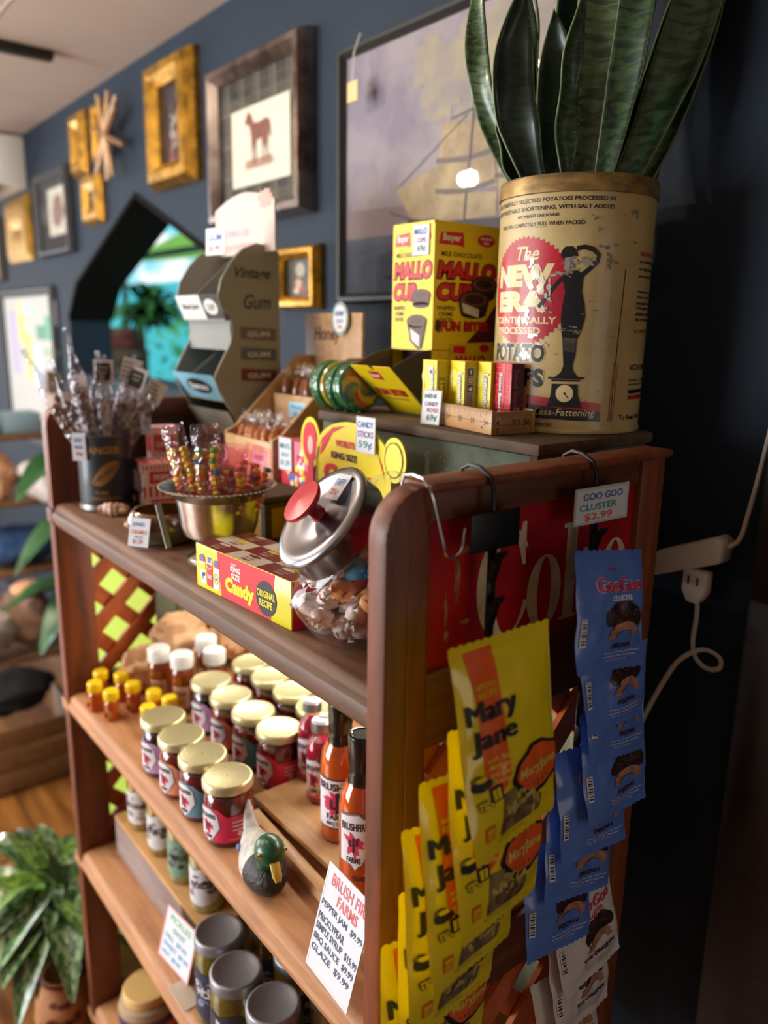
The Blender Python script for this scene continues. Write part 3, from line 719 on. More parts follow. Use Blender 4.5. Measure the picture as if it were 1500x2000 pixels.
a.text('PROCESSED', cu - 0.048, 0.1205, U(-162) - cu + 0.048, 0.0088, TCR, 2, bold=0.03)
a.text('POTATO', cu - 0.054, 0.0860, U(-157) - cu + 0.054, 0.0245, TCR, 2.2, bold=0.10); a.text('POTATO', cu - 0.053, 0.0868, U(-157.6) - cu + 0.053, 0.023, TBLK, 3, bold=0.05)
a.text('CHIPS', cu - 0.040, 0.0560, U(-157) - cu + 0.040, 0.0245, TCR, 2.2, bold=0.10); a.text('CHIPS', cu - 0.039, 0.0568, U(-157.6) - cu + 0.039, 0.023, TBLK, 3, bold=0.05)
# bathing figure in silhouette standing on a scale
def Q(*pp): return [(U(d), z) for d, z in pp]
a.poly(Q((-150.2, .2105), (-150.0, .2175), (-147.5, .2228), (-142.5, .2232), (-139.3, .2180), (-138.2, .2115), (-141, .2122), (-147, .2085)), TBLK, 2)
a.poly(Q((-147.2, .210), (-140.2, .2118), (-140.0, .200), (-141.5, .192), (-146.0, .192)), M('tin_bare', (196, 190, 180), rough=0.35, metal=0.5, col2=(64, 62, 60), vscale=50, stretch=(1, 1, .5)), 2.2)
a.line(Q((-139.6, .2205), (-134.5, .2222), (-128.5, .2200), (-124.0, .2135), (-124.8, .2065), (-129.5, .1985), (-135.2, .1900)), 0.0055, TBLK, 2)
a.poly(Q((-149.0, .1880), (-144.5, .1955), (-137.5, .1955), (-133.6, .1890), (-134.2, .1720), (-131.6, .1560), (-130.6, .1420), (-132.6, .1270), (-135.5, .1150), (-135.6, .0980), (-137.2, .0845), (-136.4, .0780), (-132.8, .0705), (-149.6, .0700), (-145.2, .0760), (-143.6, .0840), (-144.6, .1000), (-145.6, .1160), (-147.0, .1290), (-147.6, .1420), (-147.0, .1560), (-145.6, .1700), (-147.4, .1810)), TBLK, 2)
a.line(Q((-148.5, .1870), (-153.5, .1770), (-158.5, .1660), (-162.5, .1570), (-164.5, .1530)), 0.005, TBLK, 2.5)
a.poly(Q((-145.4, .1180), (-135.9, .1165), (-136.2, .1000), (-144.4, .1020)), M('tin_grey_wear', (92, 84, 68), rough=0.5, col2=(60, 56, 50), vscale=40), 2.6)
a.line(Q((-154.0, .0690), (-128.4, .0696)), 0.0025, TBLK, 2); a.line(Q((-151.5, .0660), (-131.0, .0665)), 0.0025, TBLK, 2)
a.poly(Q((-170.1, .0470), (-114.4, .0390), (-114.3, .0285), (-170.1, .0360)), TRED, 2); a.poly(Q((-170.1, .0362), (-114.3, .0288), (-114.1, .0165), (-170.1, .0195)), TBLK, 2)
a.poly(Q((-151.0, .0620), (-132.6, .0620), (-132.0, .0480), (-129.8, .0400), (-128.2, .0330), (-154.0, .0340), (-152.4, .0410), (-151.4, .0490)), TBLK, 2.4)
a.ell(U(-141.6), .0505, .0105, .0105, TCR, 3.2); a.ell(U(-141.6), .0505, .0014, .0014, TBLK, 4); a.line([(U(-141.6), .0505), (U(-141.6) + .005, .0445)], .0011, TBLK, 4)
a.text('Less-Fattening', U(-163), 0.0205, U(-118.5) - U(-163), 0.0112, TCR, 3, bold=0.0, shear=0.25)
a.text('DETROIT', U(-166), 0.0090, 0.029, 0.0040, TBLK, 1, bold=0.04)
a.line([(U(-102), .199), (U(-104), .11), (U(-105.5), .0165)], 0.0014, TBLK, 1)
for d in (-2.6, 2.6): a.line([(U(-103.9) + d * .0012, .089), (U(-105.5) + d * .0012, .0168)], 0.0011, TRED, 1)
u0 = U(-87.5)
for i, (s, c, z, w, h) in enumerate((('NEW ERA POTATO CHIPS', TRED, .2145, .070, .0058), ('are scientifically processed', TBLK, .2055, .075, .0056), ('to make them digestible', TBLK, .1970, .072, .0056), ('and more nourishing', TBLK, .1885, .060, .0056), ('Chemical analysis shows', TBLK, .1710, .062, .0044), ('Potato Chips to contain', TBLK, .1645, .062, .0044), ('increased food values', TBLK, .1580, .062, .0044), ('97% digestible starch', TBLK, .1515, .062, .0044), ('alkaline ash and', TBLK, .1450, .054, .0044), ('that are wholesome', TBLK, .1385, .054, .0044), ('EAT AND ENJOY', TRED, .1230, .045, .0055), ('NICOLAY-DANCEY, INC.', TBLK, .0775, .075, .0085), ('DETROIT ---- MICHIGAN', TBLK, .0650, .06, .003), ('MADE FRESH DAILY', TBLK, .0600, .045, .0024))):
    a.text(s, u0 - (0.003 if i > 10 else 0), z, w, h, c, 1, bold=0.025)
a.rect(u0 - 0.002, .0500, u0 + 0.07, .0545, TBLK, 1); a.rect(u0 - 0.002, .0425, u0 + 0.07, .0475, TRED, 1)
a.text('To Keep Fresh', U(-97), 0.0155, 0.056, 0.0085, TBLK, 1, bold=0.03)
# wear: bare scratched metal and flaked paint
BARE = M('tin_flake', (224, 214, 196), rough=0.3, metal=0.55, col2=(150, 138, 116), vscale=60)
for d, z, p, q, s in ((-163, .186, .010, .012, 1), (-160, .178, .006, .010, 2), (-166, .172, .008, .008, 3), (-172, .205, .004, .007, 4), (-176, .212, .002, .006, 5), (-146, .203, .006, .006, 6), (-143, .198, .007, .004, 7), (-134, .207, .008, .005, 8), (-130, .203, .006, .005, 9), (-152, .192, .012, .003, 10), (-160, .153, .005, .004, 11), (-156, .160, .003, .003, 12), (-174, .142, .006, .008, 13), (-180, .138, .004, .006, 14), (-168, .118, .006, .004, 15), (-161, .110, .008, .003, 16), (-147, .127, .006, .0015, 17), (-139, .131, .006, .0010, 18), (-136, .124, .003, .0015, 19), (-138, .126, .006, .0008, 20), (-172, .096, .006, .005, 21), (-155, .147, .004, .0012, 22)):
    for w_ in range(9): a.blob(U(d) + rnd.gauss(0, p * .55), z + rnd.gauss(0, q * .55), p * rnd.uniform(.12, .5), q * rnd.uniform(.12, .5), BARE, 4.5 + s * .02 + w_ * .01, n=16, jag=.3, seed=s + w_, freq=3)
RST = M('tin_stain', (118, 110, 100), rough=0.6, col2=(150, 136, 104), vscale=70)
for d, z, p, q, s in ((-118, .222, .006, .003, 1), (-116, .213, .004, .003, 2), (-113, .206, .008, .004, 3), (-118, .201, .004, .003, 4), (-112, .225, .004, .001, 5), (-123, .150, .004, .001, 6), (-126, .16, .003, .0006, 7), (-110, .12, .005, .0006, 8), (-95, .23, .005, .0012, 9), (-128, .255, .003, .004, 10), (-125, .243, .002, .003, 11), (-96, .262, .005, .005, 12)):
    for w_ in range(6): a.blob(U(d) + rnd.gauss(0, p * .6), z + rnd.gauss(0, q * .5), p * rnd.uniform(.15, .6), q * rnd.uniform(.15, .6), RST, 4.2 + w_ * .01, n=14, jag=.3, seed=s + w_, freq=3)
for i in range(60): a.blob(U(rnd.uniform(-185, -70)), rnd.uniform(.01, .28), rnd.uniform(.0004, .0016), rnd.uniform(.0003, .0008), RST, 4.1, n=7)
b.build('label_print', t)

# snake plant
SN = None
def snake_mat(name, c1, c2, sc_=9.0):
    m = M(name, c1, rough=0.38, coat=0.2); nt = m.node_tree; bs = nt.nodes['Principled BSDF']
    tc = nt.nodes.new('ShaderNodeTexCoord'); mp = nt.nodes.new('ShaderNodeMapping'); mp.inputs['Scale'].default_value = (1.6, 46.0, 1); nt.links.new(tc.outputs['UV'], mp.inputs['Vector'])
    nz = nt.nodes.new('ShaderNodeTexNoise'); nz.inputs['Scale'].default_value = 1.0; nz.inputs['Detail'].default_value = 4; nz.inputs['Distortion'].default_value = 0.7
    nt.links.new(mp.outputs[0], nz.inputs['Vector'])
    rp = nt.nodes.new('ShaderNodeValToRGB'); rp.color_ramp.elements[0].position = .42; rp.color_ramp.elements[0].color = lin(c2); rp.color_ramp.elements[1].position = .58; rp.color_ramp.elements[1].color = lin(c1)
    nt.links.new(nz.outputs['Fac'], rp.inputs['Fac']); nt.links.new(rp.outputs['Color'], bs.inputs['Base Color']); return m
SNK = [snake_mat('snake_leaf_green', (62, 92, 54), (26, 52, 34)), snake_mat('snake_leaf_dark', (30, 54, 36), (15, 32, 22)), snake_mat('snake_leaf_pale', (104, 126, 82), (52, 80, 52))]
EDGE = M('leaf_margin', (104, 118, 76), rough=0.4)
t = thing('snake_plant', 'tall green snake plant with banded upright leaves growing in the old tin', 'plant', (0.858, 0.688, CZ + 0.288))
RV = Vector((0.781, -0.624, 0)); FV = Vector((0.624, 0.781, 0))
# (lateral base, depth base, lateral tip, depth tip, length, width, bend, material)
LEAVES = [(-0.070, 0.00, -0.135, 0.00, 0.27, 0.030, -0.028, 2), (-0.056, -0.035, -0.088, -0.045, 0.232, 0.050, -0.022, 1), (-0.072, -0.02, -0.092, -0.02, 0.135, 0.022, -0.02, 1),
          (-0.032, 0.005, -0.040, 0.02, 0.225, 0.052, 0.006, 1), (-0.045, 0.04, -0.075, 0.06, 0.30, 0.026, 0.0, 0), (-0.060, 0.045, -0.06, 0.07, 0.28, 0.03, 0, 1),
          (0.002, -0.02, 0.022, -0.03, 0.44, 0.062, 0.0, 2), (0.030, 0.0, 0.070, 0.0, 0.46, 0.060, 0.0, 0), (0.046, -0.02, 0.150, -0.02, 0.40, 0.058, 0.018, 0),
          (0.058, 0.01, 0.190, 0.02, 0.42, 0.052, 0.012, 0), (0.070, -0.02, 0.165, 0.00, 0.33, 0.034, 0.01, 0), (0.076, -0.01, 0.084, -0.01, 0.055, 0.026, 0.004, 1),
          (0.048, 0.03, 0.200, 0.06, 0.44, 0.045, 0.0, 1), (0.016, -0.045, 0.045, -0.06, 0.40, 0.040, 0.01, 0), (-0.02, -0.03, -0.015, -0.05, 0.24, 0.03, -0.01, 0), (0.024, 0.05, 0.110, 0.09, 0.45, 0.055, 0.0, 1), (-0.012, 0.045, 0.0, 0.08, 0.40, 0.05, 0, 1)]
for i, (bl, bd, tl, td, L, w, bend, mi_) in enumerate(LEAVES):
    b = MB()
    base = RV * bl + FV * bd; tip = RV * tl + FV * td + Vector((0, 0, L)); side = (RV * (1 - 0.3 * (i % 3)) + FV * (0.5 * ((i * 7) % 5 - 2) * 0.35)).normalized()
    def leaf(u, v, base=base, tip=tip, side=side, w=w, bend=bend, i=i):
        p = base.lerp(tip, v) + RV * bend * math.sin(PI * v) + Vector((0, 0, 0))
        prof = (0.42 + 0.58 * min(1, v / 0.35) ** 0.8) * (1 - max(0, (v - 0.5) / 0.5) ** 2.2)
        x = (u - 0.5) * 2
        nrm = side.cross((tip - base).normalized())
        tw = 0.18 * math.sin(v * 4 + i)
        return p + (side + nrm * tw).normalized() * (x * w * 0.5 * max(prof, 0.01)) + nrm * (-0.20 * w * (1 - x * x) * prof + 0.003 * math.sin(v * 17 + i * 2) * x) 
    b.grid(leaf, 8, 26, SNK[mi_])
    b.grid(lambda u, v: leaf(0.965 + 0.04 * u, v), 1, 26, EDGE); b.grid(lambda u, v: leaf(-0.005 + 0.04 * u, v), 1, 26, EDGE)
    o = b.build('leaf', t, sharp=80)
    md = o.modifiers.new('thick', 'SOLIDIFY'); md.thickness = 0.0022; md.offset = 0

# ------------------------------------------------------------------ yellow chocolate cup display box
YEL = M('box_yellow', (236, 206, 20), rough=0.42, coat=0.25); YRED = M('box_red', (206, 26, 42), rough=0.42); MAR = M('box_maroon', (92, 22, 30)); CHOC = M('choc', (74, 42, 30), col2=(50, 26, 18), vscale=40, rough=.4); CHOCL = M('choc_light', (112, 70, 50)); MARSH = M('marshmallow', (230, 226, 220), col2=(196, 190, 186), vscale=60)
KRAFT = M('cardboard_inside', (104, 92, 78), rough=0.9); KRAFTD = M('cardboard_grey', (70, 66, 62), rough=0.9)
t = thing('candy_display_box', 'tall yellow and red chocolate cup display box standing on the green crate', 'box', (0.771, 0.862, CZ))
W_, D_, H_ = 0.130, 0.092, 0.272
b = MB()
b.box(0, W_, 0, D_, 0.095, H_ - 0.003, YEL); b.box(0.0, W_, 0.0, 0.0015, 0.0, 0.096, YEL); b.box(0.0, W_, D_ - 0.0015, D_, 0, 0.096, YEL); b.box(W_ - 0.0015, W_, 0, D_, 0, 0.096, YEL)
b.box(0, W_, 0, D_, 0.0, 0.0015, KRAFT); b.box(0.02, 0.0215, 0.002, D_ - 0.002, 0.002, 0.094, KRAFTD)
b.add([(0, 0, H_ - .0029), (W_, 0, H_ - .0029), (W_, D_, H_ - .0029), (0, D_, H_ - .0029)], [(0, 1, 2, 3)], KRAFTD)
for q in ((0, 0, W_, 0.0012), (0, D_ - .0012, W_, D_), (0, 0, .0012, D_)): b.box(q[0], q[2], q[1], q[3], H_ - 0.003, H_ + 0.001, YEL)
b.build('carton', t)
b = MB()
def mallo(a, W, lo, up, k, big):
    # lo/up: vertical size of the printed area; u from 0..W
    def X(f): return f * W
    a.poly([(X(.06), up - .024), (X(.09), up - .008), (X(.42), up - .006), (X(.44), up - .026), (X(.34), up - .024)], YRED, k); a.text('Boyer', X(.12), up - .0215, X(.27), .0125, WHITE, k + 1, bold=.03)
    a.ell(X(.78), up - .014, X(.14), .0085, YRED, k, n=36); a.text('MADE IN', X(.69), up - .0135, X(.18), .0042, WHITE, k + 1, bold=.03); a.text('USA', X(.73), up - .0195, X(.10), .0042, WHITE, k + 1, bold=.03)
    a.text('MILK CHOCOLATE', X(.10), up - .040, X(.62), .0066, TBLK, k, bold=.02)
    for s, u, v, w in (('MALLO', .04, up - .071, .92), ('CUP', .04, up - .101, .56)):
        a.text(s, X(u) - .0008, v - .0012, X(w) + .0022, .0272, MAR, k, bold=.10, shear=.12); a.text(s, X(u) + .0012, v + .0012, X(w) - .0018, .0225, YRED, k + 1, bold=.05, shear=.12)
    for i, s in enumerate(('WHIPPED', 'CREME', 'CENTER')): a.text(s, X(.05 + (.03 if i else 0)), up - .114 - i * .0082, X(.28 if i == 0 else .22), .0056, TBLK, k, bold=.02)
def cup(a, u, v, r, k, cut):
    a.poly([(u - r, v), (u + r, v), (u + r * .82, v - r * .62), (u - r * .82, v - r * .62)], CHOC, k); a.ell(u, v - r * .62, r * .82, r * .22, CHOC, k)
    a.ell(u, v, r, r * .42, CHOC, k + .2); a.ell(u, v, r * .86, r * .33, CHOCL, k + .4); a.ell(u, v + r * .02, r * .62, r * .22, CHOC, k + .6)
    for i in range(13): a.line([(u - r * .95 + i * r * .158, v - r * .05), (u - r * .8 + i * r * .133, v - r * .6)], r * .03, CHOCL, k + .1)
    if cut: a.poly([(u - r * .8, v - r * .15), (u + r * .35, v - r * .42), (u + r * .3, v - r * .8), (u - r * .66, v - r * .58)], MARSH, k + .8)
aR = Art(b, plane((0, 0, 0), (1, 0, 0), (0, 0, 1)))
mallo(aR, W_, 0, H_ - 0.006, 1, True)
cup(aR, .100, .190, .028, 3, False); cup(aR, .080, .168, .032, 4, True)
aR.poly([(.06, .10), (.130, .10), (.130, .165), (.098, .13)], MAR, 1); aR.text('FUN BITES', .014, .122, .098, .015, MAR, 2.2, bold=.08); aR.text('FUN BITES', .015, .123, .096, .013, YRED, 3, bold=.04); aR.poly([(.004, .125), (.012, .120), (.016, .137), (.006, .139)], CHOC, 3)
aR.poly([(.034, .055), (.122, .052), (.125, .107), (.034, .105)], M('wrapper_yellow', (214, 184, 24)), 5); aR.poly([(.040, .092), (.042, .102), (.066, .101), (.065, .090)], YRED, 6); aR.ell(.105, .098, .011, .006, YRED, 6); aR.text('MALLO', .044, .072, .064, .016, YRED, 6, bold=.06, shear=.1); aR.text('CUP', .056, .054, .036, .015, YRED, 6, bold=.06, shear=.1)
aR.poly([(.0, .055), (.034, .05), (.036, .085), (.004, .082)], M('wrapper_yellow', (214, 184, 24)), 4)
aL = Art(b, plane((0, D_, 0), (0, -1, 0), (0, 0, 1)))
mallo(aL, D_, 0, H_ - 0.006, 1, False)
cup(aL, .066, .172, .021, 3, False); cup(aL, .058, .136, .022, 4, False)
aL.poly([(.040, .132), (.078, .128), (.070, .098), (.062, .096), (.044, .108)], CHOC, 4.2); aL.poly([(.044, .126), (.066, .116), (.066, .099), (.048, .109)], MARSH, 5)
b.build('print', t)
# opened front tray: leaning yellow flap between curved cheeks
b = MB()
f0, f1 = Vector((0.002, 0, 0.002)), Vector((-0.076, 0, 0.072))
def flap(u, v, k): 
    p = f0.lerp(f1, v / 0.105); return Vector((p.x - 0.0012 - .0003 * k * 0.7, D_ - u, p.z - .0003 * k * 0.7))
b.prism([(0, 0), (D_, 0), (D_, .105), (D_ * .58, .105), (D_ * .52, .096), (D_ * .46, .105), (0, .105)], lambda u, v, k: flap(u, v, k), 0, -4, YEL)
a = Art(b, flap); a.poly([(.030, .078), (.032, .095), (.056, .094), (.055, .076)], YRED, 1); a.text('Boyer', .034, .080, .019, .010, WHITE, 2, bold=.03); a.text('FUN BITES', .012, .040, .068, .016, MAR, 1, bold=.08); a.text('FUN BITES', .013, .041, .066, .014, YRED, 2, bold=.04); a.rect(.02, .032, .075, .034, MAR, 1)
b.add([(-0.0762, 0.001, 0.0725), (-0.0762, D_ - .001, 0.0725), (0.001, D_ - .001, 0.004), (0.001, .001, 0.004)], [(0, 1, 2, 3)], KRAFT)
for yy in (0.0005, D_ - 0.002):
    P = [(0.002, 0.0), (-0.074, 0.070)] + [(-0.074 + 0.076 * i / 8, 0.070 + 0.026 * math.sin(PI / 2 * i / 8)) for i in range(1, 9)]
    b.prism(P, lambda x, z, k: Vector((x, k, z)), yy, yy + 0.0015, KRAFTD if yy < .01 else KRAFT)
b.build('front_tray', t)

def card(name, label, o, ux, uy, w, h, marks, th=0.0012, base=None, edge=None, group=None):
    """A hand lettered price card; marks are (text, u, v, w, h, material) in fractions of the card."""
    o = Vector(o); ux = Vector(ux).normalized(); uy = Vector(uy); uy = (uy - ux * uy.dot(ux)).normalized(); n = ux.cross(uy)
    base = base or PAPER
    b = MB(); P = [(0, 0), (w, 0), (w, h), (0, h)]
    b.prism(P, lambda u, v, k: ux * u + uy * v - n * (th * k), 0, 1, base)
    a = Art(b, plane((0, 0, 0), ux, uy, 0.0002))
    if edge: a.ring([(0, 0), (w, 0), (w, h), (0, h)], [(w * .03, w * .03), (w * .97, w * .03), (w * .97, h - w * .03), (w * .03, h - w * .03)], edge, 1)
    for s, u, v, ww, hh, m in marks:
        if s == '#': a.rect(u * w, v * h, (u + ww) * w, (v + hh) * h, m, 1)
        else: a.text(s, u * w, v * h, ww * w, hh * h, m, 2, bold=0.014)
    ob = b.build(name, None, loc=o); return tag(ob, label, 'price card', group)
EDG = M('card_edge', (196, 186, 160))
card('price_card', 'small price card stuck on the tall yellow candy box with teal writing', (0.7695, 0.908, 1.652), (0, -1, 0), (0, 0, 1), 0.036, 0.042, (('MALLO', .12, .68, .74, .2, INKB), ('CUPS', .3, .42, .5, .15, INKP), ('69¢', .3, .10, .5, .24, INKG)), edge=EDG)

# ------------------------------------------------------------------ box made of rulers with little candy boxes
RUL = wood('ruler_wood', (196, 150, 92), (164, 116, 64), stretch=(14, 4, 14), rough=0.4)
t = thing('ruler_box', 'shallow box made from old wooden rulers on the green crate', 'box', (0.694, 0.664, CZ), rz=math.radians(-10.5))
Lr, Wr, Hr = 0.142, 0.066, 0.0305
b = MB(); b.box(0, 0.005, 0, Lr, 0.001, Hr, RUL, bev=.0006); b.build('side_ruler', t)
b = MB(); b.box(Wr - .005, Wr, 0, Lr, 0.001, Hr, RUL, bev=.0006); b.build('side_ruler', t)
b = MB(); b.box(0.0052, Wr - .0052, 0.001, 0.006, 0.001, Hr - .002, RUL, bev=.0006); b.build('end_ruler', t)
b = MB(); b.box(0.0052, Wr - .0052, Lr - .006, Lr - .001, 0.001, Hr - .002, RUL, bev=.0006); b.build('end_ruler', t)
b = MB(); b.box(0.005, Wr - .005, 0.006, Lr - .006, 0.0, 0.003, PINE); b.build('bottom', t)
b = MB(); INKD = M('ruler_ink', (46, 32, 22))
a = Art(b, plane((0, Lr, 0), (0, -1, 0), (0, 0, 1)))
for i in range(48):
    h = .010 if i % 8 == 0 else (.007 if i % 4 == 0 else .004); a.rect(i * Lr / 48, Hr - h, i * Lr / 48 + .0005, Hr - .0002, INKD)
for i, s in enumerate(('30', '31', '32', '33', '34')): a.text(s, .012 + i * .0285, Hr - .019, .008, .0065, INKD, 1)
a.rect(0.0, .0150, Lr, .0155, INKD); a.ell(.122, .008, .0016, .0016, INKD); a.ell(.018, .010, .003, .0016, INKD)
a = Art(b, plane((.005, .001, 0), (1, 0, 0), (0, 0, 1)))
for i in range(19):
    h = .010 if i % 4 == 0 else .006; a.rect(i * .0029, Hr - .002 - h, i * .0029 + .0005, Hr - .0022, INKD)
for s, u, w in (('4', .002, .005), ('3|5', .026, .013), ('36', .043, .011)): a.text(s, u, Hr - .0195, w, .0078, INKD, 1)
a.rect(0, .0120, .056, .0124, INKD); a.text('S', .003, .003, .004, .006, INKD, 1)
b.build('scale_marks', t)
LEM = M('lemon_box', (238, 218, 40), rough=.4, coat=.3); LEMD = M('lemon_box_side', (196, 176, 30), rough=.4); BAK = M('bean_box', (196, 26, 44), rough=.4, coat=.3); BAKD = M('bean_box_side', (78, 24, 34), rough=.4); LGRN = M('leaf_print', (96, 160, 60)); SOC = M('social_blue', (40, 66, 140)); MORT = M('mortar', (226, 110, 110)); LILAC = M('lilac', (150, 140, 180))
def candy_box(label, loc, kind, rz):
    o = thing('candy_box', label, 'candy box', loc, rz=rz, group='little candy boxes in the ruler box')
    w, d, h = .020, .035, .082
    b = MB(); b.box(0, w, 0, d, 0, h, LEM if kind < 3 else BAK, bev=.0006); b.build('carton', o)
    b = MB()
    a = Art(b, plane((0, d, 0), (0, -1, 0), (0, 0, 1))); s = Art(b, plane((0, 0, 0), (1, 0, 0), (0, 0, 1)))
    if kind < 3:
        a.ell(.009, .060, .010, .011, M('lemon_light', (246, 236, 110)), 1); a.ell(.022, .014, .006, .009, LGRN, 1, rot=.5); a.line([(.021, .006), (.026, .020)], .0006, LEM, 2)
        a.text('Lemonhead', .0205, .068, .058, .0115, SOC, 2, bold=.05, rot=-PI / 2) if kind else a.text('Lemonhead', .0205, .068, .058, .0115, SOC, 2, bold=.05, rot=-PI / 2)
        a.text('Lemonhead', .0205 - .0007 + .0012, .0675, .057, .0098, WHITE, 3, bold=.02, rot=-PI / 2)
        a.text('Artificially flavored candy', .027, .066, .045, .0026, SOC, 2, rot=-PI / 2); a.text('CHEWY', .0045, .06, .02, .003, SOC, 2, rot=-PI / 2)
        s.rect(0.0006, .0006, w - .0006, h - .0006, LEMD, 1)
        if kind == 1:
            s.rect(.004, .018, .014, .074, LILAC, 2)
            for i in range(3): s.rect(.005, .064 - i * .0105, .013, .0725 - i * .0105, SOC if i != 1 else M('social_mauve', (150, 110, 150)), 3)
            s.text('f', .0075, .0655, .003, .0055, WHITE, 4, bold=.04); s.ring([(.009 + .0028 * math.cos(i * PI / 8), .0575 + .0028 * math.sin(i * PI / 8)) for i in range(16)], [(.009 + .0018 * math.cos(i * PI / 8), .0575 + .0018 * math.sin(i * PI / 8)) for i in range(16)], WHITE, 4)
            s.blob(.009, .047, .0028, .0022, WHITE, 4, seed=4, jag=.3, n=16); s.text('CONTACT US', .0062, .038, .016, .0022, SOC, 4, rot=-PI / 2); s.text('1-800-000-0000', .0098, .040, .019, .0022, SOC, 4, rot=-PI / 2)
        else:
            s.rect(.004, .018, .014, .06, M('olive_panel', (150, 132, 24)), 2); s.text('Lemon', .005, .055, .028, .007, LEM, 3, bold=.03, rot=-PI / 2)
        if kind == 0: a.rect(.018, .062, .027, .074, WHITE, 4); a.text('80', .0192, .064, .0066, .005, SOC, 5, bold=.03); a.text('CAL', .0195, .0702, .0056, .0026, SOC, 5)
    else:
        for r in range(11):
            a.rect(.0006, .004 + r * .0072, d - .0006, .0046 + r * .0072, MORT, 1)
            for q in range(4):
                u = .004 + q * .0085 + (.004 if r % 2 else 0)
                if u < d - .001: a.rect(u, .0046 + r * .0072, u + .0006, .0112 + r * .0072, MORT, 1)
        a.rect(.0165, .0006, .0215, h - .0006, BAK, 1.4)
        a.text('Boston Baked Beans', .0105, .070, .066, .0075, BAKD, 2, bold=.06, rot=-PI / 2); a.text('Boston Baked Beans', .0109, .0695, .065, .0063, WHITE, 3, bold=.02, rot=-PI / 2)
        s.rect(0.0006, .0006, w - .0006, h - .0006, BAKD, 1); s.text('Baked Beans', .0035, .075, .050, .0075, M('bean_letter', (150, 70, 84)), 2, bold=.02, rot=-PI / 2)
        s.rect(.004, .004, .0145, .028, M('bean_panel', (150, 130, 140)), 2); s.text('IN TOUCH', .0058, .026, .020, .0034, BAKD, 3, rot=-PI / 2)
    b.build('print', o); return o
for (label, x, y, k, rz) in (('lemon yellow candy box farthest along the ruler box, with a calorie badge', .7125, .7850, 0, -9), ('lemon yellow candy box with blue contact icons on its side', .7235, .7440, 1, -12), ('lemon yellow candy box right behind the red one', .7375, .7105, 2, -10), ('red brick patterned candy box with a dark side panel', .7375, .6755, 3, -11)):
    candy_box(label, (x, y, CZ + .0032), k, math.radians(rz))
card('price_card', 'small white price card for mini candy boxes leaning on the ruler box', (0.6985, 0.800, CZ + .001), (0.2, -0.98, 0), (0.12, 0.02, 1), 0.031, 0.046, (('MINI', .12, .76, .6, .12, INKG), ('CANDY', .16, .54, .7, .12, INKP), ('BOXES', .3, .36, .6, .12, INKR), ('69¢', .3, .08, .55, .22, INKG)), edge=EDG)

# ------------------------------------------------------------------ swirl lollipops standing in a row on the crate
LC_ = [M('lolly_%s' % n, c, rough=.15, coat=.7) for n, c in (('green', (30, 150, 90)), ('red', (206, 40, 48)), ('yellow', (232, 200, 40)), ('blue', (40, 100, 180)), ('pale', (180, 220, 200)))]
WRAP = film('cellophane', rough=0.08, base=0.05, boost=0.5, bump=0.4, bscale=120)
for i in range(6):
    names = ('nearest swirl lollipop of the row, its face showing', 'second swirl lollipop from the yellow flap', 'third swirl lollipop in the row on the crate', 'fourth swirl lollipop with yellow edge in the row', 'fifth swirl lollipop, green edged', 'rearmost swirl lollipop of the row at the crate end')
    o = thing('swirl_lollipop', names[i], 'lollipop', (0.716 - .002 * i + (.003 if i % 2 else 0), 0.964 + i * 0.0125, CZ + 0.0385), rot=(math.radians(-4 + 2 * (i % 3)), 0, 0.7 * i), group='rainbow swirl lollipops on the crate')
    o.rotation_euler = (math.radians(-6 + 3 * (i % 3)), 0, math.radians(-8 + 6 * (i % 3)))
    b = MB(); Rm = Matrix.Rotation(PI / 2, 3, 'X')
    ec = [0, 0, 0, 2, 0, 0][i]
    b.lathe([(0.030, -0.006), (0.0355, -0.0035), (0.037, 0), (0.0355, 0.0035), (0.030, 0.006)], LC_[ec], n=40, R=Rm, cap0=True, cap1=True)
    a = Art(b, plane((0, -0.0063, 0), (1, 0, 0), (0, 0, 1), .0003))
    for s in range(10):
        L = [(0.001 + 0.031 * q / 10) for q in range(11)]
        p1 = [(r * math.cos(s * PI / 5 + q * .16), r * math.sin(s * PI / 5 + q * .16)) for q, r in enumerate(L)]; p2 = [(r * math.cos((s + 1) * PI / 5 + q * .16), r * math.sin((s + 1) * PI / 5 + q * .16)) for q, r in enumerate(L)]
        a.raw(p1 + p2, [(q, q + 1, 12 + q, 11 + q) for q in range(10)], LC_[(s + i) % 4], 1)
    b.build('candy', o)
    b = MB(); b.lathe([(0.030, -0.0085), (0.037, -0.006), (0.0385, 0), (0.037, 0.006), (0.030, 0.0085)], WRAP, n=32, R=Rm); b.build('wrapper', o)
    b = MB(); b.tube([(0.0, 0.0, -0.02), (0.0, 0.0, -0.0385)], 0.0022, WHITE, n=8); b.build('stick', o)
# ------------------------------------------------------------------ tilted glass candy jar with taffy
JC = Vector((0.499, 0.632, 1.308)); JN = Vector((-0.754, 0.133, 0.643)).normalized()
t = thing('candy_jar', 'tilted round glass jar of wrapped taffy with chrome lid and red knob', 'jar', (JC.x, JC.y, TOP))
def Jn(p): return p - Vector((JC.x, JC.y, TOP))
Q = JN.to_track_quat('Z', 'Y').to_matrix()
b = MB()
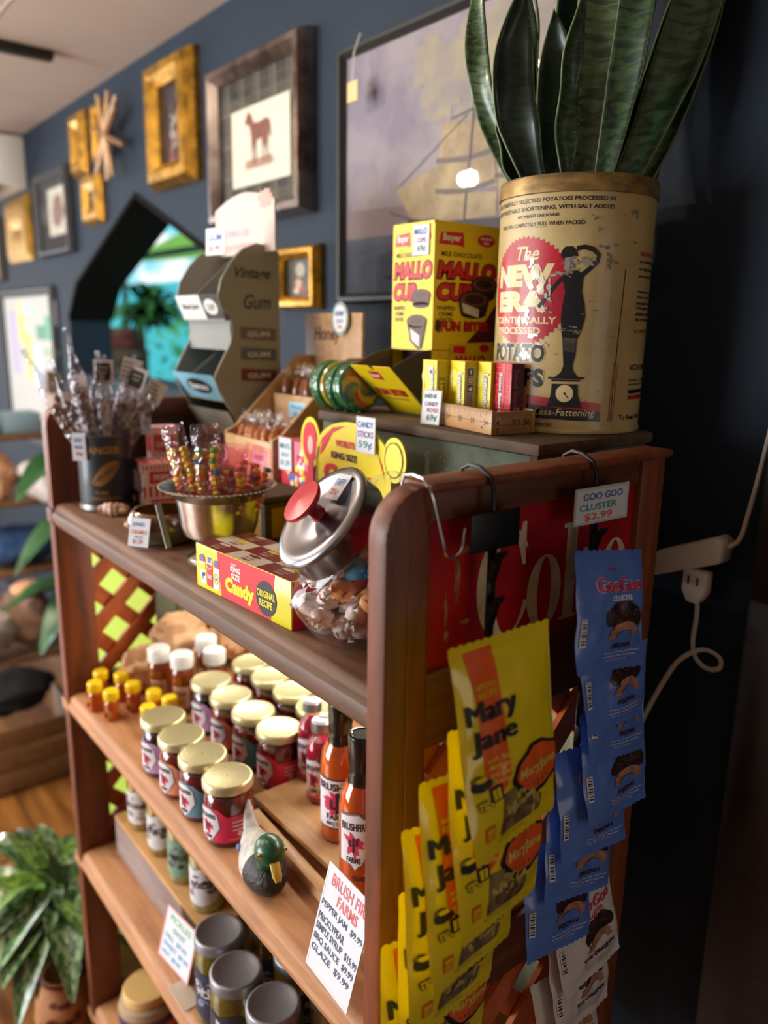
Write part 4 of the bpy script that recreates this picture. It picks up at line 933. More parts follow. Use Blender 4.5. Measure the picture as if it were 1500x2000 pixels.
# body: round disc flattened sideways, standing on a flat foot
def jar_pt(u, v, s=1.0):
    th = PI * v; ph = 2 * PI * u
    # axis along JN so that the mouth opens cleanly
    r = math.sin(th); p = Q @ Vector((r * math.cos(ph), r * math.sin(ph), math.cos(th)))
    q = Vector((p.x * 0.108, p.y * 0.064, p.z * 0.098)) * s
    q.z = max(q.z, -0.0785 * s)
    return q
v0 = 0.33
b.grid(lambda u, v: jar_pt(u, v0 + (1 - v0) * v) + Jn(JC), 48, 30, CLEAR)
def mouth(rr, z): return [Jn(JC) + Q @ Vector((rr * math.cos(2 * PI * i / 48), rr * math.sin(2 * PI * i / 48), z)) for i in range(48)]
rings = []
base_ring = [jar_pt(i / 48, v0) + Jn(JC) for i in range(48)]
R1 = [base_ring, mouth(0.0535, 0.062), mouth(0.052, 0.067), mouth(0.053, 0.080)]
vs = [p for r in R1 for p in r]; fs = []
for j in range(3):
    for i in range(48): fs.append((j * 48 + i, j * 48 + (i + 1) % 48, (j + 1) * 48 + (i + 1) % 48, (j + 1) * 48 + i))
b.add(vs, fs, CLEAR); b.build('glass', t, sharp=80)
b = MB()
LIDM = M('chrome_lid', (150, 150, 153), rough=0.24, metal=1.0, bump=0.06, bscale=22)
DZ = -0.020
prof = [(0.0575, 0.078), (0.0605, 0.0775), (0.0625, 0.079), (0.0635, 0.082), (0.0635, 0.104), (0.0655, 0.1055), (0.0655, 0.108), (0.062, 0.111), (0.052, 0.1125), (0.044, 0.109), (0.028, 0.1085), (0.010, 0.111), (0.0, 0.1115)]
b.lathe([(r_ * .935, z_ + DZ) for r_, z_ in prof], LIDM, n=64, R=Q, c=Jn(JC), cap0=False, cap1=False); lid = b.build('lid', t, sharp=60)
KR = M('knob_red', (196, 26, 44), rough=0.25, coat=0.5)
b = MB(); b.lathe([(r_, z_ + DZ) for r_, z_ in [(0.0105, 0.109), (0.0085, 0.112), (0.0085, 0.124), (0.012, 0.127), (0.0225, 0.1305), (0.0245, 0.1335), (0.0235, 0.1365), (0.0, 0.1385)]], KR, n=40, R=Q, c=Jn(JC), cap1=False); b.build('knob', lid)
o = Jn(JC) + Q @ Vector((0.0, 0.0, 0.1118 + DZ)); UX = (Q @ Vector((1, 0, 0)))
# sticker beside the knob, writing half hidden
# two directions in the lid plane
ev = Vector((0, -1, 0)); ev = (ev - JN * ev.dot(JN)).normalized(); eu = JN.cross(ev).normalized()
if eu.z < 0: eu = -eu
# ev points towards the near end, eu up the slope
b = MB(); so = o + ev * -0.004 + eu * 0.018 + JN * 0.002
ux_, uy_ = ev, eu
if ux_.cross(uy_).dot(JN) < 0: ux_ = -ux_
b.prism([(0, 0), (0.026, 0), (0.026, 0.030), (0, 0.030)], lambda u, v, k: so + ux_ * u + uy_ * v + JN * k * 0.0008, 0, 1, PAPER)
a = Art(b, plane(so + JN * .001, ux_, uy_)); a.text('TAFFY', .003, .016, .02, .008, INKB, 1, bold=.01); a.text('25¢', .005, .004, .015, .008, INKR, 1, bold=.01)
b.build('price_sticker', lid)
# paper strip inside the glass near the shoulder
# the taffies
TW = M('wax_paper', (238, 234, 230), rough=0.4, coat=0.2); TPR = M('wax_print_red', (206, 44, 56))
TCOL = {'white': M('taffy_white', (236, 230, 224), rough=.45, coat=.3, col2=(220, 196, 192), vscale=40), 'peach': M('taffy_peach', (244, 178, 112), rough=.45, coat=.3), 'blue': M('taffy_blue', (54, 158, 206), rough=.4, coat=.3), 'yellow': M('taffy_yellow', (228, 224, 140), rough=.45, coat=.3), 'pink': M('taffy_pink', (226, 130, 150), rough=.45, coat=.3)}
def taffy(kind, loc, seed):
    b = MB(); Rr = Matrix.Rotation(rnd.uniform(0, 6.28), 3, 'Z') @ Matrix.Rotation(rnd.uniform(0, 6.28), 3, 'X')
    b.ball((0, 0, 0), (0.0145, 0.0120, 0.0125), TCOL[kind], seg=14, rings=9, jit=0.30, seed=seed, R=Rr)
    for s in (1, -1):
        n = 7; vs = [Rr @ Vector((s * 0.011, 0, 0))]
        for i in range(n + 1):
            a_ = -1.0 + 2.0 * i / n
            vs.append(Rr @ Vector((s * (0.011 + 0.0105 * math.cos(a_)), 0.0115 * math.sin(a_), 0.0035 * (1 if i % 2 else -1))))
        b.add(vs, [(0, i + 1, i + 2) for i in range(n)], TCOL[kind] if kind in ('blue',) else TW)
    if kind in ('white', 'peach'):
        for i in range(7):
            d = Vector((rnd.uniform(-1, 1), rnd.uniform(-1, 1), rnd.uniform(-1, 1))).normalized()
            k = 1 + 0.30 * noise.noise(d * 2.2 + Vector((seed * 3.1, seed * 1.7, 0)))
            c = Rr @ Vector((d.x * .0145 * k, d.y * .012 * k, d.z * .0125 * k)); c2 = Rr @ Vector((d.x, d.y, d.z)); tt = c2.orthogonal().normalized(); bb = c2.cross(tt)
            b.add([c * 1.02 + tt * .0035 + bb * .001, c * 1.02 - tt * .0035 + bb * .001, c * 1.02 - tt * .0035 - bb * .001, c * 1.02 + tt * .0035 - bb * .001], [(0, 1, 2, 3)], TPR)
    return b.build('wrapped_taffy', None, loc=loc, sharp=46)
TL = {'white': 'white taffy in red printed wax paper inside the glass jar', 'peach': 'peach coloured taffy inside the glass jar', 'blue': 'bright blue wrapped taffy inside the glass jar', 'yellow': 'pale yellow taffy inside the glass jar', 'pink': 'pink taffy inside the glass jar'}
pts = []; tries = 0
fixed = [((0.440, 0.600, 1.262), 'white'), ((0.436, 0.610, 1.285), 'white'), ((0.425, 0.590, 1.330), 'blue'), ((0.432, 0.576, 1.296), 'peach'), ((0.455, 0.565, 1.290), 'blue'), ((0.452, 0.569, 1.262), 'yellow'), ((0.458, 0.566, 1.330), 'white'), ((0.452, 0.579, 1.242), 'yellow'), ((0.448, 0.574, 1.345), 'peach')]
def inside(p, k): 
    q = Vector(p) - JC; return (q.x / (0.108 * k)) ** 2 + (q.y / (0.064 * k)) ** 2 + (q.z / (0.098 * k)) ** 2 < 1 and q.z > -0.069
for p, kd in fixed:
    q = Vector(p) + Vector((.019, .010, -.012)) - JC; s = math.sqrt((q.x / .108) ** 2 + (q.y / .064) ** 2 + (q.z / .098) ** 2)
    if s > 0.80: q *= 0.80 / s
    q.z = max(q.z, -0.062)
    pts.append((JC + q, kd))
while len(pts) < 112 and tries < 60000:
    tries += 1
    p = JC + Vector((rnd.uniform(-.1, .1), rnd.uniform(-.06, .06), rnd.uniform(-.071, .046)))
    if not inside(p, 0.85) or (p - JC).dot(JN) > .036: continue
    if all((p - q[0]).length > 0.0185 for q in pts): pts.append((p, rnd.choice(['white'] * 12 + ['peach', 'blue', 'yellow', 'pink', 'white'])))
for i, (p, kd) in enumerate(pts): tag(taffy(kd, p, i), TL[kd], 'candy', kd + ' taffies in the glass jar')

# ------------------------------------------------------------------ king size candy box at the shelf edge
BXY = M('carton_yellow', (240, 222, 24), rough=.4, coat=.3); BXR = M('carton_red', (214, 26, 44), rough=.4, coat=.3); BXM = M('carton_maroon', (128, 34, 44), rough=.4, coat=.3); CRM = M('carton_cream', (222, 210, 190), rough=.45, coat=.2); BXB = M('carton_blue', (52, 120, 196), rough=.4)
t = thing('candy_stick_box', 'red and yellow king size candy box lying at the shelf edge beside the jar', 'box', (0.4255, 0.691, TOP), rz=math.radians(3.5))
L, D, H = 0.206, 0.080, 0.056
b = MB(); b.box(0, D, 0, L, 0, H, BXY, bev=.0006); b.build('carton', t)
b = MB(); a = Art(b, plane((0, L, 0), (0, -1, 0), (0, 0, 1)))
a.poly([(.060, 0.0005), (.052, H - .0005), (.176, H - .0005), (.166, 0.0005)], BXR, 1)
a.text("WORLD'S", .083, .0465, .013, .0026, WHITE, 2, bold=.03); a.text('KING', .083, .0385, .021, .0072, WHITE, 2, bold=.04); a.text('SIZE', .0845, .0295, .019, .0072, WHITE, 2, bold=.04)
a.text('Candy', .070, .0060, .064, .0235, BXY, 2, bold=.07)
a.ell(.158, .024, .0205, .0205, INKK, 2, n=40); a.text('ORIGINAL', .140, .0245, .036, .0085, BXY, 3, bold=.03); a.text('RECIPE', .145, .0135, .026, .0085, BXY, 3, bold=.03)
for u, c, c2, rot in ((.012, WHITE, BXB, .10), (.0265, BXR, BXB, .0), (.041, WHITE, BXB, -.08)):
    q = lambda x, y: (u + x * math.cos(rot) - y * math.sin(rot) * 1, .006 + y * math.cos(rot) + x * math.sin(rot))
    a.poly([q(0, 0), q(.0135, 0), q(.0135, .036), q(0, .036)], c, 1.6); a.poly([q(0, .0285), q(.0135, .0285), q(.0135, .036), q(0, .036)], BXR if c is WHITE else CRM, 2); a.poly([q(.003, .0305), q(.0105, .0315), q(.0105, .038), q(.003, .038)], c2, 2.4)
    if u < .02: a.poly([q(0, .018), q(.0135, .018), q(.0135, .025), q(0, .025)], BXY, 2); a.poly([q(.003, .009), q(.011, .010), q(.012, .015), q(.004, .014)], INKK, 2); a.poly([q(.004, .005), q(.006, .005), q(.006, .010), q(.004, .010)], INKK, 2)
    elif u < .03: a.text('KINGS', u + .002, .016, .0095, .0055, WHITE, 3, bold=.03); a.line([q(.001, .026), q(.0067, .022), q(.0125, .026)], .001, WHITE, 3)
    else: a.ring([q(.0067 + .005 * math.cos(i * PI / 10), .014 + .0075 * math.sin(i * PI / 10)) for i in range(20)], [q(.0067 + .0032 * math.cos(i * PI / 10), .014 + .0055 * math.sin(i * PI / 10)) for i in range(20)], BXY, 3); a.ell(*q(.0067, .014), .0018, .0018, BXB, 3); a.text('LUCKY', u + .003, .024, .008, .0028, BXR, 3)
a = Art(b, plane((0, 0, 0), (1, 0, 0), (0, 0, 1))); a.rect(.002, 0, D, H - .001, BXR, 1)
a = Art(b, plane((0, L, H), (0, -1, 0), (1, 0, 0)))
for i in range(3):
    for j in range(3):
        c = BXM if (i + j) % 2 == 0 else CRM; u0, v0_ = .001 + i * .068, .001 + j * .026
        a.rect(u0, v0_, u0 + .067, v0_ + .0255, c, 1)
        c2 = CRM if c is BXM else BXM
        a.text('CANDY', u0 + .026, v0_ + .004, .018, .0042, c2, 2, bold=.03); a.text('KING SIZE', u0 + .024, v0_ + .0105, .022, .004, c2, 2)
        a.ell(u0 + .034, v0_ + .0205, .012, .0032, c2 if j != 1 else BXY, 2)
b.build('print', t)

# ------------------------------------------------------------------ silver pedestal bowl with candy necklaces
SIL = M('old_silver', (222, 220, 216), rough=0.24, metal=1.0, col2=(180, 174, 166), vscale=14, bump=0.15, bscale=34)
t = thing('silver_pedestal_bowl', 'flared tarnished silver pedestal bowl filled with bagged candy necklaces', 'bowl', (0.492, 0.988, TOP))
b = MB()
b.lathe([(0.046, 0.0), (0.046, 0.004), (0.044, 0.006), (0.034, 0.011), (0.020, 0.018), (0.015, 0.024), (0.017, 0.028), (0.038, 0.031), (0.049, 0.038), (0.054, 0.052), (0.056, 0.074), (0.059, 0.090), (0.069, 0.0995), (0.080, 0.1045), (0.0812, 0.1062), (0.079, 0.107), (0.068, 0.1025), (0.056, 0.092), (0.052, 0.074), (0.050, 0.056), (0.034, 0.040), (0.0, 0.036)], SIL, n=56, cap1=False)
b.build('body', t)
b = MB()
for k in range(64):
    an = 2 * PI * k / 64; b.ball((0.0805 * math.cos(an), 0.0805 * math.sin(an), 0.1062), 0.0016, SIL, seg=6, rings=4)
b.build('beaded_rim', t)
PF = film('pink_cellophane', tint=(255, 238, 244), rough=0.12, base=0.05, boost=0.35, bump=0.8, bscale=50)
BC = [M('bead_%d' % i, c, rough=.3, coat=.4) for i, c in enumerate(((250, 226, 40), (246, 140, 50), (222, 64, 60), (90, 176, 70), (60, 120, 190), (240, 236, 226), (238, 214, 40)))]
def necklace_bag(label, loc, rot, pal, h=0.085, w=0.046, full=True):
    o = thing('candy_necklace_bag', label, 'candy bag', loc, rot=rot, group='bagged candy necklaces in the silver bowl')
    b = MB(); sd = rnd.random() * 9
    def f(u, v, s=1):
        x = (u - .5) * w * (1 - .12 * v); e = max(0, math.sin(PI * u)) ** .6 * max(0, math.sin(PI * min(1, v * 1.05))) ** .5
        return Vector((x, s * (0.010 * e + .0025 * noise.noise(Vector((u * 5 + sd, v * 7, s)))), v * h))
    b.grid(lambda u, v: f(u, v, -1), 12, 16, PF); b.grid(lambda u, v: f(u, v, 1), 12, 16, PF)
    b.build('cellophane', o, sharp=70)
    b = MB(); z = 0.006; i = 0
    lim = h * (0.74 if full else .5)
    while z < lim:
        for sx in (-1, 1):
            x = sx * w * .24 + rnd.uniform(-.002, .002); b.lathe([(.0034, -.0034), (.0058, -.0018), (.0058, .0018), (.0034, .0034)], BC[pal[(i + (2 if sx > 0 else 0)) % len(pal)]], n=10, c=(x, rnd.uniform(-.0015, .0015), z), R=Matrix.Rotation(rnd.uniform(-.7, .7), 3, 'X'))
        z += .0074; i += 1
    b.build('candy_beads', o)
    return o
Z0 = TOP + 0.068
nb = [((-.052, -.010), .30, -.5, (2, 5, 2, 1, 0, 1, 0, 0, 0, 0, 0, 0)), ((-.034, -.038), .10, -.3, (3, 1, 0, 0, 1, 0, 0, 4, 0, 3, 0)), ((-.008, -.05), -.1, -.2, (1, 0, 0, 1, 0, 0)), ((.020, -.048), -.2, .3, (2, 1, 0, 2)), ((.045, -.02), -.35, .6, (1, 4, 0, 1)), ((-.03, .02), .15, .2, (0, 3, 1)), ((.0, -.02), 0, .1, (2, 0, 1, 5)), ((.03, .02), -.2, .5, (4, 0, 1, 2)), ((.05, .02), -.4, .9, (0, 1)), ((.01, .045), -.1, 1.4, (2, 3)), ((-.012, .0), .05, .8, (5, 1, 0)), ((.022, -.012), -.15, -.6, (1, 2, 0))]
nl = ['candy necklace bag hanging farthest out over the rim with yellow beads on top', 'candy necklace bag with a green topped yellow and orange strand at the front', 'candy necklace bag with few orange beads at the front middle of the silver bowl', 'candy necklace bag with red beads at the front of the silver bowl', 'candy necklace bag with a blue bead leaning toward the candy box', 'candy necklace bag standing behind the yellow strands', 'candy necklace bag in the middle of the silver bowl', 'candy necklace bag with blue beads deep on the wall side', 'candy necklace bag leaning over the rim toward the wall', 'rearmost candy necklace bag in the silver bowl', 'pointed tallest candy necklace bag with white beads', 'pink candy necklace bag crumpled in the centre']
for i, ((x, y), ty, rz, pal) in enumerate(nb):
    necklace_bag(nl[i], (0.492 + x * .86, 0.988 + y * .86, Z0 + (.020 if i in (0, 1) else .004) + (.012 if i == 10 else 0)), (rnd.uniform(-.15, .15) - y * 3 * -1 * .5, -ty * .9, rz - .6), pal, h=.108 if i in (0, 1, 10) else .088)

# ------------------------------------------------------------------ brown pottery bowl with cards, shells
t = thing('pottery_bowl', 'low brown glazed pottery bowl beside the silver pedestal bowl', 'bowl', (0.470, 1.125, TOP))
POT = M('brown_glaze', (86, 50, 24), rough=.18, coat=.7, col2=(126, 84, 34), vscale=10); POTL = M('grey_stone_glaze', (128, 120, 92), rough=.4, col2=(100, 92, 70), vscale=40)
b = MB(); b.lathe([(.036, 0), (.045, .004), (.053, .016), (.0555, .026)], POTL, n=40, cap1=False); b.lathe([(.0555, .026), (.055, .038), (.050, .047), (.047, .050), (.044, .049), (.046, .040), (.046, .02), (.03, .008), (0, .006)], POT, n=40, cap0=False, cap1=False)
b.build('body', t)
card('price_card', 'tilted white price card in front of the brown pottery bowl', (0.402, 1.105, TOP + .006), (0.55, -0.83, 0), (0.25, 0.1, 1), .034, .042, (('JONES', .14, .68, .6, .16, INKB), ('CARAMELS', .1, .44, .8, .14, INKO), ('EACH', .3, .3, .4, .08, INKB), ('$1.29', .22, .08, .5, .18, INKR)))
card('price_card', 'white card seen edge on between the bowl and the silver pedestal', (0.430, 1.030, TOP + .014), (0.80, 0.45, 0), (-.12, .22, 1), .012, .064, ())
SHL = M('shell_cream', (226, 196, 170), rough=.4, col2=(150, 96, 66), vscale=60)
def shell(label, loc, rz, s):
    b = MB(); vs = []; fs = []; n = 12; k = 26
    for j in range(k):
        q = j / (k - 1); r = s * (0.012 * (math.sin(PI * min(1, q * .93 + .07)) ** .7) + .0004) * (1 + .07 * math.sin(q * 34)); x = s * .026 * (q - .5) * 2
        for i in range(n):
            a_ = 2 * PI * i / n; vs.append((x, r * math.cos(a_) + .003 * s * math.sin(q * 9), r * math.sin(a_) + s * .0115))
    for j in range(k - 1):
        for i in range(n): fs.append((j * n + i, j * n + (i + 1) % n, (j + 1) * n + (i + 1) % n, (j + 1) * n + i))
    b.add(vs, fs, SHL)
    b.ball((s * .012, -.006 * s, s * .009), (.010 * s, .006 * s, .006 * s), M('shell_mouth', (236, 214, 200), rough=.3), seg=10, rings=6)
    o = b.build('sea_shell', None, loc=loc); o.rotation_euler = (0, 0, rz); return tag(o, label, 'shell', 'shells on the top shelf')
shell('cream and brown spiral shell right in front of the black tin', (0.462, 1.325, TOP), -.5, 1.0); shell('smaller striped shell between the black tin and the tilted card', (0.452, 1.195, TOP), -1.0, .85)

# ------------------------------------------------------------------ black tin with wrapped candy sticks at the far end
TB = M('tin_black_blue', (38, 42, 50), rough=.45, coat=.2); TG = M('tin_gold_print', (150, 112, 52), rough=.5)
t = thing('cocoa_tin', 'black tin with a gold leaf emblem holding wrapped candy', 'tin', (0.476, 1.397, TOP)); tr = .045
b = MB(); b.lathe([(tr - .002, 0), (tr + .001, .002), (tr + .001, .012), (tr - .001, .014), (tr, .02), (tr, .128), (tr + .0015, .130), (tr + .0015, .134), (tr - .002, .135), (tr - .003, .12), (.001, .11)], TB, n=44, cap1=False)
b.lathe([(tr + .0014, .003), (tr + .0016, .006), (tr + .0014, .012)], M('tin_foot', (140, 138, 134), rough=.35, metal=.7), n=44, cap0=False, cap1=False); b.build('body', t)
b = MB(); a = Art(b, cylmap((0, 0, 0), tr, math.radians(-110), .0003), .006)
a.text('ANGER', -.028, .103, .056, .013, TG, 1, bold=.04)
P = [(-.024 + .052 * q, .052 + .034 * q + .017 * math.sin(PI * q) ** .8) for q in [i / 14 for i in range(15)]] + [(.028 - .052 * q, .086 - .034 * q - .017 * math.sin(PI * q) ** .8) for q in [i / 14 for i in range(15)]]
a.poly(P, TG, 1); a.line([(-.030, .044), (0, .069), (.028, .086)], .0016, TB, 2)
for q in (.2, .35, .5, .65, .8): a.line([(-.024 + .052 * q, .052 + .034 * q), (-.018 + .052 * q, .060 + .034 * q)], .0008, TB, 2); a.line([(-.024 + .052 * q, .052 + .034 * q), (-.014 + .052 * q, .050 + .034 * q)], .0008, TB, 2)
a.text('PURE', -.018, .032, .022, .006, TG, 1, bold=.03); a.text('CHOCOLATE', -.026, .022, .052, .006, TG, 1, bold=.03); b.build('label_print', t)
card('price_card', 'white price card clipped to the rim of the black tin', (0.418, 1.386, TOP + .092), (0.72, -0.69, 0), (0, 0, 1), .024, .048, (('CANDY', .12, .66, .7, .16, INKB), ('BAGS', .2, .42, .6, .14, INKB), ('99¢', .25, .12, .5, .2, INKR)))
CF = film('grey_cellophane', tint=(244, 241, 244), rough=.14, base=.10, boost=.5, bump=.9, bscale=55)
INN = [M('hard_candy_%d' % i, c, rough=.3, coat=.4) for i, c in enumerate(((120, 92, 88), (176, 150, 140), (150, 60, 70), (96, 84, 84)))]
sticks = [((-.03, 0), -.46, .0, .20, 0), ((-.022, -.016), -.25, -.1, .15, 2), ((-.012, .008), -.16, .1, .22, 1), ((0, -.02), -.02, -.1, .145, 0), ((.004, .0), .02, 0, .17, 3), ((.014, -.012), .18, -.12, .155, 2), ((.022, .006), .34, 0, .165, 1), ((.030, -.006), .52, -.1, .150, 0), ((.02, .02), .30, .15, .18, 1), ((-.02, .02), -.3, .15, .17, 3), ((.0, .026), .1, .2, .18, 0)]
sl = ['cellophane candy bag leaning out at the edge of the black tin', 'short cellophane candy bag behind the clipped price card', 'tallest twisted cellophane bag in the black tin', 'candy bag with white paper slip at the front of the black tin', 'candy bag upright in the middle of the black tin', 'reddish candy bag at the front of the black tin', 'candy bag with a white and black header card', 'candy bag drooping sideways out of the black tin with white tag', 'candy bag with white printed header behind the others', 'candy bag at the back by the dark end panel', 'rearmost candy bag in the black tin']
for i, ((x, y), tx, ty, h, k) in enumerate(sticks):
    o = thing('wrapped_candy_bag', sl[i], 'candy bag', (0.476 + x, 1.397 + y, TOP + .10), rot=(-ty, 0, 0), group='cellophane candy bags in the black tin')
    o.rotation_euler = (ty - .05, tx, -.55 + rnd.uniform(-.3, .3))
    b = MB(); sd = i * 1.7; w = .030
    def f(u, v, s=1):
        top = max(0.0, (v - .62) / .38); ww = w * (1 - .72 * math.sin(min(1, top * 1.6) * PI / 2) + (.25 * max(0, top - .6)))
        e = max(0, math.sin(PI * u)) ** .7 * (1 - top)
        return Vector(((u - .5) * ww, s * (.009 * e + .002 * noise.noise(Vector((u * 6 + sd, v * 9, s)))), v * h))
    b.grid(lambda u, v: f(u, v, -1), 8, 20, CF); b.grid(lambda u, v: f(u, v, 1), 8, 20, CF); b.build('cellophane', o, sharp=75)
    b = MB()
    for q in range(9): b.ball((rnd.uniform(-.008, .008), rnd.uniform(-.004, .004), .012 + q * h * .058), (.006, .005, .007), INN[(k + q % 2) % 4], seg=8, rings=6)
    b.build('candy', o)
    if i in (3, 6, 7, 8, 4, 1):
        b = MB(); hh = .042 if i != 3 else .06; zz = h - .05 if i != 3 else .03
        b.box(-.017 if i != 3 else -.007, .017 if i != 3 else .007, -.0035, -.0025, zz, zz + hh, M('header_white', (206, 200, 200), rough=.5))
        a = Art(b, plane((-.017, -.0036, zz), (1, 0, 0), (0, 0, 1)))
        if i in (6, 4):
            a.poly([(.006, .006), (.028, .006), (.030, .020), (.028, .036), (.006, .036), (.004, .020)], INKK, 1); a.text('VINTAGE', .009, .026, .016, .004, WHITE, 2); a.text('CANDY', .010, .018, .014, .004, WHITE, 2)
        elif i != 3:
            for q in range(4): a.rect(.004, .008 + q * .008, .028 - q * .003, .0105 + q * .008, GREY, 1)
        b.build('header_card', o)

# ------------------------------------------------------------------ pink striped cartons
PK = M('carton_pink', (232, 178, 178), rough=.5); PKR = M('carton_rose', (200, 60, 72), rough=.5); PKW = M('carton_blush', (238, 220, 214), rough=.5); PKD = M('carton_inside', (110, 84, 70), rough=.9)
def stripes(a, w, h, n, z0, z1, c):
    for i in range(n): a.rect(i * w / n, z0, (i + .5) * w / n, z1, c, 1)
t = thing('striped_carton', 'open pink and red striped candy carton behind the pottery bowl', 'box', (0.512, 1.318, TOP), rz=-.18)
b = MB(); w, d, h = .085, .075, .085
b.box(0, w, .0, .0015, 0, h, PKW); b.box(w - .0015, w, 0, d, 0, h, PKW); b.box(0, w, d - .0015, d, 0, h, PKW); b.box(0, .0015, 0, d, 0, h * .35, PKD); b.box(0, w, 0, d, 0, .0015, PKD); b.box(0.001, .03, .0016, d - .0016, h - .0015, h, PKD); b.box(0.02, w, 0, d, h - .0012, h + .0004, PK); b.box(.0, .002, 0, d, h * .8, h, PKD)
b.build('carton', t)
b = MB(); a = Art(b, plane((0, 0, 0), (1, 0, 0), (0, 0, 1))); a.rect(.012, .003, w, .022, PKR, 1); stripes(a, w, h, 8, .026, .046, PKR); a.rect(.012, .050, w, .072, PKR, 1.2); a.text('POPCORN', .02, .056, .056, .010, PKW, 2, bold=.04); stripes(a, w, h, 12, .074, .083, PKR)
a = Art(b, plane((0, 0, h + .0004), (1, 0, 0), (0, 1, 0))); stripes(a, w, d, 7, .004, .06, PKR); b.build('print', t)
t = thing('striped_carton', 'taller pink carton with a red panel standing behind the open one', 'box', (0.568, 1.405, TOP), rz=-.1)
b = MB(); b.box(0, .05, 0, .035, 0, .138, PK, bev=.001); b.build('carton', t); b = MB(); a = Art(b, plane((0, 0, 0), (1, 0, 0), (0, 0, 1))); a.poly([(.003, .095), (.046, .085), (.046, .120), (.003, .125)], PKR, 1); a.text('CANDY', .008, .100, .03, .010, PKW, 2, bold=.03); a = Art(b, plane((0, .035, 0), (0, -1, 0), (0, 0, 1))); a.rect(.004, .09, .03, .125, PKR, 1); b.build('print', t)
card('price_card', 'small blank looking white card standing on the tall pink carton', (0.545, 1.395, TOP + .128), (0.6, -.8, 0), (0, 0, 1), .020, .040, (('99¢', .2, .3, .6, .3, M('ink_faint', (150, 160, 190))),))
# ------------------------------------------------------------------ small dark wooden box with yellow panels
t = thing('keepsake_box', 'small dark worn wooden box with yellow sides behind the candy box', 'box', (0.575, 1.005, TOP), rz=.06)
DKW = wood('box_dark_wood', (92, 72, 54), (48, 36, 28), stretch=(20, 4, 20), rough=.7, coat=0)
b = MB(); b.box(0, .125, 0, .175, 0, .064, DKW, bev=.003); b.build('body', t)
b = MB(); b.box(-.003, .128, -.003, .178, .0645, .075, DKW, bev=.004); b.build('lid', t)
b = MB(); a = Art(b, plane((0, .175, 0), (0, -1, 0), (0, 0, 1))); OC = M('ochre_panel', (176, 138, 40), rough=.6, col2=(140, 104, 36), vscale=20)
a.rect(.012, .010, .083, .056, OC, 1); a.rect(.093, .010, .165, .056, OC, 1); a = Art(b, plane((0, 0, 0), (1, 0, 0), (0, 0, 1))); a.rect(.012, .010, .113, .056, OC, 1); b.build('painted_panel', t)
# yellow die-cut display card of the candy sticks
t = thing('candy_stick_display', 'bright yellow die-cut candy stick display card in front of the green crate', 'display box', (0.640, 0.99, TOP))
b = MB(); b.box(0.002, .042, -.215, 0.0, 0, .095, BXR, bev=.0008); b.box(.0005, .0025, -.215, 0, 0.004, .09, BXY); b.build('carton', t)
def oval(cu, cv, ru, rv, n=40): return [(cu + ru * math.cos(2 * PI * i / n), cv + rv * math.sin(2 * PI * i / n)) for i in range(n)]
b = MB(); YZ = lambda u, v, k: Vector((k, -u, v))
head = [(.024, .094), (.024, .13)] + [(.112 + .088 * math.cos(PI - PI * i / 20), .145 + .050 * math.sin(PI - PI * i / 20)) for i in range(1, 20)] + [(.2, .13), (.2, .094)]
b.prism(head, YZ, 0.001, .0032, BXY)
b.prism(oval(.008, .155, .026, .038, 30), YZ, .0014, .0034, BXY); b.prism(oval(.206, .155, .024, .030, 30), YZ, .0014, .0034, BXY)
a = Art(b, plane((0.0008, 0, 0), (0, -1, 0), (0, 0, 1)))
a.ell(.008, .156, .019, .030, BXR, 2); a.ell(.010, .152, .007, .014, M('flesh_pink', (240, 196, 180)), 3); a.poly([(-.002, .094), (.018, .094), (.016, .132), (.004, .132)], BXR, 1)
a.ell(.206, .155, .017, .022, M('straw_yellow', (250, 226, 70)), 2); a.ring(oval(.206, .155, .0185, .0235), oval(.206, .155, .0172, .0222), INKK, 3)
a.ring([(.024 + 0, .1)] + head[1:-1], [(.030, .1)] + [(.112 + (p[0] - .112) * .93, .11 + (p[1] - .11) * .92) for p in head[1:-1]], BXY, 1.5)
a.poly([(.034, .140), (.042, .166), (.068, .184), (.098, .189), (.066, .176), (.046, .150)], BXR, 2); a.poly([(.190, .120), (.182, .145), (.172, .160), (.186, .13)], BXR, 2)
a.line([(.027, .096), (.026, .13), (.032, .152)], .003, INKK, 2)
a.text("WORLD'S", .075, .158, .045, .010, INKR, 2, bold=.05); a.text('KING SIZE', .064, .140, .062, .010, INKK, 2, bold=.04); a.text('Candy', .045, .098, .115, .034, BXR, 2, bold=.08); b.build('header', t)
card('price_card', 'price card for candy sticks 59 cents fixed to the yellow display', (0.632, 0.856, TOP + .158), (0.1, -1, 0), (0.02, 0, 1), .038, .049, (('CANDY', .10, .70, .8, .17, INKB), ('STICKS', .10, .44, .8, .17, INKP), ('59¢', .15, .10, .7, .24, INKT)), edge=EDG)
t = thing('gum_candy_carton', 'small pink and red candy carton next to the yellow display card', 'box', (0.655, 1.012, TOP + .0755))
b = MB(); b.box(0, .04, 0, .075, 0, .072, PINK, bev=.001); b.build('carton', t)
b = MB(); a = Art(b, plane((0, .075, 0), (0, -1, 0), (0, 0, 1))); a.rect(.0, .0, .075, .03, BXR, 1)
for i in range(14): a.blob(rnd.uniform(.005, .07), rnd.uniform(.004, .03), .005, .005, (BXY, BXB, WHITE)[i % 3], 2 + i * .05, n=10, seed=i)
a.poly([(.045, .03), (.06, .066), (.074, .06), (.066, .03)], WHITE, 2)
a.text('POP', .046, .036, .022, .016, BXR, 3, bold=.05); b.build('print', t)
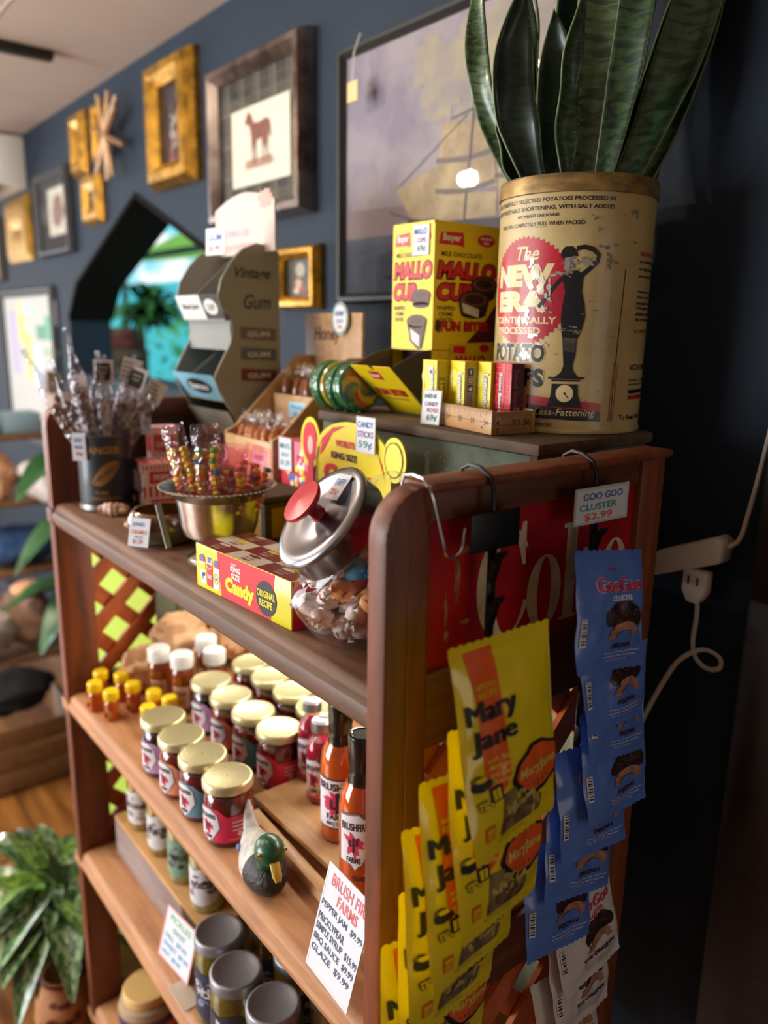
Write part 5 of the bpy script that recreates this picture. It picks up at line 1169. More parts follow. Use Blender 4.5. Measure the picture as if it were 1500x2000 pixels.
card('price_card', 'white red bordered price card leaning on the small pink carton', (0.652, 1.092, TOP + .098), (0, -1, 0), (0, 0, 1), .040, .054, (('MINTS', .12, .66, .75, .15, INKT), ('EACH', .25, .42, .5, .12, INKT), ('$1.29', .16, .14, .66, .18, INKT)), edge=INKR)

# ------------------------------------------------------------------ tiered wooden honey display
t = thing('tiered_wooden_display', 'light wooden tiered display box full of wrapped honey candy', 'display stand', (0.648, 1.105, TOP))
Lw = .165
b = MB(); side = [(0, 0), (0, .142), (.02, .150), (.150, .272), (.192, .272), (.192, 0)]
XZk = lambda x, z, k: Vector((x, k, z))
b.prism(side, XZk, 0, .007, TANW, bev=.001); b.build('side_panel', t)
b = MB(); b.prism(side, XZk, Lw - .007, Lw, TANW, bev=.001); b.build('side_panel', t)
b = MB(); b.box(0, .007, .007, Lw - .007, 0, .138, PINE, bev=.001); b.build('front_panel', t)
b = MB(); b.box(.095, .102, .007, Lw - .007, .0, .205, TANW, bev=.001); b.build('tier_panel', t)
b = MB(); b.box(.007, .095, .007, Lw - .007, .090, .096, PINE); b.box(.102, .185, .007, Lw - .007, .168, .174, PINE); b.build('tray_floor', t)
b = MB(); b.box(.185, .192, .007, Lw + .02, 0, .348, TANW, bev=.002)
a = Art(b, plane((.185, Lw + .02, 0), (0, -1, 0), (0, 0, 1))); a.text('Honey', .030, .292, .085, .032, M('burnt_brand', (92, 56, 30)), 1, bold=.03, shear=.2); b.build('back_board', t)
card('price_card', 'pale blue price label on the middle tier of the wooden display', (0.7425, 1.205, TOP + .166), (0, -1, 0), (0, 0, 1), .055, .028, (('STICKS', .1, .55, .7, .25, INKB), ('25¢', .3, .12, .4, .3, INKB)), base=M('label_sky', (158, 206, 226)))
card('price_card', 'small pinkish label on the low front of the wooden display', (0.6475, 1.170, TOP + .098), (0, -1, 0), (0, 0, 1), .046, .022, (('HONEY', .1, .3, .75, .4, INKR),), base=M('label_blush', (236, 214, 214)))
o = MB(); 
N = 36; P = [(.024 * math.cos(2 * PI * i / N), .028 * math.sin(2 * PI * i / N)) for i in range(N)]
o.prism(P, lambda u, v, k: Vector((k, -u, v)), 0, .002, WHITE); a = Art(o, plane((-.0002, 0, 0), (0, -1, 0), (0, 0, 1)))
a.ring([(p[0] * .96, p[1] * .96) for p in P], [(p[0] * .86, p[1] * .86) for p in P], INKT, 1); a.text('HONEY', -.014, .004, .028, .009, INKB, 1, bold=.02); a.text('CANDY', -.012, -.008, .024, .007, INKB, 1); a.text('35¢', -.007, -.019, .014, .008, INKR, 1, bold=.02)
tag(o.build('price_card', None, loc=(0.826, 1.168, TOP + .338)), 'oval white price card with blue border on the wooden display', 'price card')
HON = translucent('honey_amber', (204, 120, 48), mix=.3); HOND = translucent('honey_dark', (150, 84, 40), mix=.3); CLF = film('clear_cellophane', rough=.15, base=.015, boost=.16, bump=.5, bscale=80)
def honey(loc, rot, dark):
    o = thing('honey_candy', None, 'candy bag', loc, rot=rot)
    b = MB(); b.lathe([(.001, 0), (.0100, .003), (.0125, .014), (.0118, .036), (.0098, .050), (.003, .055)], HOND if dark else HON, n=12); b.build('candy', o, sharp=60)
    b = MB(); b.lathe([(.0130, .002), (.0134, .032), (.0108, .051), (.0034, .060), (.0060, .068), (.0115, .080)], CLF, n=12, cap0=False, cap1=False)
    for q in range(6): b.ball((.008 * math.cos(q), .008 * math.sin(q * 1.1), .064 + .0018 * q), (.0020, .0012, .0030), M('cellophane_glint', (225, 220, 214), rough=.15), seg=6, rings=4)
    b.build('wrapper', o, sharp=70); return o
p1 = honey((0.672, 1.125, TOP + .097), (0, 0, 0), False); p2 = honey((0.765, 1.125, TOP + .175), (0, 0, 0), True); first = [True, True]
for r in range(3):
    for q in range(6):
        loc = (0.668 + r * .026 + rnd.uniform(-.003, .003), 1.127 + q * .0235 + rnd.uniform(-.003, .003), TOP + .097 + rnd.uniform(0, .006)); rot = (rnd.uniform(-.25, .25), rnd.uniform(-.35, .1), rnd.uniform(0, 3))
        lb = 'amber honey candy in twisted cellophane on the low tier of the wooden display'
        if first[0]: o = p1; o.location = loc; o.rotation_euler = rot; first[0] = False
        else: o = dup(p1, loc, rot=rot)
        tag(o, lb, None, 'honey candies on the low tier')
        if r < 2:
            loc = (0.768 + r * .028, 1.127 + q * .0235 + rnd.uniform(-.003, .003), TOP + .175 + rnd.uniform(0, .005)); rot = (rnd.uniform(-.2, .2), rnd.uniform(-.2, .1), rnd.uniform(0, 3))
            if first[1]: o = p2; o.location = loc; o.rotation_euler = rot; first[1] = False
            else: o = dup(p2, loc, rot=rot)
            tag(o, 'dark honey candy in clear wrapper on the upper tier of the wooden display', None, 'honey candies on the upper tier')

# ------------------------------------------------------------------ grey gum stand with two tiers
GS = M('stand_grey', (150, 148, 136), rough=.55); GSD = M('stand_inside', (120, 122, 116), rough=.6); GBL = M('tray_blue', (128, 186, 208), rough=.5); GWH = M('tray_white', (214, 214, 210), rough=.5)
t = thing('gum_stand', 'grey cardboard two tier gum stand with rounded bulging sides', 'display stand', (0.648, 1.292, TOP))
Ly = .172
# side profile: x forward = -X; px = 0 at the front of the lower tray
prof = [(.055, 0), (.055, .12), (.030, .165), (.004, .205), (-.006, .232), (.010, .262), (.028, .292), (.034, .318), (.030, .335), (.012, .352), (.006, .372), (.014, .402), (.034, .432), (.058, .455), (.085, .466), (.112, .463), (.130, .452), (.130, 0)]
for k0 in (0, Ly - .003):
    b = MB(); b.prism(prof, XZk, k0, k0 + .003, GS)
    if k0 == 0:
        a = Art(b, plane((0, 0, 0), (1, 0, 0), (0, 0, 1), .0003))
        a.text('Vintage', .040, .400, .072, .024, TBLK, 1, bold=.02, shear=.3); a.text('Gum', .056, .352, .056, .026, TBLK, 1, bold=.02, shear=.3)
        for z, c in ((.300, M('label_mauve', (110, 88, 96))), (.264, M('label_slate', (84, 96, 108))), (.226, M('label_wine', (110, 36, 44)))):
            a.poly([(.048, z), (.122, z - .004), (.122, z + .018), (.048, z + .022)], c, 1); a.text('GUM', .062, z + .004, .046, .009, GWH, 2, bold=.02)
        a.text('Gum', .05, .15, .04, .02, M('stand_faded', (112, 108, 96)), 1, shear=.3)
    b.build('side_panel', t)
b = MB(); b.box(.127, .130, .003, Ly - .003, 0, .452, GSD); b.build('back_panel', t)
b = MB(); b.box(.055, .127, .003, Ly - .003, 0, .12, M('stand_base_dark', (40, 36, 34), rough=.6)); b.build('base', t)
def tray(nm, pts, m, m2, words, z0):
    b = MB()
    # pts: front lip top, front lip bottom, floor back
    (x0, za), (x1, zb), (x2, zc) = pts
    b.prism([(x0, za), (x1, zb), (x1 + .003, zb), (x0 + .003, za)], lambda x, z, k: Vector((x, k, z)), .003, Ly - .003, m)
    b.prism([(x1, zb), (x2, zc), (x2, zc - .003), (x1, zb - .003)], lambda x, z, k: Vector((x, k, z)), .003, Ly - .003, GSD)
    dv = Vector((x0 - x1, 0, za - zb)); hh = dv.length
    a = Art(b, plane((x1, Ly - .003, zb), (0, -1, 0), dv, .0004))
    W = Ly - .006
    if m is GBL: a.ell(W * .5, hh * .5, W * .30, hh * .30, TBLK, 1, n=30); a.text(words, W * .28, hh * .36, W * .44, hh * .28, GWH, 2, bold=.04)
    else:
        a.rect(W * .60, 0, W, hh, TBLK, 1); a.text(words, W * .10, hh * .36, W * .42, hh * .28, TBLK, 1, bold=.03); a.ell(W * .80, hh * .5, W * .15, hh * .32, GWH, 2); a.text('GUM', W * .72, hh * .36, W * .16, hh * .26, TBLK, 3)
    # partition down the middle of the chute
    b.prism([(x0 + .004, za), (x2, zc + .075), (x2, zc), (x1 + .004, zb)], lambda x, z, k: Vector((x, k, z)), Ly / 2 - .001, Ly / 2 + .001, GSD)
    b.build(nm, t)
tray('lower_tray', ((-.010, .236), (.022, .190), (.127, .262)), GBL, None, 'Beemans', 0)
tray('upper_tray', ((.002, .376), (.020, .334), (.127, .412)), GWH, None, 'Black Jack', 0)
b = MB(); b.prism([(.05, .12), (.020, .17), (.023, .17), (.053, .12)], XZk, .003, Ly - .003, GS); b.build('fascia', t); b = MB(); b.prism([(.030, .332), (.030, .28), (.033, .28), (.033, .332)], XZk, .003, Ly - .003, GSD); b.build('fascia', t)
b = MB()
hp = [(0, 0), (Ly + .05, 0), (Ly + .05, .085)] + [((Ly + .05) * (1 - i / 12), .085 + .022 * math.sin(PI * i / 12)) for i in range(1, 12)] + [(0, .085)]
b.prism(hp, lambda u, v, k: Vector((.10 + k, Ly + .012 - u, .452 + v)), 0, .003, M('header_cream', (186, 178, 170), rough=.6, col2=(206, 186, 176), vscale=30))
a = Art(b, plane((.0997, Ly + .012, .452), (0, -1, 0), (0, 0, 1)))
a.text('CHEWING GUM', .03, .030, .10, .016, M('faint_lilac', (176, 176, 206)), 1); a.text('OLD TIME FAVORITES', .04, .010, .11, .010, M('faint_rose', (206, 150, 160)), 1)
a.blob(.19, .09, .025, .014, M('faint_blush', (206, 150, 140)), 1, jag=.4); b.build('header_card', t)
card('price_card', 'white price card in front of the cream header of the gum stand', (0.645, 1.098 + .215, TOP + .440), (.2, -1, 0), (.05, 0, 1), .050, .044, (('GUM', .14, .52, .7, .26, INKB), ('$2.49', .16, .14, .6, .22, INKR)))
def gum_pack(body, band):
    b = MB(); b.box(-.006, .006, -.037, .037, 0, .019, body, bev=.001)
    a = Art(b, plane((-.006, .037, 0), (0, -1, 0), (0, 0, 1))); a.rect(.006, .005, .068, .014, band, 1); a.text('GUM', .022, .007, .03, .005, WHITE, 2)
    return b
pk = {}
for kind, body, band, lab in (('blue', M('pack_blue', (110, 176, 204)), M('pack_navy', (60, 84, 120)), 'pale blue gum pack lying in the lower tray of the gum stand'), ('red', M('pack_white', (208, 204, 200)), M('pack_rose', (176, 84, 80)), 'white and red gum pack lying in the upper tray of the gum stand')):
    src = gum_pack(body, band).build('gum_pack', None)
    n = 0
    for q in range(5):
        for s in (.25, .75):
            if kind == 'blue': x, z = .030 + q * .018, .199 + q * .0124
            else: x, z = .030 + q * .018, .345 + q * .0132
            o = src if n == 0 else src.copy()
            if n: COL.objects.link(o)
            o.location = (0.648 + x, 1.292 + .003 + (Ly - .006) * s, TOP + z); o.rotation_euler = (0, -.62, 0); n += 1
            tag(o, lab, 'gum pack', kind + ' gum packs in the gum stand')
# ------------------------------------------------------------------ things hanging on the near end panel
def hook_pts(y_in, z_top, r, n=10):
    return [(0, y_in - 2 * r * 0 + r - r * math.cos(PI * i / n), z_top - r + r * math.sin(PI * i / n)) for i in range(n + 1)]
t = thing('s_hook', 'empty silver wire S hook over the top rail of the hutch', 'hook', (0.4315, 0.489, 1.4215)); t.scale = (.94, .94, .94)
b = MB()
P = [(0, .030, -.006), (0, .026, .006), (0, .014, .0085), (0, .000, .007), (0.002, -.0075, -.002)] + [(0.003 + .002 * q, -.0085 - .001 * q, -.004 - .052 * q / 6) for q in range(1, 7)] + [(.015 + .012 * -math.cos(PI * q / 9) + .012 - .0, -.0145, -.056 - .012 * math.sin(PI * q / 9)) for q in range(0, 10)] + [(.0395, -.0145, -.050), (.041, -.0145, -.042)]
b.tube(P, .0013, CHROME, n=10); b.build('wire', t)
def clip_strip(x, label, header, zlen):
    t = thing('clip_strip', label, 'clip strip', (x, NY0, 1.4215)); t.scale = (.94, .94, .94)
    b = MB(); P = [(0, .034, -.010), (0, .031, .004), (0, .020, .0095), (0, .006, .0085), (0, -.008, .002), (0, -.013, -.010), (0, -.0145, -.045)]
    b.tube(P, .0022, BLACKPL, n=10); b.build('hook', t)
    b = MB()
    z = -.040; b.box(-.0055, .0055, -.0165, -.0140, -zlen, z, BLACKPL, bev=.0006); b.build('strip', t)
    n = int((zlen - .05) / .045)
    for i in range(n):
        zz = -.075 - i * .045
        b = MB(); b.prism([(-.0145, zz), (-.0235, zz - .004), (-.0165, zz - .026), (-.0145, zz - .028)], lambda y, z, k: Vector((k, y, z)), -.006, .006, BLACKPL, bev=.0006)
        b.prism([(-.0235, zz - .003), (-.030, zz + .006), (-.028, zz + .008), (-.0215, zz - .001)], lambda y, z, k: Vector((k, y, z)), -.006, .006, BLACKPL)
        b.build('clip', t)
    if header:
        b = MB(); b.box(-.033, .033, -.0190, -.0172, -.068, -.030, BLACKPL, bev=.0006); b.build('header_plate', t)
    return t
clip_strip(0.505, 'black plastic clip strip holding the yellow candy bags', True, .62)
clip_strip(0.652, 'black plastic clip strip holding the blue candy packs', False, .76)
card('price_card', 'white price card with blue and orange lettering above the blue candy packs', (0.612, 0.469, 1.3634), (1, -.03, 0), (0, 0, 1), .083, .0371, (('GOO GOO', .14, .66, .74, .19, INKB), ('CLUSTER', .08, .38, .70, .18, INKT), ('$2.99', .18, .08, .52, .22, INKO)), edge=M('card_silver', (190, 192, 198)))

def bag_surface(w, h, t_, seed, wob=.0022, twist=0.0):
    def f(u, v, s=-1):
        x = (u - .5) * w * (1 + .02 * math.sin(v * 6 + seed)); seal = .07
        vv = min(1, max(0, (v - seal) / (1 - 2 * seal)))
        e = max(0, math.sin(PI * u)) ** .55 * max(0, math.sin(PI * vv)) ** .55
        y = s * t_ * e + wob * noise.noise(Vector((u * 3.2 + seed, v * 4.6, seed * .7))) * (1.0 if s < 0 else .5) + .0007 * math.sin(v * h / .004) * (1 if (v < seal or v > 1 - seal) else 0)
        y += s * wob * .8 * noise.noise(Vector((u * 9 + seed, v * 10, seed * 1.7))) * e
        return Vector((x, y + twist * x * v * v, -v * h))
    return f
def skin(b, f, m, nu=26, nv=38, zig=0.0018):
    for s in (-1, 1):
        def g(u, v, s=s):
            p = f(u, v, s)
            i = round(u * nu)
            if v in (0.0, 1.0) and i % 2: p = p + Vector((0, 0, zig if v == 0 else -zig))
            return p
        b.grid(g, nu, nv, m, flip=(s < 0))
def bagmap(f, w, h, off=.0005):
    def g(u, v, k):
        p = f(min(.999, max(.001, u / w)), min(.999, max(.001, v / h)), -1)
        return p + Vector((0, -off * k, 0))
    return g
PY = M('bag_yellow', (238, 214, 14), rough=.2, coat=.6); PO = M('bag_orange', (236, 100, 30), rough=.25, coat=.5); WIN = film('bag_window', tint=(238, 226, 196), rough=.08, base=.10, boost=.6, bump=.8, bscale=70)
CDY = M('taffy_wrap_yellow', (214, 196, 110), rough=.3, coat=.5, col2=(176, 150, 76), vscale=70); CDR = M('taffy_wrap_brown', (112, 70, 50), rough=.3, coat=.5); FLS = M('bag_tan_print', (222, 170, 128))
def peg_bag(label, x, y, z, rot, seed, first=False):
    w, h = .115, .181
    o = thing('candy_peg_bag', label, 'candy bag', (x, y, z), rot=rot, group='yellow candy bags on the clip strip')
    f = bag_surface(w, h, .0080, seed, twist=.22)
    b = MB(); skin(b, f, PY); b.build('pouch', o, sharp=75)
    b = MB(); a = Art(b, bagmap(f, w, h), .007)
    F = lambda u, v: (u * w, v * h)         # v measured down from the top seal
    def R(u0, v0, u1, v1, m, k=1): a.rect(u0 * w, v0 * h, u1 * w, v1 * h, m, k)
    def T(s, u, v, ww, hh, m, k=2, **kw):   # lettering, v = its lower edge
        vs, ts = glyphs(s, kw.get('bold', 0), kw.get('shear', 0)); r = kw.get('rot', 0)
        a.raw([(u * w + (X * ww * w) * math.cos(r) + (Y * hh * h) * math.sin(r), v * h - (Y * hh * h) * math.cos(r) + (X * ww * w) * math.sin(r)) for X, Y in vs], ts, m, k)
    a.poly([F(.12, .035), F(.40, .03), F(.42, .64), F(.38, .70), F(.33, .72), F(.28, .68), F(.24, .72), F(.18, .66), F(.16, .3)], PO, 1)
    T('IMPROVED', .17, .215, .21, .028, PY, 2, bold=.01); T('RECIPE!', .18, .255, .20, .030, PY, 2, bold=.01)
    [(T('Mary', .055 + dx, .395, .47, .125, INKK, 3 + dx * 20, rot=-.06), T('Jane', .085 + dx, .520, .43, .120, INKK, 3 + dx * 20, rot=-.06)) for dx in (0, .007, .014, .021)]
    for i, s in enumerate(('with Real', 'Molasses', 'and Peanut', 'Butter')): T(s, .20 + .012 * i, .56 + i * .036, .24 - (.05 if i == 3 else 0), .028, M('bag_letter_gold', (244, 200, 70)), 3, bold=.02, shear=.15)
    # molasses jug, peanuts and a little can, drawn in black line
    jx, jy = .10, .66
    a.blob(F(jx + .04, jy)[0], F(0, jy - .01)[1], .10 * w, .030 * h, INKK, 2.6, n=24, seed=2, jag=.08); a.ell(F(jx + .04, 0)[0], F(0, jy - .035)[1], .055 * w, .012 * h, PY, 3); a.line([F(jx - .03, jy - .02), F(jx - .05, jy - .045), F(jx, jy - .055), F(jx + .05, jy - .05)], .0016, INKK, 3); a.line([F(jx + .10, jy - .02), F(jx + .15, jy - .005), F(jx + .17, jy + .02)], .003, INKK, 3)
    a.poly([F(jx + .10, jy + .02), F(jx + .22, jy + .012), F(jx + .24, jy + .085), F(jx + .12, jy + .095)], INKK, 2.6); a.poly([F(jx + .125, jy + .03), F(jx + .20, jy + .025), F(jx + .215, jy + .078), F(jx + .14, jy + .084)], PY, 3.2); a.line([F(jx + .165, jy + .03), F(jx + .175, jy + .08)], .001, INKK, 3.6)
    for q in range(6): u, v = jx + .01 + .035 * (q % 4), jy + .075 + .018 * (q // 3); a.ell(F(u, 0)[0], F(0, v)[1], .030 * w, .010 * h, INKK, 3.0 + q * .1, rot=.3 * q); a.ell(F(u, 0)[0], F(0, v)[1], .021 * w, .0065 * h, PY, 3.5 + q * .1, rot=.3 * q)
    # orange badge with a heavy black outline carrying the second name line
    bx, by = .74, .69
    a.blob(F(bx, 0)[0], F(0, by)[1], .285 * w, .135 * h, INKK, 2, n=44, seed=5, jag=.07); a.blob(F(bx, 0)[0] + .001, F(0, by)[1] - .001, .25 * w, .112 * h, PO, 3, n=44, seed=5, jag=.07)
    for q in range(7): a.line([F(bx - .18 + q * .06, by + .100 - .010 * abs(q - 3)), F(bx - .17 + q * .058, by + .068)], .0011, INKK, 3.6)
    T('MaryJane', bx - .215, by + .042, .43, .070, M('bag_letter_straw', (222, 196, 96)), 4, bold=.025, rot=-.05)
    # clear window with wrapped candies, nutrition mark
    a.poly([F(.34, .74), F(.48, .73), F(.50, .80), F(.60, .83), F(.80, .85), F(.78, .93), F(.30, .94), F(.33, .86)], M('window_dark', (150, 128, 76), rough=.15, coat=.7, col2=(96, 74, 50), vscale=60), 2.2)
    rr = random.Random(seed * 13 + 1)
    for q in range(16):
        u, v = rr.uniform(.36, .74), rr.uniform(.77, .915); an = rr.uniform(0, 3); c_, s_ = math.cos(an), math.sin(an); P = []
        for X, Y in ((-.045, -.008), (-.028, -.012), (.028, -.012), (.05, -.009), (.05, .009), (.028, .012), (-.028, .012), (-.045, .008)): P.append(((u + X * c_ - Y * 1.6 * s_) * w, (v + (X * s_ + Y * 1.6 * c_) * .64) * h))
        a.poly(P, (CDY, CDY, CDR)[q % 3], 2.6 + q * .08)
    R(.125, .855, .235, .925, PO, 2); R(.14, .865, .22, .915, PY, 3); T('110', .15, .898, .06, .020, PO, 4, bold=.02); T('CALORIES', .145, .912, .07, .010, PO, 4)
    T('NET WT 3 OZ (85 g)', .26, .965, .34, .018, M('net_weight_ink', (120, 110, 40)), 3)
    b.build('print', o)
    return o
names = ['frontmost yellow candy bag, its whole face showing, hung from the black clip', 'second yellow candy bag in the cascade, right under the frontmost one', 'third yellow candy bag in the hanging cascade', 'fourth yellow candy bag in the hanging cascade', 'fifth yellow candy bag, low in the hanging cascade', 'lowest yellow candy bag of the cascade, cut by the view']
PB = [(0.47, 0.4277, 1.299), (0.4756, 0.4327, 1.2172), (0.4568, 0.4431, 1.1702), (0.4474, 0.4533, 1.1214), (0.4493, 0.4601, 1.0518), (0.438, 0.4672, 0.9973)]
for i, (x, y, z) in enumerate(PB): peg_bag(names[i], x, y, z, (math.radians(-9), math.radians(-1.5 if i == 0 else 2.0 + i), math.radians(-3)), 3.1 + i * 1.9)

BLU = M('pack_periwinkle', (92, 128, 206), rough=.3, coat=.35, col2=(80, 112, 192), vscale=8); PWH = M('pack_silver_white', (212, 206, 206), rough=.3, coat=.35); GRD = M('pack_logo_red', (206, 30, 70)); GWT = M('pack_white_ink', (226, 226, 236)); CLU = M('cluster_brown', (60, 36, 32), col2=(34, 20, 18), vscale=160, rough=.4); CLT = M('cluster_tan', (190, 134, 104), col2=(150, 96, 76), vscale=120); CLH = M('cluster_glint', (96, 60, 54))
def cluster_pack(label, x, y, z, rot, seed, blue=True):
    w, h = .105, .115
    o = thing('candy_pack', label, 'candy pack', (x, y, z), rot=rot, group='candy cluster packs on the clip strip')
    f = bag_surface(w, h, .0068, seed, wob=.0036, twist=.05)
    b = MB(); skin(b, f, BLU if blue else PWH, 24, 26, .0015); b.build('pouch', o, sharp=75)
    b = MB(); a = Art(b, bagmap(f, w, h), .006)
    def T(s, u, v, ww, hh, m, k=2, bold=0, shear=0):
        vs, ts = glyphs(s, bold, shear); a.raw([((u + X * ww) * w, (v - Y * hh) * h) for X, Y in vs], ts, m, k)
    T('STANDARD', .44, .165, .16, .022, GRD, 1, bold=.02)
    T('GooGoo', .255, .346, .68, .130, GWT, 1, bold=.045); [T('GooGoo', .263 + dx, .342, .655, .122, GRD, 2 + dx * 20) for dx in (0, .006, .012)]
    T('CLUSTER', .46, .420, .32, .045, GWT if blue else GRD, 1, bold=.04)
    cx_, cy_ = .64, .575
    for q in range(13):
        an = PI + PI * q / 12 * 1.0; a.blob((cx_ + .21 * math.cos(an)) * w, (cy_ + .13 * math.sin(an) * .85 + .01) * h, .058 * w, .055 * h, CLU, 1 + q * .03, n=12, seed=q + seed, jag=.2)
    a.blob(cx_ * w, (cy_ - .02) * h, .23 * w, .115 * h, CLU, 1.6, n=26, seed=seed, jag=.08)
    a.poly([((cx_ + (.24 - .03 * (q % 2)) * math.cos(PI * q / 14)) * w, (cy_ + .155 - .135 * math.sin(PI * q / 14)) * h) for q in range(15)] + [((cx_ + .14 * math.cos(PI * (14 - q) / 14)) * w, (cy_ + .165 - .075 * math.sin(PI * (14 - q) / 14)) * h) for q in range(15)], CLT, 2.4)
    for q in range(9): a.ell((cx_ - .18 + .045 * q) * w, (cy_ - .05 + .02 * math.sin(q * 2.1)) * h, .016 * w, .008 * h, CLH, 2.0, n=8)
    a.poly([((cx_ + .135 * math.cos(PI * q / 12)) * w, (cy_ + .172 - .075 * math.sin(PI * q / 12)) * h) for q in range(13)], BLU if blue else PWH, 2.8)
    T('PECAN' if blue else 'THE ORIGINAL', .47 if blue else .34, .820, .30 if blue else .56, .042, M('pack_dark_ink', (58, 30, 60)), 2, bold=.05)
    T('Pecans, Caramel, and Nougat', .36, .865, .56, .022, GWT if blue else GREY, 2); T('covered in Milk Chocolate', .36, .895, .50, .022, GWT if blue else GREY, 2); T('NET WT 1.5 OZ (42 g)', .40, .930, .34, .018, GWT if blue else GREY, 2)
    a.rect(.03 * w, .55 * h, .10 * w, .78 * h, GWT, 2)
    for q in range(9): a.rect(.04 * w, (.56 + .023 * q) * h, .09 * w, (.56 + .023 * q + .006 + .005 * (q % 3)) * h, INKK, 3)
    b.build('print', o); return o
gl = ['topmost blue candy pack, its red name fully showing', 'second blue candy pack from the top of the strip', 'third blue candy pack, its lower corner poking out', 'fourth blue candy pack hanging down the strip', 'fifth blue candy pack with a rounded corner', 'sixth blue candy pack, larger brown cluster showing', 'lowest blue candy pack above the white ones', 'white candy pack directly under the blue ones', 'second white candy pack on the strip', 'lowest white candy pack cut by the view']
GP = [(0.6317, 0.4399, 1.3432, 8, 1), (0.643, 0.4415, 1.2793, 4, 1), (0.6693, 0.4472, 1.2351, 9, 1), (0.6674, 0.4478, 1.1665, 2, 1), (0.6467, 0.4542, 1.1251, 4, 1), (0.643, 0.4586, 1.0744, 10, 1), (0.6157, 0.462, 1.0189, 8, 1), (0.658, 0.4627, 0.9503, -4, 0), (0.6627, 0.4651, 0.8901, 2, 0), (0.6486, 0.4687, 0.8356, 0, 0)]
for i, (x, y, z, r, bl) in enumerate(GP): cluster_pack(gl[i], x, y, z, (math.radians(-12), math.radians(r), math.radians(-2 + 3 * math.sin(i))), 2.3 + i * 2.7, bool(bl))

# ------------------------------------------------------------------ white extension cord and plug on the wall
CW = M('cord_white', (208, 200, 186), rough=.45)
t = thing('extension_cord', 'white extension cord block with plug hanging on the dark wall beside the hutch', 'extension cord', (0.98, 0.545, 1.255))
b = MB(); b.prism([(-.018, -.052), (.018, -.050), (.021, .036), (.010, .046), (-.018, .044)], lambda z, y, k: Vector((k, -y, z + y * .42)), -.018, .016, CW, bev=.004); b.build('outlet_block', t)
b = MB(); b.prism([(-.017, 0), (.017, 0), (.017, -.030), (.008, -.046), (-.008, -.046), (-.017, -.030)], lambda y, z, k: Vector((k, -y - .012, z - .016)), -.020, .002, CW, bev=.004)
a = Art(b, plane((-.0202, -.012, -.016), (0, -1, 0), (0, 0, 1))); a.rect(-.008, -.020, -.005, -.008, INKK, 1); a.rect(.005, -.020, .008, -.008, INKK, 1); b.build('plug', t)
b = MB(); b.tube(spline([(-.004, -.012, -.055), (-.004, -.014, -.085), (-.003, -.012, -.12), (-.003, -.018, -.142), (-.004, -.036, -.152), (-.004, -.054, -.146), (-.006, -.054, -.130), (-.008, -.030, -.126), (-.008, .00, -.150), (-.006, .02, -.185), (-.004, .05, -.26), (0, .075, -.34), (0.002, .10, -.42), (0.004, .12, -.60), (0.006, .125, -.90), (0.006, .12, -1.245)]), .0034, CW, n=8, flat=.6); b.build('lower_cord', t)
b = MB(); b.tube(spline([(0, -.040, .018), (0, -.058, .034), (0, -.066, .07), (0, -.076, .14), (0.0, -.084, .22), (0, -.092, .40), (0, -.10, .70), (0, -.105, 1.0)]), .0032, CW, n=8); b.build('upper_cord', t)
b = MB(); b.tube([(0, .050, -.020), (0, .07, -.012), (0, .10, -.010), (0, .14, -.02), (0, .2, -.03)], .0032, CW, n=8); b.build('outlet_cord', t)
# ------------------------------------------------------------------ second shelf: jam, honey, syrup, sauce
LIDG = M('lid_gold', (208, 198, 152), rough=.36, metal=.6, bump=.1, bscale=200); LABW = M('label_pale', (224, 222, 226), rough=.45); CACT = M('cactus_red', (212, 50, 84)); CACD = M('cactus_dark', (58, 30, 44)); GRYB = M('label_grey_border', (120, 118, 132))
JAM = {'red': M('jam_red', (156, 24, 26), rough=.08, coat=1, col2=(86, 10, 14), vscale=60), 'purple': M('jam_purple', (52, 14, 30), rough=.08, coat=1), 'amber': M('jam_amber', (176, 66, 20), rough=.08, coat=1, col2=(120, 36, 14), vscale=60), 'rust': M('jam_rust', (150, 40, 24), rough=.08, coat=1)}
WRAPC = {'rose': M('wrap_rose', (222, 48, 92), rough=.45), 'teal': M('wrap_teal', (92, 186, 196), rough=.45), 'slate': M('wrap_slate', (98, 152, 172), rough=.45), 'peach': M('wrap_peach', (240, 150, 116), rough=.45), 'lilac': M('wrap_lilac', (196, 146, 200), rough=.45), 'salmon': M('wrap_salmon', (236, 112, 108), rough=.45)}
GLOSS = film('jar_glass', rough=.02, base=.02, boost=.55)
def shield(a, cu, v0, w, h, k, big=False):
    P = [(cu - w * .5, v0 + h * .12), (cu - w * .12, v0 + h * .10), (cu, v0), (cu + w * .10, v0 + h * .08), (cu + w * .18, v0 + h * .10), (cu + w * .5, v0 + h * .48), (cu + w * .40, v0 + h * .86), (cu + w * .1, v0 + h), (cu - w * .5, v0 + h * .94)]
    c = (cu, v0 + h * .5)
    a.poly([(c[0] + (p[0] - c[0]) * 1.08, c[1] + (p[1] - c[1]) * 1.06) for p in P], GRYB, k); a.poly(P, LABW, k + 1)
    a.text('BRUSHFIRE', cu - w * .44, v0 + h * .70, w * .80, h * .14, CACD, k + 2, bold=.03, rot=.05)
    a.blob(cu - w * .05, v0 + h * .46, w * .24, h * .20, CACT, k + 2, n=26, jag=.45, freq=6, seed=3)
    for du, dv, l in ((0, -.12, .34), (-.10, -.02, .16), (.10, .02, .16)): a.line([(cu - w * .05 + du * w, v0 + h * (.44 + dv)), (cu - w * .05 + du * w, v0 + h * (.44 + dv + l * .8))], w * .06, CACD, k + 3)
    a.line([(cu - w * .15, v0 + h * .44), (cu + w * .05, v0 + h * .46)], w * .04, CACD, k + 3)
    a.text('FARMS', cu - w * .26, v0 + h * .12, w * .42, h * .11, CACD, k + 2, bold=.03)
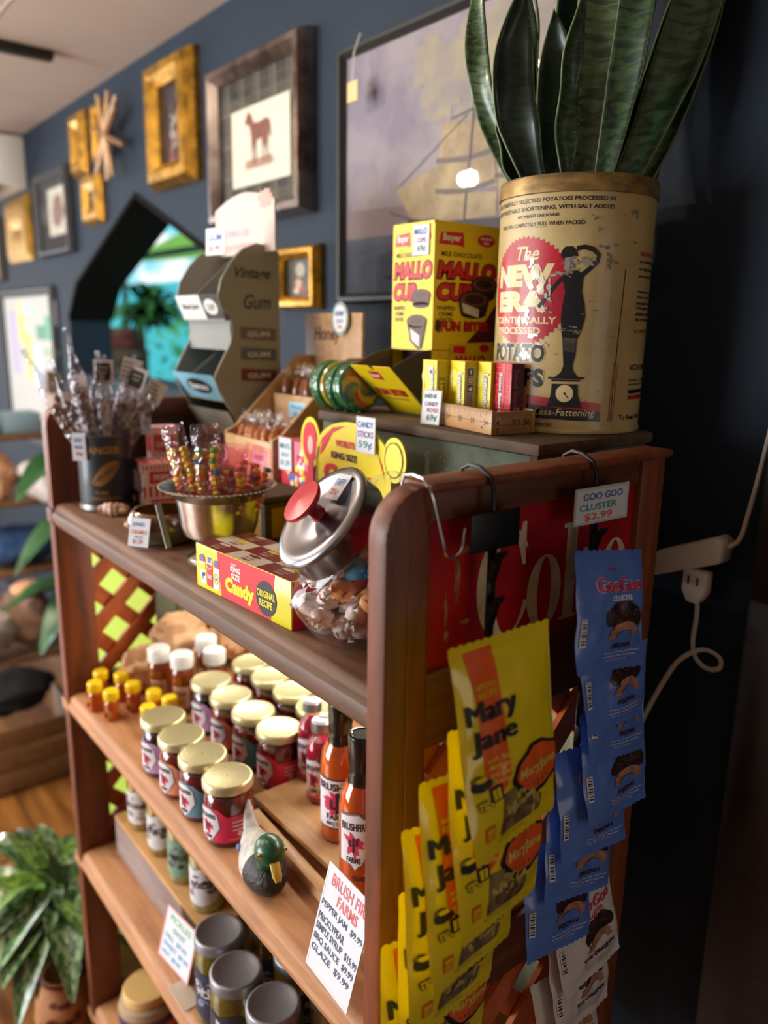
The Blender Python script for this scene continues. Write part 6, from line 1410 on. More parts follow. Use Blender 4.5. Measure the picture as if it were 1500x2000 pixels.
def jam_jar(label, x, y, jam, wrap, group, z=S2, turn=0.0):
    o = thing('jam_jar', label, 'jam jar', (x, y, z), group=group)
    r = .0345
    b = MB(); b.lathe([(.024, .001), (r - .004, .002), (r - .0015, .006), (r - .001, .062), (r - .003, .070), (r - .006, .074)], JAM[jam], n=36); b.build('jam', o)
    b = MB(); b.lathe([(.026, 0), (r - .003, .0005), (r, .005), (r, .066), (r - .002, .074), (r - .005, .079), (r - .005, .083)], GLOSS, n=36, cap1=False); b.build('glass', o)
    b = MB(); b.lathe([(r - .001, .080), (r + .001, .0815), (r + .001, .091), (r - .0003, .0932), (r - .0022, .0942), (r - .0036, .0938), (r - .0046, .0934), (.001, .0936)], LIDG, n=40, cap0=False, cap1=False); b.build('lid', o, sharp=50)
    b = MB(); a = Art(b, cylmap((0, 0, 0), r, math.radians(-150) + turn, .0003), .006)
    a.rect(-.034, .010, .070, .050, WRAPC[wrap], 1); a.poly([(-.034, .050), (-.02, .062), (.006, .060), (.018, .050)], WRAPC[wrap], 1)
    shield(a, -.010, .009, .036, .050, 2)
    for i in range(3): a.rect(.026, .040 - i * .006, .050 - i * .005, .0418 - i * .006, LABW, 2)
    a.rect(.02, .0145, .055, .0152, LABW, 2); a.blob(.036, .022, .004, .004, LABW, 2, jag=.5, n=12)
    b.build('label', o); return o
G1 = 'front row of jam jars on the second shelf'; G2 = 'middle row of jam jars on the second shelf'; G3 = 'back row of jam jars on the second shelf'
for lb, x, y, j, w, g in (('red jam jar with rose label, nearest of the front row beside the duck', .449, .902, 'red', 'rose', G1), ('dark red jam jar with slate blue label, second from the duck', .447, .976, 'red', 'slate', G1), ('jam jar with peach label, third from the duck in the front row', .446, 1.047, 'rust', 'peach', G1), ('purple jam jar with lilac label, nearest the yellow capped honey bears', .448, 1.120, 'purple', 'lilac', G1),
                          ('red jam jar with rose label standing by the pink syrup bottles', .576, .977, 'red', 'rose', G2), ('amber jam jar with bright teal label in the middle row', .572, 1.050, 'amber', 'teal', G2), ('amber jam jar with orange label in the middle row', .570, 1.123, 'amber', 'peach', G2), ('purple jam jar with pinkish lilac label in the middle row next to the white caps', .570, 1.197, 'purple', 'lilac', G2),
                          ('back row jam jar with teal label half hidden by the top shelf', .664, 1.075, 'red', 'teal', G3), ('back row jam jar with peach label', .662, 1.148, 'amber', 'peach', G3), ('back row jam jar with salmon and white label', .664, 1.222, 'rust', 'salmon', G3), ('back row red jam jar behind the pink syrup bottles', .664, 1.002, 'red', 'rose', G3)):
    jam_jar(lb, x, y, j, w, g, turn=(y - 1) * .3)
AMB = translucent('honey_bear_amber', (200, 96, 20), rough=.1, mix=.35, coat=1); AMBD = translucent('honey_brown', (150, 70, 22), rough=.1, mix=.3, coat=1)
YCAP = M('cap_yellow', (248, 212, 14), rough=.4); WCAP = M('cap_white', (240, 240, 236), rough=.4)
def honey_bottle(label, x, y):
    o = thing('honey_bottle', label, 'honey bottle', (x, y, S2), group='mini honey bottles with yellow caps', rz=rnd.uniform(0, 6))
    b = MB(); b.lathe([(.009, 0), (.0128, .001), (.0138, .006), (.0130, .018), (.0118, .022), (.0128, .027), (.0118, .034), (.0095, .038), (.008, .040)], AMB, n=20); b.ball((-.011, -.008, .013), (.004, .004, .007), AMB, seg=8, rings=6); b.ball((.011, -.008, .013), (.004, .004, .007), AMB, seg=8, rings=6); b.build('bottle', o)
    b = MB(); b.lathe([(.0128, .039), (.0134, .040), (.0134, .055), (.0120, .0572), (.001, .0575)], YCAP, n=24, cap0=True)
    for i in range(24): an = 2 * PI * i / 24; b.tube([(.0134 * math.cos(an), .0134 * math.sin(an), .041), (.0134 * math.cos(an), .0134 * math.sin(an), .054)], .0005, YCAP, n=4)
    b.build('cap', o)
    b = MB(); a = Art(b, cylmap((0, 0, 0), .0131, -2.1, .0004), .004); a.ell(0, .015, .007, .006, M('bear_label', (196, 150, 60)), 1); a.text('HONEY', -.005, .0135, .010, .003, CACD, 2); b.build('label', o)
for lb, x, y in (('mini honey bottle hard against the end panel', .452, 1.428), ('mini honey bottle second from the end panel at the shelf edge', .426, 1.385), ('mini honey bottle nearest the shelf edge on the far end', .438, 1.334), ('mini honey bottle behind the front two, near the lattice', .480, 1.395), ('mini honey bottle in the middle of the far group', .482, 1.342), ('mini honey bottle in front of the tan paper', .500, 1.288), ('mini honey bottle closest to the peach coloured jars', .512, 1.246), ('mini honey bottle partly hidden by the lilac front jar', .468, 1.236)):
    honey_bottle(lb, x, y)
for lb, x, y in (('tall amber syrup bottle with white cap nearest the tan paper', .534, 1.340), ('tall amber syrup bottle with white cap, second along', .556, 1.287), ('tall amber syrup bottle with white cap at the back', .628, 1.335), ('tall amber syrup bottle with white cap just above the lilac jar lid', .612, 1.268)):
    o = thing('syrup_bottle', lb, 'bottle', (x, y, S2), group='amber bottles with white caps')
    b = MB(); b.lathe([(.016, 0), (.0195, .002), (.0205, .008), (.0205, .075), (.018, .086), (.016, .090)], AMBD, n=28); b.build('bottle', o)
    b = MB(); b.lathe([(.019, .089), (.0205, .0895), (.0205, .112), (.0185, .115), (.001, .1152)], WCAP, n=32)
    for i in range(30): an = 2 * PI * i / 30; b.tube([(.0205 * math.cos(an), .0205 * math.sin(an), .091), (.0205 * math.cos(an), .0205 * math.sin(an), .111)], .0005, WCAP, n=4)
    b.build('cap', o)
    b = MB(); a = Art(b, cylmap((0, 0, 0), .0205, -2.2, .0003), .006); a.rect(-.016, .014, .016, .056, M('label_sand', (216, 180, 150)), 1); a.text('HONEY', -.012, .038, .024, .008, CACD, 2); a.blob(0, .026, .008, .007, M('label_gold', (206, 150, 40)), 2, jag=.2, n=16); b.build('label', o)
# wooden riser tray and rail
t = thing('wooden_riser', 'low pine riser tray under the sauce and syrup bottles', 'riser', (0.505, 0.572, S2))
b = MB(); b.box(0, .215, 0, .362, .015, .024, PINE, bev=.0012); b.build('tray_board', t)
b = MB(); b.box(.004, .014, .345, .360, 0, .0148, PINE, bev=.001); b.build('foot', t); b = MB(); b.box(.20, .21, .01, .352, 0, .0148, PINE, bev=.001); b.build('foot', t); b = MB(); b.box(.004, .014, .002, .016, 0, .0148, PINE, bev=.001); b.build('foot', t)
b = MB(); b.box(-.009, .009, -.175, .175, 0, .019, PINE, bev=.004); o = b.build('wooden_rail', None, loc=(.482, .735, S2)); o.rotation_euler = (0, 0, math.radians(-3)); tag(o, 'loose square pine rail lying between the duck and the riser tray', 'rail')
ZT = S2 + .024
SYR = M('syrup_pink', (206, 20, 70), rough=.06, coat=1, col2=(170, 10, 48), vscale=9); SCAP = M('cap_silver', (150, 150, 156), rough=.3, metal=.8); BCAP = M('shrink_black', (16, 15, 16), rough=.22, coat=.5)
for lb, x, y in (('pink syrup bottle with grey cap, nearer one beside the orange sauces', .583, .868), ('pink syrup bottle with grey cap, farther one beside the rose jar', .606, .927)):
    o = thing('syrup_bottle', lb, 'bottle', (x, y, ZT), group='pink syrup bottles on the riser')
    b = MB(); b.lathe([(.017, .001), (.0205, .002), (.0215, .007), (.0215, .078), (.019, .089), (.012, .094)], SYR, n=32); b.build('syrup', o)
    b = MB(); b.lathe([(.018, 0), (.022, .001), (.0225, .006), (.0225, .080), (.020, .092), (.0125, .100), (.0115, .104), (.0115, .112)], GLOSS, n=32, cap1=False); b.build('glass', o)
    b = MB(); b.lathe([(.0135, .110), (.0145, .1105), (.0145, .124), (.0135, .1252), (.012, .1252), (.011, .1246), (.001, .1246)], SCAP, n=30); b.build('cap', o)
    b = MB(); a = Art(b, cylmap((0, 0, 0), .0225, math.radians(-126), .0003), .006); a.rect(-.022, .012, .040, .062, WRAPC['salmon'], 1); shield(a, -.010, .014, .030, .058, 2)
    for i in range(5): a.blob(.02 + .003 * (i % 2), .052 - i * .007, .0035, .0018, LABW, 2, jag=.5, n=10, seed=i)
    a.rect(.010, .020, .03, .0225, LABW, 2); b.build('label', o)
SAU = {0: M('sauce_orange', (246, 118, 30), rough=.1, coat=1, col2=(228, 92, 20), vscale=90), 1: M('sauce_glaze', (242, 104, 12), rough=.06, coat=1, col2=(224, 78, 6), vscale=10)}
for i, (lb, x, y) in enumerate((('orange sauce bottle with white label and black neck, farther of the two', .556, .782), ('orange glaze bottle with black neck right behind the corner post', .513, .676))):
    o = thing('sauce_bottle', lb, 'bottle', (x, y, ZT), group='orange sauce bottles on the riser'); o.scale = (1.0, 1.0, 1.10) if i == 0 else (1.06, 1.06, 1.18)
    b = MB(); b.lathe([(.020, .001), (.0245, .002), (.0258, .008), (.0258, .100), (.0235, .114), (.016, .128), (.0135, .134)], SAU[i], n=36); b.build('sauce', o)
    b = MB(); b.lathe([(.021, 0), (.0262, .001), (.0268, .007), (.0268, .101), (.0244, .116), (.0168, .130), (.0142, .136)], GLOSS, n=36, cap1=False); b.build('glass', o)
    b = MB(); b.lathe([(.0165, .124), (.0172, .130), (.0160, .137), (.0152, .142), (.0160, .144), (.0158, .152), (.0165, .154), (.0168, .176), (.0160, .179), (.013, .1795), (.012, .1788), (.001, .1788)], BCAP, n=36); b.build('neck_seal', o)
    b = MB(); a = Art(b, cylmap((0, 0, 0), .0268, math.radians(-133) + (0 if i == 0 else -.1), .0003), .006)
    if i == 0:
        a.rect(-.034, .022, .040, .088, LABW, 1); a.rect(-.034, .022, .040, .0235, CACD, 2); a.rect(-.034, .0865, .040, .088, CACD, 2)
        a.text('BRUSHFIRE', -.030, .073, .060, .010, CACD, 2, bold=.04); a.blob(0, .056, .020, .013, CACT, 2, jag=.4, n=40, freq=7)
        for du, l, w in ((0, .028, .006), (-.009, .013, .004), (.009, .014, .004)): a.line([(du, .043 + abs(du) * .6), (du, .043 + abs(du) * .6 + l)], w, CACD, 3)
        a.line([(-.009, .050), (.009, .051)], .004, CACD, 3); a.text('FARMS', -.016, .034, .032, .008, CACD, 2, bold=.04); a.text('BBQ SAUCE', -.016, .026, .034, .0055, CACD, 2, bold=.02)
    else:
        shield(a, -.002, .040, .040, .062, 1); a.text('GLAZE', -.006, .027, .020, .0055, CACD, 1, bold=.04)
        for q in range(7): a.blob(.026 + .004 * (q % 2), .080 - q * .006, .003, .0016, M('label_light_orange', (240, 150, 90)), 1, jag=.5, n=9, seed=q)
        a.rect(.008, .033, .034, .036, M('label_light_orange', (240, 150, 90)), 1); a.blob(.030, .028, .004, .003, CACD, 1, n=12)
    b.build('label', o)
# hand lettered farm card leaning on the shelf edge
SK = M('pen_slate', (56, 72, 104)); SR = M('pen_rose', (226, 100, 110))
card('price_card', 'large laminated hand lettered price card leaning at the corner post', (0.4075, 0.640, S2 + .002), (-.06, -1, 0), (.27, -.10, 1), .086, .122, (('BRUSH FIRE', .14, .83, .84, .11, SR), ('FARMS', .34, .70, .46, .10, SR), ('PEPPER JAM  $9.99', .04, .585, .94, .075, SK), ('PRICKLYPEAR', .04, .465, .60, .07, SK), ('SIMPLE SYRUP  $15.99', .04, .365, .94, .075, SK), ('BBQ SAUCE  $9.99', .04, .265, .92, .07, SK), ('GLAZE  $9.99', .04, .165, .88, .07, SK)), th=.0008, edge=M('laminate_edge', (214, 220, 226)))
# mallard decoy
t = thing('duck_decoy', 'small painted mallard duck with green head and yellow bill on the shelf edge', 'duck figurine', (0.440, 0.796, S2), rz=math.radians(-14)); t.scale = (1.16, 1.12, 1.14)
DW = M('duck_white', (216, 214, 206), rough=.5, col2=(160, 158, 150), vscale=70, bump=.4, bscale=240); DB = M('duck_breast', (44, 40, 38), rough=.5, col2=(20, 18, 18), vscale=160, bump=.5, bscale=260); DG = M('duck_green', (24, 96, 56), rough=.35, coat=.3, col2=(10, 60, 34), vscale=120)
b = MB()
def duck(u, v):
    th = PI * v; ph = 2 * PI * u
    x, y, z = math.sin(th) * math.cos(ph) * .0255, -math.cos(th) * .053, math.sin(th) * math.sin(ph) * .026
    w = 1 - .35 * max(0, y / .053); z = max(z, -.020); return Vector((x * w, y, z * (1 - .25 * max(0, y / .053)) + .021 + (.012 * max(0, y / .053) ** 2)))
b.grid(duck, 28, 22, DW)
def half(u, v): return duck(u, v * .42) * 1.0 + (duck(u, v * .42) - Vector((0, 0, .021))).normalized() * .0006
b.grid(half, 28, 12, DB); b.build('body', t, sharp=60)
b = MB(); b.tube([(0, .040, .036), (.001, .054, .043), (.003, .066, .051), (.004, .071, .057)], [.010, .007, .0045, .002], DW, n=10, flat=.6); b.ball((-.019, .022, .030), (.004, .007, .003), M('wing_blue', (70, 96, 140)), seg=8, rings=6); b.build('tail', t)
b = MB(); b.tube([(0, -.026, .030), (0, -.030, .042), (0, -.033, .052)], [.014, .0125, .012], DG, n=16); b.ball((0, -.037, .060), (.0165, .0205, .0165), DG, seg=20, rings=14); b.tube([(.0, -.0255, .0355), (0, -.026, .0385)], [.0148, .0144], DW, n=18); hd = b.build('head', t, sharp=60)
BIL = M('bill_yellow', (206, 176, 70), rough=.4)
b = MB(); b.tube([(0, -.052, .058), (0, -.059, .053), (0, -.065, .047), (0, -.069, .042)], [.0060, .0052, .0054, .0032], BIL, n=12, flat=.55); b.build('bill', hd)
for s in (-1, 1):
    b = MB(); b.ball((s * .0135, -.047, .064), .0026, M('eye_yellow', (230, 180, 30), rough=.2), seg=10, rings=8); b.ball((s * .0150, -.0485, .0645), .0014, INKK, seg=8, rings=6); b.build('eye', hd)
# tan paper heap and grey green boards at the far end
TP = M('tan_paper', (232, 190, 146), rough=.8, col2=(196, 146, 104), vscale=10)
for i, (lb, c, r) in enumerate((('crumpled tan paper bag nearest the lattice', (.535, 1.410, .893), (.052, .030, .048)), ('crumpled tan paper bag on top of the heap', (.610, 1.412, .950), (.060, .028, .042)), ('crumpled tan paper bag toward the back boards', (.720, 1.405, .935), (.058, .032, .055)), ('small crumpled tan paper bag behind the white caps', (.640, 1.388, .885), (.045, .028, .036)), ('flattened tan paper bag at the back corner', (.790, 1.405, .880), (.045, .030, .034)))):
    b = MB(); b.ball((0, 0, 0), r, TP, seg=22, rings=16, jit=.42, seed=i + 2); o = b.build('paper_bag', None, loc=c, sharp=22); tag(o, lb, 'paper bag', 'crumpled tan paper bags')
t = thing('plank_crate', 'grey green weathered plank crate standing behind the tan paper', 'crate', (.575, 1.440, S2))
for i in range(6):
    b = MB(); b.box(i * .044, .041 + i * .044, 0, .007, 0, .30, GB, bev=.001); b.build('slat', t)

# ------------------------------------------------------------------ third shelf
GWB = wood('weathered_plank', (160, 140, 132), (116, 98, 92), stretch=(18, 3, 18), rough=.8, coat=0)
t = thing('wooden_box_riser', 'long weathered wooden box with pale top carrying the small pickle jars', 'box', (.462, 1.035, S3))
b = MB(); b.box(0, .012, 0, .40, 0, .076, GWB, bev=.001); b.build('front_panel', t)
b = MB(); b.box(0, .21, 0, .40, .0765, .086, wood('pale_plank', (226, 178, 118), (196, 146, 92), stretch=(18, 3, 18)), bev=.001); b.build('top_panel', t)
b = MB(); b.box(.012, .205, .385, .40, 0, .076, GWB); b.build('end_panel', t)
b = MB(); b.box(.012, .205, 0, .012, 0, .076, GWB); b.build('end_panel', t)
PICK = M('pickle_olive', (146, 128, 44), rough=.1, coat=1, col2=(96, 84, 30), vscale=34); PEP = M('pepper_yellow', (206, 170, 40), rough=.1, coat=1, col2=(150, 112, 24), vscale=40); PALE = M('pickle_pale', (206, 196, 140), rough=.1, coat=1, col2=(170, 156, 96), vscale=40)
GLID = M('lid_grey', (146, 147, 152), rough=.42, metal=.6, bump=.08, bscale=180); WLAB = M('pickle_label', (214, 212, 214), rough=.5); BLAB = M('pickle_label_dark', (52, 54, 76), rough=.5); GLAB = M('pickle_label_green', (120, 160, 140), rough=.5)
def pickle(label, x, y, z, r, h, fill, lab, lid, group):
    o = thing('pickle_jar', label, 'pickle jar', (x, y, z), group=group)
    b = MB(); b.lathe([(r * .8, .001), (r * .96, .003), (r * .97, h * .78), (r * .85, h * .86)], fill, n=32); b.build('pickles', o)
    b = MB(); b.lathe([(r * .8, 0), (r * .97, .001), (r, .005), (r, h * .80), (r * .9, h * .88), (r * .88, h * .94)], GLOSS, n=32, cap1=False); b.build('glass', o)
    b = MB(); b.lathe([(r * .95, h * .885), (r * .98, h * .89), (r * .98, h * .985), (r * .94, h), (r * .86, h * 1.004), (r * .80, h * .992), (.001, h * .992)], lid, n=36, cap0=False); b.build('lid', o, sharp=50)
    b = MB(); a = Art(b, cylmap((0, 0, 0), r, math.radians(-130), .0003), .006)
    dk = lab is BLAB
    a.poly([(-r * 1.1, h * .16), (-r * .2, h * .12), (r * .7, h * .18), (r * 1.0, h * .30), (r * .9, h * .62), (r * .2, h * .72), (-r * .5, h * .66), (-r * 1.1, h * .70)], lab, 1)
    for q in range(16): a.blob(rnd.uniform(-r * .9, r * .7), rnd.uniform(h * .22, h * .62), r * rnd.uniform(.06, .20), h * rnd.uniform(.01, .05), (WLAB if dk else GREY) if q % 3 else (CACD if not dk else M('label_steel', (120, 130, 160))), 2 + q * .06, n=12, jag=.5, seed=q)
    a.text('PICKLES', -r * .8, h * .40, r * 1.3, h * .09, WLAB if dk else CACD, 4, bold=.03); b.build('label', o); return o
WLID = M('lid_pale_gold', (200, 184, 110), rough=.35, metal=.7)
for i, (y, f, l, lb) in enumerate(((1.372, PEP, WLAB, 'small pickle jar with white and black label at the far end of the box'), (1.275, PEP, WLAB, 'small pickle jar with white and black label, second on the box'), (1.182, PALE, GLAB, 'small jar with green and white label on the box'), (1.092, PALE, WLAB, 'small pale jar at the near end of the box, red at its base'))):
    pickle(lb, .500, y, S3 + .0862, .030, .125, f, l, WLID, 'small jars on the long box')
for x, y, f, lb in ((.452, .955, PICK, 'big pickle jar with grey lid, farthest of the front three'), (.437, .872, PICK, 'big pickle jar with grey lid, middle of the front three'), (.450, .790, PICK, 'big pickle jar with grey lid, nearest of the front three'), (.533, .930, PEP, 'yellow pepper jar with grey lid behind the front pickle jars'), (.527, .846, PEP, 'yellow pepper jar with grey lid, second behind the pickle jars'), (.534, .760, PALE, 'pale pepper jar with grey lid near the post')):
    pickle(lb, x, y, S3, .0385, .150, f, BLAB, GLID, 'big jars on the third shelf')
card('price_card', 'laminated price card with green heading leaning on the long wooden box', (0.420, 1.128, S3 + .002), (.10, -1, 0), (.30, -.12, 1), .096, .088, (('PICKLES', .16, .78, .66, .12, M('pen_green', (110, 180, 120))), ('GHOST', .30, .60, .4, .10, M('pen_faded', (120, 160, 150))), ('DILL  $9.99', .1, .42, .7, .10, M('pen_sky', (70, 160, 200))), ('SWEET  $9.99', .1, .26, .8, .10, M('pen_sky', (70, 160, 200))), ('HOT  $9.99', .1, .10, .6, .10, M('pen_sky', (70, 160, 200)))), edge=M('card_edge_red', (220, 150, 140)))
b = MB(); b.box(0, .03, 0, .06, 0, .0012, M('shelf_label', (206, 190, 170), rough=.4)); tag(b.build('shelf_label', None, loc=(.404, .99, S3 + .0002)), 'blank clear label stuck on the third shelf edge', 'label')
# canister with wooden lid on the lowest shelf
t = thing('ceramic_canister', 'round canister with wooden lid and red and orange label on the lowest shelf', 'canister', (.476, 1.352, S4))
b = MB(); b.lathe([(.050, 0), (.056, .003), (.058, .010), (.058, .075), (.054, .088), (.046, .092)], M('canister_clay', (176, 150, 120), rough=.5), n=40); b.build('body', t)
b = MB(); b.lathe([(.046, .0925), (.0475, .094), (.0475, .110), (.045, .113), (.001, .113)], M('lid_birch', (232, 190, 126), rough=.55, col2=(216, 170, 106), vscale=8), n=40); b.build('lid', t)
b = MB(); a = Art(b, cylmap((0, 0, 0), .058, math.radians(-125), .0004), .008); a.rect(-.07, .01, .08, .072, M('label_tomato', (206, 70, 60)), 1); a.rect(-.07, .052, .08, .072, M('label_navy', (70, 60, 92)), 1.5); a.poly([(-.03, .03), (.03, .044), (.08, .03), (.08, .042), (.03, .058), (-.03, .046)], M('label_orange', (244, 110, 50)), 2); a.poly([(-.06, .02), (-.045, .05), (-.03, .02), (-.02, .05)], LABW, 2); b.build('label', t)
# ------------------------------------------------------------------ leafy floor plant and clay vase left of the hutch
def agl_mat(name, c1, c2):
    m = M(name, c1, rough=.32, coat=.3); nt = m.node_tree; bs = nt.nodes['Principled BSDF']
    tc = nt.nodes.new('ShaderNodeTexCoord'); mp = nt.nodes.new('ShaderNodeMapping'); mp.inputs['Scale'].default_value = (5, 11, 1); nt.links.new(tc.outputs['UV'], mp.inputs['Vector'])
    nz = nt.nodes.new('ShaderNodeTexNoise'); nz.inputs['Scale'].default_value = 1; nz.inputs['Detail'].default_value = 4; nz.inputs['Distortion'].default_value = 1.5; nt.links.new(mp.outputs[0], nz.inputs['Vector'])
    rp = nt.nodes.new('ShaderNodeValToRGB'); rp.color_ramp.elements[0].position = .44; rp.color_ramp.elements[0].color = lin(c2); rp.color_ramp.elements[1].position = .56; rp.color_ramp.elements[1].color = lin(c1)
    nt.links.new(nz.outputs['Fac'], rp.inputs['Fac']); nt.links.new(rp.outputs['Color'], bs.inputs['Base Color']); return m
AG = [agl_mat('silver_leaf', (140, 168, 120), (44, 84, 48)), agl_mat('lime_leaf', (132, 170, 70), (52, 96, 40)), agl_mat('deep_leaf', (66, 104, 80), (24, 52, 36))]
def plant_leaf(b, base, d, L, w, droop, m):
    d = Vector(d).normalized(); side = d.cross(Vector((0, 0, 1))).normalized()
    def f(u, v):
        p = base + d * (L * v) + Vector((0, 0, -droop * v * v * L)); pr = math.sin(PI * min(1, (v * .93 + .05)) ** .8) ** .8 if v > .18 else .06 + .4 * max(0, v - .1)
        x = (u - .5) * 2; return p + side * (x * w * pr * .5) + Vector((0, 0, .25 * w * abs(x) * pr))
    b.grid(f, 6, 16, m)
t = thing('variegated_floor_plant', 'bushy potted plant with silvery green patterned leaves on the floor', 'plant', (.425, 1.75, 0.0))
b = MB(); b.lathe([(.055, 0), (.075, .01), (.088, .16), (.092, .165), (.092, .18), (.084, .18), (.08, .15), (.001, .15)], M('dark_pot', (38, 34, 34), rough=.6), n=32, cap1=False); b.build('pot', t)
r2 = random.Random(5)
specs = []
for i in range(34):
    a_ = r2.uniform(0, 2 * PI); el = r2.uniform(-.15, 1.25); specs.append((a_, el, r2.uniform(.17, .30), r2.uniform(.055, .085), r2.uniform(.15, .75), r2.choice([0, 0, 1, 2, 0])))
for a_, el in ((-2.2, -.1), (-2.5, .15), (-2.0, -.35), (-1.8, .1), (-2.8, .3), (-2.35, .45), (3.0, .2), (-1.6, .6)): specs.append((a_, el, .26, .085, .5, 0))
for i, (a_, el, L, w, dr, m) in enumerate(specs):
    b = MB(); base = Vector((.02 * math.cos(a_), .02 * math.sin(a_), .16 + r2.uniform(0, .12))); plant_leaf(b, base, (math.cos(a_) * math.cos(el), math.sin(a_) * math.cos(el), math.sin(el)), L, w, dr, AG[m]); b.build('leaf', t, sharp=80)
t = thing('clay_vase', 'tan clay vase with dark red painted figures on the floor by the hutch', 'vase', (.372, 1.585, 0))
b = MB(); b.lathe([(.04, 0), (.055, .01), (.064, .05), (.060, .09), (.045, .12), (.042, .135), (.044, .15), (.040, .152), (.038, .13), (.001, .12)], M('terracotta_tan', (190, 132, 88), rough=.7, col2=(168, 112, 72), vscale=20), n=40, cap1=False); b.build('body', t)
b = MB(); DR = M('vase_red', (96, 26, 24), rough=.6); a = Art(b, lambda u, v, k: Vector(((.0646 if v < .085 else .0646 - (v - .085) * .52) * math.cos(-2.0 + u / .062), (.0646 if v < .085 else .0646 - (v - .085) * .52) * math.sin(-2.0 + u / .062), v)), .008)
for i, (u, v, p, q) in enumerate(((-.02, .07, .012, .014), (.012, .066, .016, .010), (.035, .075, .01, .012), (.0, .03, .024, .008), (.03, .035, .012, .008), (-.03, .035, .01, .01), (.01, .105, .02, .006), (-.02, .108, .01, .005))): a.blob(u, v, p, q, DR, 1, jag=.4, seed=i, n=20)
b.build('painted_band', t)
b = MB(); b.lathe([(.0435, .139), (.046, .142), (.046, .150), (.044, .152)], DR, n=36, cap0=False, cap1=False); b.build('rim', t)

# ------------------------------------------------------------------ far display beyond the hutch
t = thing('display_rack', 'wooden display rack with cloth goods beyond the far end of the hutch', 'shelf unit', (.42, 3.0, 0))
RK = wood('rack_wood', (150, 112, 76), (104, 74, 48))
for x, y in ((0, 0), (.53, 0), (0, .42), (.53, .42)):
    b = MB(); b.box(x, x + .03, y, y + .03, 0, 1.36, RK, bev=.003); b.build('post', t)
for z in (.30, .64, .90, 1.14):
    b = MB(); b.box(0, .56, 0, .45, z, z + .02, RK, bev=.003); b.build('board', t)
def soft(name, label, cat, c, r, m, seed, jit=.3):
    b = MB(); b.ball((0, 0, 0), r, m, seg=22, rings=14, jit=jit, seed=seed); tag(b.build(name, None, loc=c, sharp=40), label, cat)
WC = M('cloth_white', (232, 222, 216), rough=.9); PC = M('cloth_peach', (238, 176, 132), rough=.9); BD = M('denim', (66, 104, 160), rough=.9, col2=(40, 66, 110), vscale=30); BE = M('cloth_beige', (214, 176, 152), rough=.9)
soft('cushion', 'white cushion on the upper board of the far rack', 'cushion', (.84, 3.02, 1.00), (.13, .10, .085), WC, 1); soft('cushion', 'peach cushion leaning against the white one on the far rack', 'cushion', (.64, 3.06, 1.01), (.07, .06, .085), PC, 2)
soft('folded_jeans', 'folded blue denim on the middle board of the far rack', 'clothes', (.70, 3.12, .735), (.17, .12, .07), BD, 3, .15)
soft('tote_bag', 'beige cloth bag on the low board of the far rack', 'bag', (.72, 3.10, .455), (.10, .09, .11), BE, 4); soft('tote_bag', 'white cloth bag beside the beige one on the far rack', 'bag', (.56, 3.05, .44), (.10, .09, .11), WC, 5); 
soft('mushroom_ornament', 'peach mushroom shaped ornament above the beige bag', 'ornament', (.70, 2.97, .60), (.06, .05, .03), PC, 6, .05)
for i, (x, z, w, h, c, lb) in enumerate(((.60, 1.162, .12, .10, (206, 210, 208), 'pale grey paper box on the top board of the far rack'), (.75, 1.162, .13, .07, (150, 176, 190), 'bluish paper box on the top board of the far rack'), (.90, 1.162, .07, .13, (206, 184, 160), 'tan paper box on the top board of the far rack'))):
    b = MB(); b.box(-w / 2, w / 2, -.06, .06, 0, h, M('far_box_%d' % i, c), bev=.004); tag(b.build('gift_box', None, loc=(x, 3.10, z)), lb, 'box')
t = thing('wooden_crate', 'brown wooden crate on the floor in front of the far rack', 'crate', (.40, 2.62, 0))
for k in range(3):
    b = MB(); b.box(0, .33, 0, .012, .01 + k * .078, .08 + k * .078, RK, bev=.002); b.build('slat', t)
for x in (0.33, .0):
    b = MB(); b.box(x, x + .02, -.002, .26, 0, .25, RK, bev=.002); b.build('end_panel', t)
b = MB(); b.box(.0, .33, .02, .26, .0, .012, RK); b.build('bottom', t)
soft('black_bag', 'black bag on the brown wooden crate', 'bag', (.55, 2.76, .31), (.15, .10, .075), M('cloth_black', (26, 28, 36), rough=.8), 8, .2)
t = thing('leafy_plant', 'tall green leafy plant standing between the far rack and the hutch', 'plant', (.875, 2.74, 0))
b = MB(); b.lathe([(.07, 0), (.10, .02), (.11, .22), (.10, .22), (.09, .18), (.001, .18)], M('brown_planter', (92, 66, 44), rough=.7), n=28, cap1=False); b.build('pot', t)
LG = M('big_leaf_green', (52, 110, 58), rough=.35, coat=.3, col2=(30, 74, 40), vscale=12)
for i, (a_, el, L, zz) in enumerate(((-2.6, .2, .30, 1.10), (-2.9, -.1, .26, .90), (-2.2, .35, .28, 1.00), (-2.0, .0, .22, .72), (3.0, .4, .30, .62), (-1.5, .6, .25, .85), (-2.7, -.3, .24, .66), (2.4, .5, .28, 1.0), (-2.4, .9, .3, .95), (-1.2, .1, .22, .6))):
    b = MB(); top = Vector((.03 * math.cos(a_), .03 * math.sin(a_), zz)); b.tube([(0, 0, .18), (top.x * .5, top.y * .5, zz * .6), top], [.008, .007, .005], M('stem_green', (60, 96, 50)), n=8); b.build('stem', t)
    b = MB(); plant_leaf(b, top, (math.cos(a_) * math.cos(el), math.sin(a_) * math.cos(el), math.sin(el)), L, .13, .5, LG); b.build('leaf', t, sharp=80)

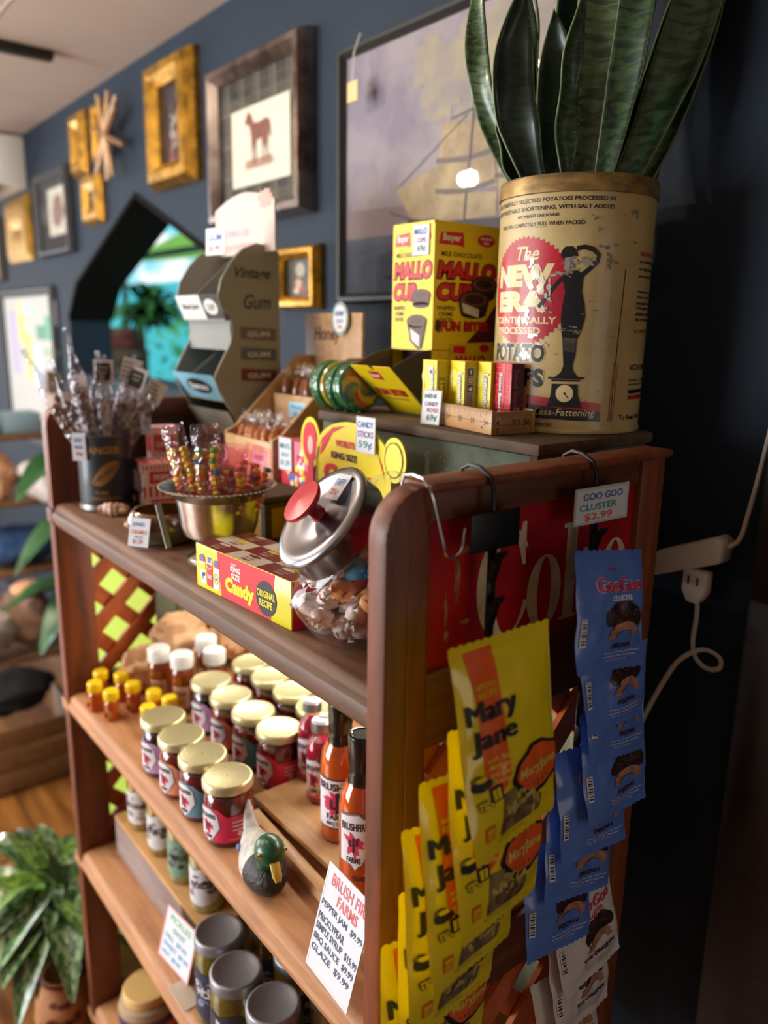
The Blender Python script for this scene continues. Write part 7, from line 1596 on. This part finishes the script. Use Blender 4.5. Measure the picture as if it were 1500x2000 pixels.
# ------------------------------------------------------------------ light
def point(name, loc, power, col, r):
    l = bpy.data.lights.new(name, 'POINT'); l.energy = power; l.color = col; l.shadow_soft_size = r
    o = bpy.data.objects.new(name, l); COL.objects.link(o); o.location = loc; return o
def spot(name, loc, tgt, power, col, r, ang, blend=.5):
    l = bpy.data.lights.new(name, 'SPOT'); l.energy = power; l.color = col; l.shadow_soft_size = r; l.spot_size = math.radians(ang); l.spot_blend = blend
    o = bpy.data.objects.new(name, l); COL.objects.link(o); o.location = loc
    o.rotation_euler = (Vector(tgt) - Vector(loc)).to_track_quat('-Z', 'Y').to_euler(); return o
def area(name, loc, tgt, power, col, sx, sy):
    l = bpy.data.lights.new(name, 'AREA'); l.shape = 'RECTANGLE'; l.size = sx; l.size_y = sy; l.energy = power; l.color = col
    o = bpy.data.objects.new(name, l); COL.objects.link(o); o.location = loc
    o.rotation_euler = (Vector(tgt) - Vector(loc)).to_track_quat('-Z', 'Y').to_euler(); return o
WARM = (1.0, .88, .74); DAY = (.93, .97, 1.0)
point('ceiling_lamp', (-.30, 2.35, 2.12), 30, WARM, .022)
point('ceiling_lamp', (-.62, 2.72, 2.20), 17, WARM, .02)
point('ceiling_lamp', (.30, 1.50, 2.20), 9, WARM, .02)  # unseen lamp, assumed from the shadows on the wall beside the plant
area('behind_camera_fill', (.72, -1.1, 1.35), (.6, .6, 1.15), 2.8, WARM, .7, 1.0)  # fill added behind the camera to brighten the near end panel
area('assumed_side_daylight', (-2.7, 2.5, 1.15), (.5, 1.1, .8), 190, DAY, 2.3, 1.5)  # assumed daylight from the room side: bare area light, no window is built
area('added_far_daylight', (-1.2, 6.6, 1.3), (.2, 2.5, 1.0), 100, DAY, 2.4, 1.6)  # area light added inside the solid end wall; there is no shopfront opening
area('assumed_under_shelf_lamp', (.74, 1.0, 1.172), (.56, 1.0, .85), 3.4, (1.0, .90, .76), .80, .03)  # unseen lamp, assumed from the brightly lit goods on the second shelf
w = bpy.data.worlds.new('sky'); sc.world = w; w.use_nodes = True
bg = w.node_tree.nodes['Background']; bg.inputs['Strength'].default_value = 1.3
nt = w.node_tree; tc = nt.nodes.new('ShaderNodeTexCoord'); nz = nt.nodes.new('ShaderNodeTexNoise'); nz.inputs['Scale'].default_value = 26; nz.inputs['Detail'].default_value = 2; nt.links.new(tc.outputs['Generated'], nz.inputs['Vector'])
rp = nt.nodes.new('ShaderNodeValToRGB'); rp.color_ramp.elements[0].position = .48; rp.color_ramp.elements[0].color = lin((118, 206, 224)); rp.color_ramp.elements[1].position = .66; rp.color_ramp.elements[1].color = (1, 1, 1, 1); nt.links.new(nz.outputs['Fac'], rp.inputs['Fac']); nt.links.new(rp.outputs['Color'], bg.inputs['Color'])
sun = bpy.data.lights.new('sun', 'SUN'); sun.energy = 2.2; sun.angle = .02; so = bpy.data.objects.new('sun', sun); COL.objects.link(so); so.rotation_euler = (math.radians(38), math.radians(-28), 0)

# ------------------------------------------------------------------ camera
cam = bpy.data.cameras.new('camera'); co = bpy.data.objects.new('camera', cam); COL.objects.link(co); sc.camera = co
P_, RZ_, RO_ = math.radians(13.1), math.radians(-38.6), math.radians(0.9)
Fv = Vector((-math.sin(RZ_) * math.cos(P_), math.cos(RZ_) * math.cos(P_), -math.sin(P_))); Rv = Vector((math.cos(RZ_), math.sin(RZ_), 0)); Uv = Rv.cross(Fv)
Rv, Uv = Rv * math.cos(RO_) + Uv * math.sin(RO_), Uv * math.cos(RO_) - Rv * math.sin(RO_)
co.matrix_world = Matrix(((Rv.x, Uv.x, -Fv.x, 0), (Rv.y, Uv.y, -Fv.y, 0), (Rv.z, Uv.z, -Fv.z, 1.55), (0, 0, 0, 1)))
cam.sensor_fit = 'VERTICAL'; cam.sensor_height = 36.0; cam.lens = 1540 / 2000 * 36.0; cam.clip_start = .02
cam.dof.use_dof = True; cam.dof.focus_distance = .87; cam.dof.aperture_fstop = 2.6; cam.dof.aperture_blades = 0
sc.view_settings.view_transform = 'Standard'; sc.view_settings.look = 'None'; sc.view_settings.gamma = 1.0; sc.view_settings.exposure = 0.0; sc.view_settings.use_curve_mapping = False
sc.cycles.use_denoising = True; sc.cycles.max_bounces = 10; sc.cycles.transparent_max_bounces = 24; sc.cycles.caustics_reflective = False; sc.cycles.caustics_refractive = False; sc.cycles.sample_clamp_indirect = 6.0
